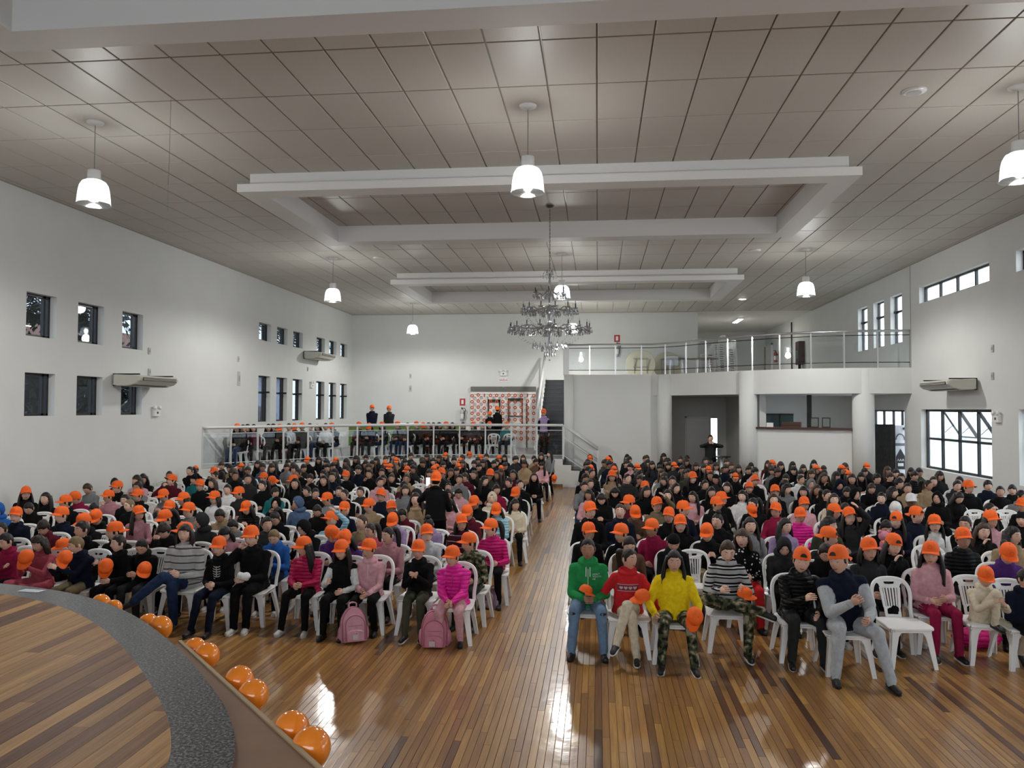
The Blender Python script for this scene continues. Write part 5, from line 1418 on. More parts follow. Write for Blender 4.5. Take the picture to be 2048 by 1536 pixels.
# green table on its side behind the platform row
gt = thing('folding_table', 'long green table top turned on its side behind the seated platform row', 'table', (-6.1, 29.2, ZP))
MB().box((-3.3, -0.02, 0.25), (1.2, 0.02, 1.02)).build('table_top', mat('leaf_green', (0.16, 0.27, 0.05), 0.5), gt); MB().box((-3.3, -0.026, 0.6), (1.2, -0.02, 0.63)).build('stripe', mat('pale_stripe', (0.55, 0.62, 0.35), 0.5), gt)
for x_ in (-3.0, -0.9, 0.9): MB().box((x_, 0.0, 0), (x_ + 0.05, 0.3, 0.3)).build('leg', M_BLACKM, gt)

# empty chairs whose backs show in the photograph
def empty_by_back(px, py, lab, rz=0.0, parts=True):
    p = atz(px, py, 0.785); c_ = chair(lab, (p.x + math.sin(rz) * 0.31, p.y - 0.31 * math.cos(rz), 0), rz, parts)
p = atz(1826, 1340, 0); chair('empty white plastic chair in the front row beside the beige-clad child', (p.x, p.y + 0.24, 0), 0.08)
for px, py, lab in ((1856, 1094, 'empty white chair behind the person covering a smile with a hand'), (1385, 1103, 'empty white chair close behind the girl in yellow'), (800, 978, 'empty white chair in the gap behind the scarf-wearing woman, rear one'),
                    (772, 988, 'empty white chair in the gap beside the navy-clad capped child'), (790, 1002, 'empty white chair in the gap before the scarf-wearing woman'), (1912, 1012, 'empty white chair near the big window, first of the gap'), (1950, 1022, 'empty white chair near the big window, second of the gap'),
                    (1992, 1003, 'empty white chair near the big window, third of the gap'), (2012, 1022, 'empty white chair near the big window, last of the gap'), (1465, 1195, ''), (430, 1072, 'empty white chair behind the boy with the skeleton shirt'), (612, 985, 'empty white chair behind the blue-hooded child'),
                    (1880, 975, 'empty white chair below the big window sill')):
    if lab: empty_by_back(px, py, lab, random.uniform(-.15, .15), py > 1050)
for i, (x, y, b_) in enumerate(empties[:8]):
    chair('empty white chair among the dense %s rows, %s of its kind from the stage' % ('left' if b_ == 'stage-side' else 'right', ORDS[i]), (x, y, 0), 0, False)

# ------------------------------------------------------------------ caps held, bags, toys
def held_cap(px, py, y, lab, rot, s=0.92):
    o = link('held_cap', CAP_ME, None, aty(px, py, y), 0, lab, 'cap', 'orange caps held in hands'); o.rotation_euler = rot; o.scale = (s, s * 0.92, s * 0.85); link('peak', PEAK_ME, o); link('emblem', EMB_ME, o); return o
def pk(key): return next(q for q in people if q['key'] == key)
for key, px, py, dy, lab, rot in (('hL2', 53, 1114, -.40, 'orange cap held up by the child in rose by the stage', (1.2, .3, .2)), ('hL3', 127, 1116, -.42, 'orange cap held sideways by the blond child in navy', (.9, .6, 1.0)), ('hL4', 212, 1131, -.33, 'orange cap dangling from the laughing child in black', (1.6, .2, .4)),
        ('hL5', 288, 1140, -.36, 'orange cap on the lap of the child bowing in black', (.5, .3, .6)), ('hR1', 1170, 1184, -.30, 'orange cap on the lap of the girl in green', (.3, .2, 1.2)), ('hR2', 1285, 1196, -.30, 'orange cap on the lap of the girl in red', (.2, .3, -1.1)),
        ('hR3', 1388, 1232, -.47, 'orange cap hanging at the knee of the girl in yellow', (1.4, .2, .3)), ('hR4', 1489, 1190, -.36, 'orange cap on the raised knee of the boy in stripes', (.2, -.2, .9))):
    held_cap(px, py, pk(key)['y'] + dy, lab, rot, {'hR1': 0.72, 'hR2': 0.85, 'hR4': 0.8}.get(key, 0.92))
held_cap(1502, 1020, bypx(1508)['y'] - 0.3, 'orange cap held before the striped shirt in the right block', (.8, 0, .5)); held_cap(1108, 955, 23.3, 'orange cap hanging from the hand by the platform wall', (1.4, 0, .5))
held_cap(128, 1092, bypx(158)['y'] - 0.3, 'orange cap just behind the blond child in navy', (.2, .1, -.8))
def backpack(label, loc, rz, tilt, m, s=1.0, dark=None):
    r = thing('backpack', label, 'backpack', loc, rz); r.rotation_euler = (tilt, 0, rz); r.scale = (s,) * 3
    dk = dark or mat('pink_trim', (0.36, 0.10, 0.15), 0.6)
    def pad(mb, w, d, h, y0, z0, top=0.5, n=14):      # rounded pouch: arch outline extruded with soft edges
        out = [(-w, 0), (-w, h * (1 - top))] + [(-w * math.cos(math.pi * i / n), h * (1 - top) + h * top * math.sin(math.pi * i / n)) for i in range(1, n)] + [(w, h * (1 - top)), (w, 0)]
        k = len(out); L = []
        for f_, yy in ((0.88, 0), (1.0, d * 0.25), (1.0, d * 0.75), (0.9, d)):
            L += [(x * f_, y0 + yy, z0 + h / 2 + (z - h / 2) * f_) for x, z in out]
        fs = [tuple(range(k))[::-1], tuple(range(3 * k, 4 * k))] + [(a * k + i, a * k + (i + 1) % k, (a + 1) * k + (i + 1) % k, (a + 1) * k + i) for a in range(3) for i in range(k)]
        mb.add(L, fs)
    b = MB(); pad(b, 0.165, 0.17, 0.44, -0.02, 0.0); body = b.build('main_pouch', m, r)
    b = MB(); pad(b, 0.135, 0.06, 0.33, -0.075, 0.01, 0.4); b.build('front_pouch', m, r)
    b = MB(); pad(b, 0.105, 0.035, 0.14, -0.105, 0.015, 0.3); b.build('pocket', m, r)
    for dx in (-1, 1): b = MB(); b.ball((dx * 0.165, 0.06, 0.11), (0.035, 0.06, 0.10), 10, 8); b.build('side_pocket', m, r, True)
    def arc(w, h, y, z0, top): return [(-w, y, z0)] + [(-w * math.cos(math.pi * i / 12), y, z0 + h * (1 - top) + h * top * math.sin(math.pi * i / 12)) for i in range(13)] + [(w, y, z0)]
    MB().tube(arc(0.150, 0.40, -0.02, 0.03, 0.5), 0.006, 5).build('zip', dk, r); MB().tube(arc(0.120, 0.30, -0.076, 0.03, 0.4), 0.006, 5).build('zip', dk, r)
    MB().box((-0.09, -0.079, 0.20), (0.09, -0.073, 0.206)).build('zip', dk, r); MB().box((-0.004, -0.145, 0.06), (0.004, -0.139, 0.12)).build('zip_pull', dk, r)
    MB().tube(smooth_path([(-0.05, 0.06, 0.435), (-0.045, 0.06, 0.475), (0, 0.06, 0.49), (0.045, 0.06, 0.475), (0.05, 0.06, 0.435)], 3), 0.011, 6).build('handle', m, r, True)
    for dx in (-1, 1): MB().tube(smooth_path([(dx * 0.09, 0.15, 0.40), (dx * 0.12, 0.22, 0.30), (dx * 0.15, 0.22, 0.12), (dx * 0.19, 0.16, 0.02)], 3), 0.018, 6, flat=0.4).build('strap', m, r, True)
    MB().box((-0.05, -0.147, 0.04), (0.02, -0.141, 0.10)).build('label_patch', mat('patch_white', (0.6, 0.5, 0.52), 0.4), r)
M_PINKB = mat('pink_nylon', (0.60, 0.22, 0.30), 0.4, var=0.08, scale=20, bump=0.2, bscale=30); M_PINKB2 = mat('pale_pink_nylon', (0.62, 0.30, 0.37), 0.35, var=0.1, scale=14, bump=0.3, bscale=18)
p = atz(866, 1298, 0); backpack('pink school backpack standing upright before the girl in hot pink', (p.x, p.y + 0.07, 0), 0.1, -0.05, M_PINKB, 0.9)
p = atz(706, 1288, 0); backpack('shiny pale pink backpack leaning sideways before the girl in pale pink', (p.x, p.y + 0.06, 0), 0.5, -0.22, M_PINKB2, 0.88)
p = atz(975, 1222, 0); backpack('small lilac backpack on the floor at the aisle end of the second row', (p.x, p.y + 0.12, 0), -0.6, -0.2, mat('lilac_nylon', (0.26, 0.19, 0.28), 0.5), 0.6)
def lump(name, loc, r, m, label, cat, seed=0, n=22, k=14):
    b = MB().ball((0, 0, 0), r, n, k)
    b.v = [tuple(Vector(v) * (1 + 0.10 * math.sin(v[0] * 31 / r[0] * .2 + seed) * math.sin(v[1] * 27 + seed * 2) + 0.07 * math.sin((v[0] + v[2]) * 55 + seed))) for v in b.v]
    return b.build(name, m, None, True, loc=loc, label=label, cat=cat)
p = atz(1962, 1300, 0); lump('puffer_jacket', (p.x, p.y + 0.1, 0.10), (0.24, 0.16, 0.105), CL['m'][1], 'magenta puffer jacket heaped on the floor under the beige-clad child', 'jacket', 1)
hl = pk('hL8'); lump('white_cloth', aty(487, 1153, hl['y'] - 0.34), (0.09, 0.05, 0.05), CL['w'][1], 'crumpled white cloth on the lap of the boy leaning on his hand', 'cloth', 2)
tb = thing('plush_toy', 'pink plush bear held up in the right block', 'toy', aty(1768, 1072, bypx(1747)['y'] - 0.22)); M_PL = mat('pink_plush', (0.62, 0.24, 0.32), 0.95, bump=0.5, bscale=90)
MB().ball((0, 0, 0), (0.075, 0.065, 0.07), 14, 10).build('head', M_PL, tb, True); MB().ball((0.01, 0, -0.12), (0.07, 0.06, 0.08), 14, 10).build('body', M_PL, tb, True)
for dx in (-1, 1): MB().ball((dx * 0.055, 0, 0.06), 0.025, 10, 8).build('ear', M_PL, tb, True); MB().ball((dx * 0.07, -0.03, -0.17), (0.028, 0.04, 0.028), 10, 8).build('foot', M_PL, tb, True)
bo = thing('water_bottle', 'clear plastic bottle raised to the lips by the capped person at the wall side', 'bottle', aty(322, 966, bypx(343)['y'] - 0.2)); bo.rotation_euler = (0, 1.2, 0)
MB().lathe([(0.0, -0.1), (0.03, -0.1), (0.033, 0.04), (0.013, 0.085), (0.013, 0.1)], n=14).build('body', M_CLEAR, bo, True); MB().lathe([(0.0, 0.12), (0.015, 0.12), (0.015, 0.098)], n=12).build('bottle_cap', M_WHITEM, bo, True)

# prints and trims on clothes, laid on the cloth
def on_cloth(key, name, V2, F2, m_, off=0.004, only=None):
    me, _h = BODY[key]; q = pk(key); o = q['obj']
    bv = BVHTree.FromPolygons([v.co.copy() for v in me.vertices], [tuple(f.vertices) for f in me.polygons])
    out = []; ok = []
    for (x, z) in V2:
        h = bv.ray_cast(Vector((x, -1.2, z)), Vector((0, 1, 0)))
        ok.append(h[0] is not None and h[0].y > (-0.235 if name != 'knee_rip' else -9)); out.append((h[0] + Vector((0, -off, 0))) if h[0] is not None else Vector((x, 0, z)))
    F2 = [f for f in F2 if all(ok[i] for i in f)]
    if F2: link(name, MB().add(out, F2).mesh(name, m_), o)
def text2d(s, size):
    cu = bpy.data.curves.new('t', 'FONT'); cu.body = s; cu.size = size; cu.align_x = 'LEFT'; t = bpy.data.objects.new('t', cu); COL.objects.link(t)
    me = bpy.data.meshes.new_from_object(t.evaluated_get(bpy.context.evaluated_depsgraph_get())); bpy.data.objects.remove(t)
    V2 = [(v.co.x, v.co.y) for v in me.vertices]; F2 = [tuple(f.vertices) for f in me.polygons]; bpy.data.meshes.remove(me); return V2, F2
M_PRW = mat('white_print', (0.75, 0.78, 0.76), 0.6)
for i, wd in enumerate(("DON'T", 'TOUCH', 'ME')):
    V2, F2 = text2d(wd, 0.026); on_cloth('hR1', 'print', [(x + 0.05, z + 0.815 - 0.026 * i) for x, z in V2], F2, M_PRW)
def grid_strip(x0, x1, z0, z1, n=8, k=2): return [(x0 + (x1 - x0) * i / n, z0 + (z1 - z0) * j / k) for i in range(n + 1) for j in range(k + 1)], [(i * (k + 1) + j, (i + 1) * (k + 1) + j, (i + 1) * (k + 1) + j + 1, i * (k + 1) + j + 1) for i in range(n) for j in range(k)]
for x_ in (-0.022, 0.022): V2, F2 = grid_strip(x_ - 0.004, x_ + 0.004, 0.80, 0.90, 1, 8); on_cloth('hR1', 'drawstring', V2, F2, M_PRW, 0.007)
V2, F2 = grid_strip(-0.003, 0.003, 0.62, 0.88, 1, 16); on_cloth('hR1', 'zip', V2, F2, M_PRW, 0.005)
V2, F2 = grid_strip(-0.12, 0.12, 0.73, 0.80, 16, 4); on_cloth('hR2', 'knit_band', V2, F2, mat('dark_red_knit', (0.20, 0.03, 0.05), 0.9), 0.004)
for z_ in (0.728, 0.802): V2, F2 = grid_strip(-0.12, 0.12, z_ - 0.003, z_ + 0.003, 16, 1); on_cloth('hR2', 'knit_line', V2, F2, mat('pale_knit', (0.55, 0.40, 0.45), 0.9), 0.006)
hp_ = [(0, -0.024)] + [(0.0016 * 16 * math.sin(t) ** 3 * 0.85, 0.0016 * (13 * math.cos(t) - 5 * math.cos(2 * t) - 2 * math.cos(3 * t) - math.cos(4 * t)) * 0.85) for t in [2 * math.pi * i / 20 for i in range(20)]]
for x_ in (-0.078, -0.026, 0.026, 0.078): on_cloth('hR2', 'knit_heart', [(x_ + a, 0.765 + b) for a, b in hp_[1:]], [tuple(range(20))], mat('pale_knit', (0.55, 0.40, 0.45), 0.9), 0.008)
for i in range(6):      # ribs and spine printed on the black shirt
    w_ = 0.055 - 0.004 * abs(i - 2); V2, F2 = grid_strip(-w_, w_, 0.80 - 0.032 * i, 0.812 - 0.032 * i, 8, 1); on_cloth('hL7', 'print', [(x, z + 0.012 * (abs(x) / w_) ** 2) for x, z in V2], F2, mat('grey_print', (0.42, 0.42, 0.42), 0.7))
V2, F2 = grid_strip(-0.006, 0.006, 0.61, 0.82, 1, 10); on_cloth('hL7', 'print', V2, F2, mat('grey_print', (0.42, 0.42, 0.42), 0.7), 0.005)
for sx in (-1, 1):      # ripped knees
    n_ = 14; cx_, cz_ = sx * 0.165, 0.475; on_cloth('hR1', 'knee_rip', [(cx_ + 0.036 * math.cos(2 * math.pi * i / n_), cz_ + 0.016 * math.sin(2 * math.pi * i / n_)) for i in range(n_)], [tuple(range(n_))], mat('rip_dark', (0.02, 0.015, 0.015), 0.9), 0.004)
for key in ('hL12',): 
    pass
for key, x0, x1, z0, z1, m_ in (('hL11', -.004, .004, .70, .88, 'pale_pink_zip'), ('hL13', -.004, .004, .70, .86, 'magenta_zip'), ('hL9', -.004, .004, .70, .86, 'raspberry_zip')):
    V2, F2 = grid_strip(x0, x1, z0, z1, 1, 14); on_cloth(key, 'zip', V2, F2, mat(m_, {'pale_pink_zip': (.75, .55, .58), 'magenta_zip': (.35, .01, .1), 'raspberry_zip': (.22, .01, .04)}[m_], 0.5), 0.006)
# ------------------------------------------------------------------ crystal chandelier
M_CRY = mat('smoked_crystal', (0.55, 0.56, 0.57), 0.12, 0.7); M_CRY2 = glass_mat('cut_crystal', (0.75, 0.77, 0.79), 0.35, 0.05); M_DKM = mat('dark_chrome', (0.16, 0.16, 0.165), 0.2, 0.8); M_CAND = mat('candle_white', (0.5, 0.5, 0.48), 0.4)
cx_, cy_ = -0.96, 15.87
zz = lambda py: aty(1100, py, cy_).z
ch = thing('chandelier', 'large three-tier crystal chandelier hanging on a long chain', 'chandelier', (cx_, cy_, ZT))
Z0 = ZT
MB().lathe([(0, -0.05), (0.05, -0.045), (0.085, -0.01), (0.09, 0)], n=20).build('canopy', M_DKM, ch, True)
lk = MB(); nL = 34; top_, bot_ = -0.04, zz(545) - Z0
for i in range(nL):
    a = top_ + (bot_ - top_) * i / nL; b = top_ + (bot_ - top_) * (i + 1.25) / nL; h = (a - b) / 2; c = (a + b) / 2; ax = (1, 0) if i % 2 else (0, 1)
    lk.tube([(ax[0] * 0.011 * math.cos(t), ax[1] * 0.011 * math.cos(t), c + h * math.sin(t)) for t in [2 * math.pi * q / 8 for q in range(9)]], 0.004, 4, cap=False)
lk.build('chain', M_DKM, ch)
st_ = MB(); P_ = [(0.0, 545), (0.02, 548), (0.012, 556), (0.025, 562), (0.018, 575), (0.02, 586), (0.075, 590), (0.085, 594), (0.03, 604), (0.022, 612), (0.09, 622), (0.10, 628), (0.035, 640), (0.05, 648), (0.075, 656), (0.085, 664), (0.03, 674), (0.05, 690), (0.02, 702), (0.012, 712), (0.0, 716)]
st_.lathe([(r, zz(y) - Z0) for r, y in P_], n=18); st_.build('stem', M_CRY, ch, True)
MB().ball((0, 0, zz(720) - Z0), 0.018, 10, 8).build('finial', M_CRY2, ch, True)
drop = MB(); drop.lathe([(0.0, 0), (0.004, -0.012), (0.004, -0.02), (0.014, -0.05), (0.017, -0.07), (0.009, -0.092), (0.0, -0.1)], n=6); drop_me = drop.mesh('crystal_drop', M_CRY2)
bead = MB()
for i in range(4): bead.ball((0, 0, -0.018 * i), 0.007, 6, 4)
bead_me = bead.mesh('bead_string', M_CRY2)
def tier(R, zc_, zb, n, tall):
    arm = MB(); pts = smooth_path([(0.05, 0, zb), (R * 0.30, 0, zb - 0.05), (R * 0.55, 0, zb - 0.09), (R * 0.82, 0, zb - 0.05), (R * 0.98, 0, zc_ - 0.06), (R, 0, zc_)], 4)
    arm.tube(pts, 0.011, 6); arm_me = arm.mesh('arm', M_CRY, True)
    cup = MB().lathe([(0.0, -0.02), (0.012, -0.018), (0.05, 0.0), (0.055, 0.012), (0.012, 0.008)], n=14).mesh('drip_cup', M_CRY2, True)
    can = MB().lathe([(0.011, 0.005), (0.011, tall), (0.0, tall)], n=8).mesh('candle', M_DKM, True)
    fl = MB().lathe([(0.0, tall), (0.009, tall + 0.005), (0.013, tall + 0.025), (0.008, tall + 0.05), (0.0, tall + 0.07)], n=8).mesh('bulb', M_CAND, True)
    for i in range(n):
        a_ = link('arm', arm_me, ch); a_.rotation_euler = (0, 0, 2 * math.pi * (i + 0.5 * (R < 0.7)) / n); a_.location = (0, 0, 0)
        for nm, me_ in (('drip_cup', cup), ('candle', can), ('bulb', fl)): link(nm, me_, a_, (R, 0, zc_))
        for q in range(5): t = 2 * math.pi * q / 5; link('crystal_drop', drop_me, a_, (R + 0.05 * math.cos(t), 0.05 * math.sin(t), zc_ - 0.005))
        for f_ in (0.3, 0.55, 0.8): link('crystal_drop', drop_me, a_, (R * f_, 0, zb - 0.1 + 0.02 * f_))
tier(0.80, zz(657) - Z0, zz(650) - Z0, 18, 0.10); tier(0.54, zz(619) - Z0, zz(612) - Z0, 12, 0.10); tier(0.32, zz(587) - Z0, zz(580) - Z0, 6, 0.10)
cr2 = MB()
for i in range(6): a = 2 * math.pi * i / 6; cr2.tube(smooth_path([(0.01 * math.cos(a), 0.01 * math.sin(a), zz(560) - Z0), (0.08 * math.cos(a), 0.08 * math.sin(a), zz(541) - Z0), (0.13 * math.cos(a), 0.13 * math.sin(a), zz(548) - Z0)], 4), 0.006, 5)
cr2.build('crown', M_CRY, ch, True)
for i in range(6): a = 2 * math.pi * i / 6; link('crystal_drop', drop_me, ch, (0.13 * math.cos(a), 0.13 * math.sin(a), zz(548) - Z0))
for R, py, n in ((0.16, 690, 10), (0.34, 684, 18), (0.10, 700, 6)):
    for i in range(n): a = 2 * math.pi * i / n; link('crystal_drop', drop_me, ch, (R * math.cos(a), R * math.sin(a), zz(py) - Z0)).scale = (1.2, 1.2, 1.4)
sw = MB()
for i in range(14):      # swags of beads between the lower arms
    a0, a1 = 2 * math.pi * i / 14, 2 * math.pi * (i + 1) / 14
    for R0, y0, R1, y1 in ((0.80, 657, 0.34, 690), (0.54, 625, 0.30, 650)):
        for q in range(9):
            t = q / 8; a = a0; R = R0 + (R1 - R0) * t; z = (zz(y0) - Z0) * (1 - t) + (zz(y1) - Z0) * t - 0.05 * math.sin(math.pi * t); sw.ball((R * math.cos(a), R * math.sin(a), z), 0.008, 5, 4)
sw.build('bead_swags', M_CRY2, ch).__setitem__('kind', 'stuff')

# ------------------------------------------------------------------ wall and ceiling fittings
def ac_unit(label, y0, z0, sgn, L=1.62):
    xw = XL if sgn > 0 else XR
    r = thing('air_conditioner', label, 'air conditioner', (xw, y0, z0)); M_AC = mat('ac_ivory', (0.60, 0.58, 0.50), 0.35)
    prof = [(0.05, 0.02), (0.14, 0.0), (0.40, 0.0), (0.60, 0.05), (0.69, 0.13), (0.70, 0.19), (0.66, 0.235), (0.10, 0.26), (0.05, 0.25)]
    n = len(prof); vs = []
    for yy, f_ in ((0, 0.9), (0.03, 1.0), (L - 0.03, 1.0), (L, 0.9)): vs += [(sgn * (0.37 + (a - 0.37) * f_), yy, 0.13 + (b - 0.13) * f_) for a, b in prof]
    fs = [tuple(range(n)), tuple(range(3 * n, 4 * n))[::-1]] + [(k * n + i, (k + 1) * n + i, (k + 1) * n + (i + 1) % n, k * n + (i + 1) % n) for k in range(3) for i in range(n)]
    if sgn < 0: fs = [f[::-1] for f in fs]
    MB().add(vs, fs).build('body', M_AC, r)
    g = MB(); g.box((sgn * 0.655, 0.12, 0.125), (sgn * 0.712, L - 0.12, 0.195)); g.build('outlet', M_BLACKM, r)
    for k in range(2): MB().box((sgn * 0.66, 0.12, 0.142 + 0.026 * k), (sgn * 0.72, L - 0.12, 0.150 + 0.026 * k)).build('louvre', M_AC, r)
    MB().box((sgn * 0.18, 0.1, -0.006), (sgn * 0.5, L - 0.1, 0.002)).build('intake_grille', mat('ac_grey', (0.42, 0.42, 0.40), 0.5), r)
    for yy in (0.1, L - 0.14): MB().box((0, yy, 0.25), (sgn * 0.62, yy + 0.04, 0.28)).box((0, yy, 0.0), (sgn * 0.05, yy + 0.04, 0.28)).build('bracket', M_BLACKM, r)
ac_unit('ivory air conditioner on the left wall below the three upper windows', 16.45, 3.08, 1); ac_unit('ivory air conditioner on the left wall high above the platform', 27.9, 4.42, 1, 1.7); ac_unit('ivory air conditioner on the right wall above the big window', 19.45, 3.08, -1, 1.7)
def emergency(label, x, y, z, axis):
    r = thing('emergency_light', label, 'lamp', (x, y, z), {'L': math.pi / 2, 'R': -math.pi / 2, 'B': 0}[axis], 'emergency lights')
    MB().box((-0.13, -0.07, -0.09), (0.13, 0, 0.09)).build('battery_box', M_WHITEM, r)
    for dx in (-1, 1):
        M_ = Matrix.Translation((dx * 0.10, -0.06, 0.12)) @ Matrix.Rotation(1.3, 4, 'X')
        MB().lathe([(0.0, -0.05), (0.03, -0.045), (0.055, 0.02), (0.05, 0.03), (0.0, 0.03)], n=14, M=M_).build('lamp_head', M_WHITEM, r, True)
    MB().box((-0.03, -0.074, -0.03), (0.03, -0.07, 0.02)).build('dial', M_BLACKM, r)
q = atx(310, 825, XL); emergency('twin-head emergency light low on the left wall near the air conditioner', XL, q.y, q.z, 'L')
q = atx(622, 771, XL); emergency('twin-head emergency light between the tall windows over the platform', XL, q.y, q.z, 'L')
q = atx(1997, 837, XR); emergency('twin-head emergency light beside the big window on the right wall', XR, q.y, q.z, 'R')
q = aty(1007, 752, YB); emergency('twin-head emergency light above the hanging rings on the back wall', q.x, YB, q.z + 0.1, 'B')
ex = MB().box((-0.2, -0.02, -0.09), (0.2, 0, 0.09)).build('exit_sign', M_WHITEM, loc=(q.x, YB, q.z - 0.18), label='small white sign with red lettering above the hanging rings', cat='sign')
text_obj('lettering', 'SAÍDA', 0.13, (0, -0.022, 0), (math.pi / 2, 0, 0), mat('sign_red', (0.45, 0.02, 0.02), 0.5), ex)
q = aty(1405, 674, 32.0); ex = MB().box((-0.2, -0.02, -0.09), (0.2, 0, 0.09)).build('exit_sign', M_WHITEM, loc=(4.1, YB - 0.01, q.z), label='small white sign with red lettering at the gallery opening', cat='sign')
text_obj('lettering', 'SAÍDA', 0.13, (0, -0.022, 0), (math.pi / 2, 0, 0), mat('sign_red', (0.45, 0.02, 0.02), 0.5), ex)
def plate(label, px, py, wall, w=0.09, h=0.16):
    if wall == 'L': q = atx(px, py, XL); rz = math.pi / 2
    elif wall == 'R': q = atx(px, py, XR); rz = -math.pi / 2
    else: q = aty(px, py, YB); rz = 0
    r = thing('wall_plate', label, 'socket', q, rz); MB().box((-w / 2, -0.025, -h / 2), (w / 2, 0, h / 2)).build('plate', mat('plate_grey', (0.50, 0.50, 0.48), 0.5), r); MB().box((-w / 4, -0.03, -h / 5), (w / 4, -0.025, h / 5)).build('insert', mat('insert_grey', (0.3, 0.3, 0.3), 0.5), r)
plate('small grey plate under the third upper window on the left wall', 298, 702, 'L'); plate('small grey plate just above the air conditioner on the left wall', 298, 744, 'L'); plate('small grey plate on the left wall between the window groups', 476, 718, 'L'); plate('white wall lamp box on the left wall before the platform', 477, 757, 'L', 0.16, 0.42)
plate('small plate on the back wall, upper of two', 821, 752, 'B', 0.09, 0.2); plate('small plate on the back wall, lower of two', 821, 777, 'B', 0.12, 0.26); plate('small grey plate high on the right wall beside the air conditioner', 1986, 697, 'R'); plate('small grey plate on the right wall over the emergency light', 1986, 752, 'R'); plate('small grey plate under the far left air conditioner', 615, 738, 'L')
def extinguisher(label, loc, rz, dark=False):
    r = thing('fire_extinguisher', label, 'extinguisher', loc, rz)
    MB().lathe([(0, -0.3), (0.075, -0.3), (0.08, -0.28), (0.08, 0.12), (0.06, 0.18), (0.025, 0.22), (0.0, 0.22)], n=18).build('cylinder', mat('extinguisher_red', (0.30, 0.015, 0.012), 0.35) if dark else mat('extinguisher_chrome', (0.5, 0.5, 0.5), 0.3, 0.6), r, True)
    MB().box((-0.03, -0.02, 0.22), (0.03, 0.02, 0.27)).box((-0.02, -0.1, 0.25), (0.02, 0.02, 0.28)).build('valve', M_BLACKM, r)
    MB().tube(smooth_path([(0.03, 0, 0.25), (0.14, 0, 0.22), (0.12, 0, 0.0), (0.09, 0, -0.2)], 4), 0.014, 6).build('hose', M_BLACKM, r, True)
    MB().lathe([(0.081, -0.2), (0.082, 0.0)], n=18).build('label_band', M_WHITEM, r, True); MB().box((-0.04, 0.06, 0.05), (0.04, 0.12, 0.1)).build('bracket', M_BLACKM, r)
def ext_sign(label, loc, rz):
    s_ = MB().box((-0.12, -0.012, -0.15), (0.12, 0, 0.15)).build('extinguisher_sign', mat('sign_red', (0.45, 0.02, 0.02), 0.5), loc=loc, rz=rz, label=label, cat='sign')
    MB().box((-0.05, -0.016, -0.09), (0.05, -0.012, 0.09)).build('pictogram', M_WHITEM, s_)
q = aty(925, 828, YB); extinguisher('chrome fire extinguisher on the back wall beside the hanging rings', (q.x, YB - 0.12, q.z), 0); q = aty(925, 804, YB); ext_sign('red extinguisher sign on the back wall beside the hanging rings', (q.x, YB, q.z), 0)
q = aty(1234, 699, YB); extinguisher('chrome fire extinguisher on the upper gallery back wall', (q.x, YB - 0.12, q.z), 0); q = aty(1234, 677, YB); ext_sign('red extinguisher sign on the upper gallery back wall', (q.x, YB, q.z), 0)
q = atx(1556, 712, XR); extinguisher('red fire extinguisher on the annex wall beyond the gallery', (XR - 0.12, q.y, q.z), -math.pi / 2, True)
def ceil_disc(name, label, px, py, r, lit=False):
    p = atz(px, py, ZT); o = thing(name, label, 'speaker' if not lit else 'lamp', (p.x, p.y, ZT))
    MB().lathe([(0, -0.03), (r * 0.6, -0.03), (r, -0.015), (r, 0)], n=24).build('ring', M_WHITEM, o, True); MB().lathe([(0, -0.034), (r * 0.6, -0.034)], n=24).build('grille' if not lit else 'diffuser', M_BULB if lit else mat('grille_grey', (0.5, 0.5, 0.48), 0.6), o)
ceil_disc('ceiling_speaker', 'round white ceiling speaker towards the upper right corner', 1828, 182, 0.15); ceil_disc('ceiling_speaker', 'round white ceiling speaker between the two far coffers', 757, 515, 0.15); ceil_disc('ceiling_speaker', 'round white ceiling speaker right of the middle lamp row', 1510, 500, 0.15)
ceil_disc('ceiling_dome_light', 'lit round dome light on the ceiling near the gallery', 1485, 597, 0.2, True)
p = atz(342, 198, ZT); hs_ = thing('hanging_cord', 'thin loose cord hanging from a ceiling joint', 'cord', (p.x, p.y, ZT)); MB().tube([(0, 0, 0), (-0.01, 0, -0.8), (-0.02, 0, -1.15)], 0.003, 5).build('cord', mat('grey_cord', (0.25, 0.25, 0.25), 0.6), hs_); MB().tube([(-0.02, 0, -1.15), (-0.02, 0, -1.5)], 0.009, 6).build('tube_end', M_CLEAR, hs_)

# ------------------------------------------------------------------ white drop cloth, hanging ring strings and shutter on the back wall
bx0, bx1 = -5.45, -2.62
bd = thing('white_backdrop', 'white cloth backdrop with two dark-framed openings on the back wall', 'backdrop', ((bx0 + bx1) / 2, YB - 0.06, ZP))
M_DROP = mat('backdrop_white', (0.85, 0.83, 0.81), 0.7); hw = (bx1 - bx0) / 2
b = MB(); wall_holes(b, 'y', 0.0, 0.02, -hw, hw, 0.0, 2.40, [(-0.62, -0.18, 0.85, 1.95), (0.26, 0.80, 0.95, 2.0)]); b.build('cloth', M_DROP, bd)
for x0, x1, z0, z1 in ((-0.62, -0.18, 0.85, 1.95), (0.26, 0.80, 0.95, 2.0)):
    f = MB(); f.box((x0 - 0.05, -0.03, z0), (x0, 0.03, z1 + 0.12)).box((x1, -0.03, z0), (x1 + 0.05, 0.03, z1 + 0.12)).box((x0 - 0.05, -0.03, z1), (x1 + 0.05, 0.03, z1 + 0.12)).box((x0, -0.03, (z0 + z1) / 2 - 0.14), (x1, 0.02, (z0 + z1) / 2 - 0.10)); f.build('opening_frame', M_BLACKM, bd)
    MB().box((x0, 0.022, z0), (x1, 0.03, z1)).build('opening_pane', mat('bright_pane', (0.9, 0.9, 0.88), 0.4), bd)
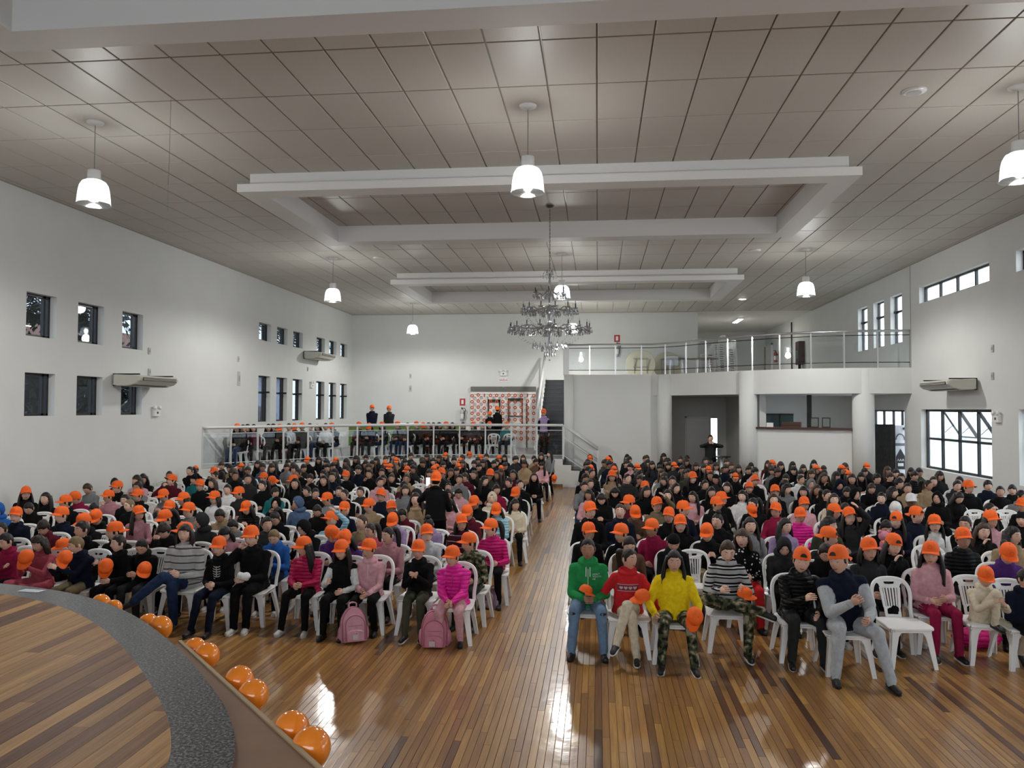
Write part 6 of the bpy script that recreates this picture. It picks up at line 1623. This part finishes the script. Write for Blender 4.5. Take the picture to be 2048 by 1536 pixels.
MB().box((-hw, -0.05, 2.42), (-0.02, 0.0, 2.62)).box((0.02, -0.05, 2.42), (hw, 0.0, 2.62)).build('shutter_box', mat('shutter_grey', (0.10, 0.10, 0.09), 0.5), bd)
for k in range(4): MB().box((-hw, -0.056, 2.44 + 0.045 * k), (hw, -0.05, 2.455 + 0.045 * k)).build('shutter_slat', mat('slat_grey', (0.24, 0.24, 0.22), 0.5), bd)
MB().tube([(-hw, -0.17, 2.40), (hw, -0.17, 2.40)], 0.012, 6).build('hanging_rod', M_STEEL, bd)
MB().box((hw - 0.42, -0.02, 0.0), (hw - 0.37, 0.0, 1.9)).build('side_post', M_BLACKM, bd)
ring = MB(); R0, R1 = 0.075, 0.034; prof_ = [(R0, -0.008), (R0, 0.008), (R1, 0.008), (R1, -0.008), (R0, -0.008)]
ring.lathe(prof_, n=18, M=Matrix.Rotation(math.pi / 2, 4, 'X')); ring_me = ring.mesh('ring', mat('ring_orange', (0.50, 0.07, 0.012), 0.6))
cols = [-0.94 + 0.188 * i for i in range(11)]
for i, u in enumerate(cols):
    g = thing('ring_garland', 'string of orange paper rings before the white backdrop, %s from the extinguisher' % ORDS[i], 'garland', ((bx0 + bx1) / 2 + u * hw, YB - 0.23, ZP + 2.40), 0, 'hanging strings of orange rings')
    MB().tube([(0, 0, 0), (0, 0, -1.95)], 0.002, 4).build('thread', mat('thread_white', (0.7, 0.7, 0.7), 0.8), g)
    for k in range(8):
        a = random.choice([0, 0.15, -0.2, 0.3, 0, 1.35 if k == 0 else 0.1]); zr = -0.14 - 0.26 * k - random.uniform(0, 0.05)
        rg = link('ring', ring_me, g, (0, 0, zr), a)

# ------------------------------------------------------------------ things on the gallery and in the annex
def round_table_side(label, px, y, rz):
    q = aty(px, 740, y); t = thing('round_table', label, 'table', (q.x, y, ZB), rz)
    Mx = Matrix.Translation((0, 0, 0.6)) @ Matrix.Rotation(math.radians(82), 4, 'X')
    MB().lathe([(0, -0.012), (0.59, -0.012), (0.6, 0), (0.59, 0.012), (0, 0.012)], n=36, M=Mx).build('table_top', mat('table_cream', (0.5, 0.47, 0.36), 0.5), t, False)
    for a, b, c, d in ((-0.3, 0.25, 0.3, 0.25), (-0.3, -0.1, 0.3, -0.1), (-0.25, -0.35, -0.25, 0.25), (0.25, -0.35, 0.25, 0.25)): MB().bar((a, -0.06, 0.6 + b), (c, -0.06, 0.6 + d), 0.03).build('leg', mat('table_leg', (0.30, 0.29, 0.24), 0.4), t)
round_table_side('cream round table tipped up on its edge on the upper gallery', 1281, 32.2, 0)
round_table_side('second round table tipped up behind the standing tables on the gallery', 1335, 33.2, 0.1)
for px, lab in ((1352, 'dark-edged round table standing on the gallery, towards the tipped table'), (1406, 'dark-edged round table standing on the gallery, beside the chair stacks')):
    q = aty(px, 725, 31.2); t = thing('round_table', lab, 'table', (q.x, 31.2, ZB)); MB().lathe([(0, 0.74), (0.58, 0.74), (0.6, 0.755), (0.58, 0.77), (0, 0.77)], n=32).build('table_top', mat('table_brown', (0.16, 0.12, 0.08), 0.5), t)
    for k in range(4): a = math.pi / 4 + k * math.pi / 2; MB().bar((0.3 * math.cos(a), 0.3 * math.sin(a), 0.74), (0.36 * math.cos(a), 0.36 * math.sin(a), 0), 0.03).build('leg', M_STEEL, t)
for k, (px, y, n_, nm) in enumerate(((1415, 34.8, 9, 'first'), (1438, 35.4, 14, 'second'), (1458, 35.8, 12, 'third'))):
    q = aty(px, 740, y)
    for i in range(n_): link('plastic_chair', CH['all'], None, (q.x, y + 0.025 * i, ZB + 0.10 * i), -0.9, 'white plastic chair in the %s tall stack at the gallery opening, %s from the floor' % (nm, ORDS[i]), 'chair', 'stacked chairs on the gallery')
dr = link('door_2', None, None, (aty(1456, 740, YA).x, YA, ZB), kind='structure'); MB().box((-0.42, -0.05, 0), (0.42, 0, 2.1)).build('leaf', mat('door_grey', (0.36, 0.36, 0.33), 0.5), dr); MB().box((-0.5, -0.07, 0), (-0.42, 0, 2.18)).box((0.42, -0.07, 0), (0.5, 0, 2.18)).box((-0.5, -0.07, 2.1), (0.5, 0, 2.18)).build('frame', M_WHITEM, dr)
for n_, px, mm in ((3, 1531, mat('door_wood', (0.42, 0.33, 0.22), 0.5)), (4, 1541, M_WHITEM)):
    q = atx(px, 730, XR); dr = link('door_%d' % n_, None, None, (XR, q.y, ZB), kind='structure'); MB().box((-0.06, -0.45, 0), (0, 0.45, 2.1)).build('leaf', mm, dr); MB().box((-0.08, -0.53, 0), (0, -0.45, 2.18)).box((-0.08, 0.45, 0), (0, 0.53, 2.18)).box((-0.08, -0.53, 2.1), (0, 0.53, 2.18)).build('frame', M_WHITEM, dr); MB().box((-0.1, -0.35, 1.0), (-0.06, -0.3, 1.1)).build('handle', M_STEEL, dr)
q = atx(1587, 690, XR); pl = MB().tube([(XR - 0.08, q.y, ZB), (XR - 0.08, q.y, ZT - 0.15)], 0.035, 8).build('standpipe', M_BLACKM, label='black vertical pipe on the right wall of the gallery', cat='pipe')
q = atx(1606, 700, XR); hb = thing('hose_cabinet', 'dark red rounded case on the right wall of the gallery', 'cabinet', (XR, q.y, ZB + 0.75)); MB().box((-0.25, -0.3, 0), (0, 0.3, 1.0)).build('case', mat('dark_red_case', (0.05, 0.012, 0.012), 0.4), hb); MB().box((-0.27, -0.22, 0.25), (-0.25, 0.22, 0.6)).build('window', mat('case_glass', (0.12, 0.13, 0.12), 0.1), hb); MB().box((-0.2, -0.05, -0.75), (-0.1, 0.05, 0)).build('stand', M_BLACKM, hb)
al = thing('ceiling_strip_light', 'long lit strip light on the annex ceiling', 'lamp', (6.4, 37.0, ZT)); MB().box((-0.12, -0.8, -0.06), (0.12, 0.8, 0)).build('housing', M_WHITEM, al); MB().box((-0.09, -0.77, -0.075), (0.09, 0.77, -0.06)).build('tube', mat('lit_tube', (1, 1, 1), 0.4, emit=(1, 0.98, 0.92), estr=55), al)

# ------------------------------------------------------------------ lobby, bar and right wall
def on_bar(t): return a.lerp(b, t)
a, b = Vector((4.88, 24.95, 2.07)), Vector((7.36, 23.85, 2.07))
for t, lab in ((0.62, 'small dark picture frame on the bar counter, beside its twin'), (0.74, 'small dark picture frame on the bar counter, towards the windows')):
    p = a.lerp(b, t) + Vector((0, 0.05, 0)); f = thing('picture_frame', lab, 'frame', p, -0.41); MB().box((-0.12, 0, 0), (0.12, 0.02, 0.30)).build('border', M_BLACKM, f); MB().box((-0.09, -0.004, 0.03), (0.09, 0, 0.27)).build('picture', mat('picture_grey', (0.16, 0.18, 0.17), 0.4), f)
p = a.lerp(b, 0.14); MB().box((-0.1, 0, 0), (0.1, 0.01, 0.13)).build('paper_sign', M_WHITEM, loc=p, rz=-0.41, label='bright white card standing on the bar counter', cat='sign')
for t, lab in ((0.32, 'dark wooden box on the bar counter, beside the white card'), (0.42, 'dark wooden box on the bar counter, beside the picture frames')):
    p = a.lerp(b, t); q = thing('wooden_box', lab, 'box', p, -0.41); MB().box((-0.14, 0, 0), (0.14, 0.16, 0.16)).build('case', mat('dark_wood', (0.07, 0.03, 0.018), 0.35), q); MB().box((-0.13, -0.006, 0.05), (0.13, 0, 0.07)).build('strap', M_BLACKM, q)
ws = link('window_%d' % (wn[0] + 1), None, None, (5.9, 28.48, 1.4), kind='structure'); MB().box((-0.6, -0.04, 0), (0.9, 0, 0.06)).box((-0.6, -0.04, 1.0), (0.9, 0, 1.06)).box((-0.6, -0.04, 0), (-0.54, 0, 1.06)).box((0.4, -0.04, 0), (0.46, 0, 1.06)).build('frame', M_BLACKM, ws); MB().box((-0.54, -0.02, 0.06), (0.4, -0.01, 1.0)).build('pane', mat('teal_pane', (0.05, 0.09, 0.09), 0.2), ws); MB().box((0.46, -0.02, 0.06), (0.9, -0.01, 1.0)).build('pane', mat('teal_pane', (0.05, 0.09, 0.09), 0.2), ws)
MB().bar((6.7, 26.0, 2.0), (6.7, 26.0, 3.07), 0.12).build('bar_post', M_BLACKM, label='black post rising from the bar behind the counter', cat='post')
sl = thing('standing_table', 'tall round bistro table at the lobby doorway', 'table', (aty(1443, 900, 26.3).x, 26.3, 0)); MB().lathe([(0, 1.05), (0.3, 1.05), (0.3, 1.08), (0, 1.08)], n=24).build('table_top', M_BLACKM, sl); MB().tube([(0, 0, 0), (0, 0, 1.05)], 0.05, 10).build('pillar', M_WHITEM, sl, True); MB().lathe([(0.25, 0), (0.25, 0.02), (0.05, 0.05)], n=20).build('foot', M_BLACKM, sl)
# chalk board and roll-up banner in front of the glass doors
q0, q1 = aty(1747, 845, 24.3), aty(1788, 845, 24.3)
cb = thing('chalk_board', 'tall black chalkboard covered in hand lettering under the gallery', 'board', ((q0.x + q1.x) / 2, 24.3, 0)); w2 = (q1.x - q0.x) / 2
MB().box((-w2, -0.03, 0.15), (w2, 0, 2.18)).build('panel', mat('chalk_black', (0.010, 0.010, 0.011), 0.7, var=0.4, scale=6), cb); MB().box((-w2 - 0.02, -0.035, 0), (-w2, 0.01, 2.2)).box((w2, -0.035, 0), (w2 + 0.02, 0.01, 2.2)).build('frame', M_BLACKM, cb)
rr_ = random.Random(3)
for k in range(9):      # rows of chalk strokes standing for lettering too small to read
    s = MB(); x_ = -w2 + 0.06
    while x_ < w2 - 0.08:
        h_ = rr_.uniform(0.08, 0.14); z_ = 1.95 - k * 0.2
        s.box((x_, -0.033, z_), (x_ + 0.012, -0.03, z_ + h_)).box((x_, -0.033, z_ + h_ - 0.012), (x_ + rr_.uniform(0.03, 0.06), -0.03, z_ + h_)); x_ += rr_.uniform(0.06, 0.11)
    s.build('chalk_line', mat('chalk_grey', (0.045, 0.045, 0.047), 0.9), cb, kind='stuff')
q0, q1 = aty(1790, 850, 24.5), aty(1810, 850, 24.5); bn = thing('rollup_banner', 'white roll-up banner with a black house-shaped emblem beside the chalkboard', 'banner', ((q0.x + q1.x) / 2, 24.5, 0.1)); w3 = 0.2
MB().box((-w3, -0.01, 0.05), (w3, 0, 2.05)).build('sheet', mat('banner_white', (0.72, 0.74, 0.78), 0.5), bn); MB().box((-w3 - 0.02, -0.08, -0.1), (w3 + 0.02, 0.08, 0.05)).build('base', M_STEEL, bn)
MB().prism([(-0.13, 0.75), (0.13, 0.75), (0.13, 1.12), (0, 1.36), (-0.13, 1.12)], -0.004, 0.0, M=Matrix(((1, 0, 0, 0), (0, 0, 1, -0.012), (0, 1, 0, 0), (0, 0, 0, 1)))).build('emblem', mat('banner_black', (0.03, 0.03, 0.035), 0.5), bn)
arcs = MB(); arcs.tube([(0.12 * math.cos(math.pi * i / 12), -0.014, 1.62 + 0.17 * math.sin(math.pi * i / 12)) for i in range(13)], 0.018, 6); arcs.box((-0.17, -0.014, 1.44), (0.17, -0.01, 1.52)); arcs.build('arch_print', mat('banner_grey', (0.16, 0.17, 0.2), 0.5), bn)
text_obj('lettering', 'AAA', 0.10, (0, -0.02, 1.02), (math.pi / 2, 0, 0), M_WHITEM, bn); MB().box((-0.08, -0.02, 0.84), (0.08, -0.016, 0.93)).build('print_block', M_WHITEM, bn)
for dx in (-0.09, 0.07): MB().tube([(dx + 0.05 * math.cos(math.pi * i / 8), -0.014, 0.48 + 0.14 * math.sin(math.pi * i / 8)) for i in range(9)], 0.014, 5).build('arch_print', mat('banner_grey', (0.16, 0.17, 0.2), 0.5), bn)

# ------------------------------------------------------------------ outdoors
MB().box((-60, -30, -0.6), (XL - WT, 70, -0.5)).build('ground_outside', mat('asphalt', (0.16, 0.16, 0.16), 0.9), kind='structure')
MB().box((XR + WT, -30, -0.6), (60, 70, -0.5)).build('ground_yard', mat('yard_paving', (0.4, 0.4, 0.4), 0.9), kind='structure')
M_FROND = mat('palm_green', (0.012, 0.022, 0.010), 0.7); M_TRUNK = mat('palm_trunk', (0.04, 0.032, 0.025), 0.9)
def palm(label, x, y, h, seed):
    R_ = random.Random(seed); t = thing('palm_tree', label, 'tree', (x, y, -0.5), 0, 'palms beyond the left windows')
    MB().tube([(0, 0, 0), (0.1, 0.05, h * 0.5), (0, 0.1, h)], [0.2, 0.16, 0.13], 10).build('trunk', M_TRUNK, t, True)
    for k in range(16):
        a = 2 * math.pi * k / 16 + R_.uniform(-.2, .2); up_ = R_.uniform(0.2, 1.0); L = R_.uniform(2.2, 3.0); f = MB()
        P = lambda s: Vector((math.cos(a) * L * s * 0.9, 0.1 + math.sin(a) * L * s * 0.9, h + L * (up_ * s - (0.5 + up_) * s * s)))
        f.tube([P(s) for s in (0, .25, .5, .75, 1)], [0.03, 0.025, 0.018, 0.012, 0.005], 5)
        sd = Vector((-math.sin(a), math.cos(a), 0))
        for i in range(3, 24):
            s = i / 24; l_ = 0.6 * math.sin(math.pi * min(1, s * 0.9 + 0.12))
            for g_ in (-1, 1): c0 = P(s); tip = c0 + sd * g_ * l_ * 0.8 + (P(min(1, s + .08)) - c0).normalized() * l_ * 0.45 + Vector((0, 0, -0.25 * l_)); wv = (P(min(1, s + .03)) - c0); f.add([c0, c0 + wv, tip], [(0, 1, 2)])
        f.build('frond', M_FROND, t)
palm('dark palm tree outside the first near windows of the left wall', -14.0, 18.6, 6.2, 1); palm('dark palm tree outside the second near windows of the left wall', -14.2, 21.6, 6.4, 2); palm('dark palm tree outside the far windows of the left wall', -14.6, 33.2, 7.0, 3); palm('slender palm tree beyond the far windows of the left wall', -15.5, 40.0, 7.2, 4)
def bush(label, x, y, z, r, seed):
    R_ = random.Random(seed); f = MB()
    for k in range(1800):
        d = Vector((R_.gauss(0, 1), R_.gauss(0, 1), R_.gauss(0, 1))).normalized() * R_.uniform(0.6, 1); c = Vector((d.x * r[0], d.y * r[1], d.z * r[2])); u = Vector((R_.gauss(0, 1), R_.gauss(0, 1), R_.gauss(0, 1))).normalized() * 0.16; v = u.cross(d).normalized() * 0.08; f.add([c - u, c + v, c + u, c - v], [(0, 1, 2, 3)])
    t = thing('tree', label, 'tree', (x, y, -0.5)); f2 = f.build('foliage', M_FROND, t, loc=(0, 0, z)); MB().tube([(0, 0, 0), (0.1, 0, z)], 0.12, 8).build('trunk', M_TRUNK, t, True)
bush('dark leafy tree outside the lower near windows of the left wall', -15.6, 20.4, 4.6, (1.2, 4.2, 2.2), 5); bush('dark leafy tree further along outside the left wall', -17.0, 24.5, 3.4, (1.2, 3.2, 1.6), 6)
bush('leafy branch hanging over the white tent outside the right wall', 11.6, 21.0, 3.5, (0.8, 1.4, 0.45), 8)
def car(label, x, y, rz, m):
    c = thing('parked_car', label, 'car', (x, y, -0.5), rz)
    prof = [(-2.1, 0.35), (-2.1, 0.8), (-1.9, 0.95), (-1.2, 1.05), (-0.6, 1.5), (0.9, 1.52), (1.7, 1.05), (2.05, 0.95), (2.1, 0.4)]; n = len(prof)
    MB().add([(xx, sy * (0.85 if zz_ < 1.1 else 0.68), zz_) for sy in (-1, 1) for xx, zz_ in prof], [tuple(range(n)), tuple(range(n, 2 * n))[::-1]] + [(i, i + n, (i + 1) % n + n, (i + 1) % n) for i in range(n)]).build('body', m, c)
    for sy in (-1, 1): MB().add([(-1.05, sy * 0.87, 1.06), (-0.55, sy * 0.71, 1.44), (0.85, sy * 0.71, 1.46), (1.5, sy * 0.87, 1.06)], [(0, 1, 2, 3)]).build('side_window', M_BLACKM, c)
    for xx in (-1.3, 1.3):
        for sy in (-0.85, 0.75): MB().tube([(xx, sy, 0.32), (xx, sy + 0.1, 0.32)], 0.32, 16).build('wheel', M_BLACKM, c)
car('white parked car outside the far lower windows', -14.5, 27.8, 1.5, M_WHITEM); car('pale parked car outside the near lower windows', -18.0, 20.5, 1.5, mat('car_silver', (0.5, 0.52, 0.55), 0.3, 0.4)); car('white parked van shape beyond the trees at the left wall', -18.5, 25.5, 1.6, M_WHITEM)
hs_ = thing('house', 'pale blue-grey house across the street from the left windows', 'house', (-26, 40, -0.5)); MB().box((-4, -14, 0), (4, 14, 5.2)).build('wall', mat('house_blue', (0.30, 0.34, 0.42), 0.8), hs_); MB().prism([(-4.6, 0), (4.6, 0), (0, 2)], -14.5, 14.5, M=Matrix(((1, 0, 0, 0), (0, 0, 1, 0), (0, 1, 0, 5.2), (0, 0, 0, 1)))).build('roof', mat('roof_tile', (0.2, 0.09, 0.06), 0.8), hs_)
for yy in (-10, -5, 0, 5, 10): MB().box((4.0, yy - 0.7, 1.6), (4.05, yy + 0.7, 3.2)).build('window', M_BLACKM, hs_)
# white tent walls in the yard
tn = MB(); nn_ = 120; vs = []
for k in range(7):
    for i in range(nn_ + 1):
        y = 10 + 18 * i / nn_; top_ = 2.25 + 0.55 * abs(math.sin((y - 18.5) * 0.62)); vs.append((11.0 + 0.10 * math.sin(y * 7.0 + 0.4 * k) + 0.05 * math.sin(y * 17), y, -0.5 + (top_ + 0.5) * k / 6))
tn.add(vs, [(k * (nn_ + 1) + i, k * (nn_ + 1) + i + 1, (k + 1) * (nn_ + 1) + i + 1, (k + 1) * (nn_ + 1) + i) for k in range(6) for i in range(nn_)])
mt_ = bpy.data.materials.new('tent_fabric'); mt_.use_nodes = True; n_, l_ = nt(mt_); tr = n_.new('ShaderNodeBsdfTranslucent'); tr.inputs[0].default_value = (0.8, 0.83, 0.86, 1); mx = n_.new('ShaderNodeMixShader'); mx.inputs[0].default_value = 0.5; n_['Principled BSDF'].inputs['Base Color'].default_value = (0.8, 0.83, 0.86, 1)
l_.new(n_['Principled BSDF'].outputs[0], mx.inputs[1]); l_.new(tr.outputs[0], mx.inputs[2]); l_.new(mx.outputs[0], n_['Material Output'].inputs['Surface'])
te = thing('party_tent', 'white pleated tent wall outside the big window', 'tent', (11, 19, -0.5)); tw_ = tn.build('tent_wall', mt_, te, True); tw_.location = (-11, -19, 0.5)
MB().bar((11.1, 10, 1.75), (11.1, 28, 1.75), 0.04).build('rail', M_STEEL, te).location = (-11, -19, 0.5)
for o in SC.objects:
    if o.parent is not None and 'category' in o: del o['category']
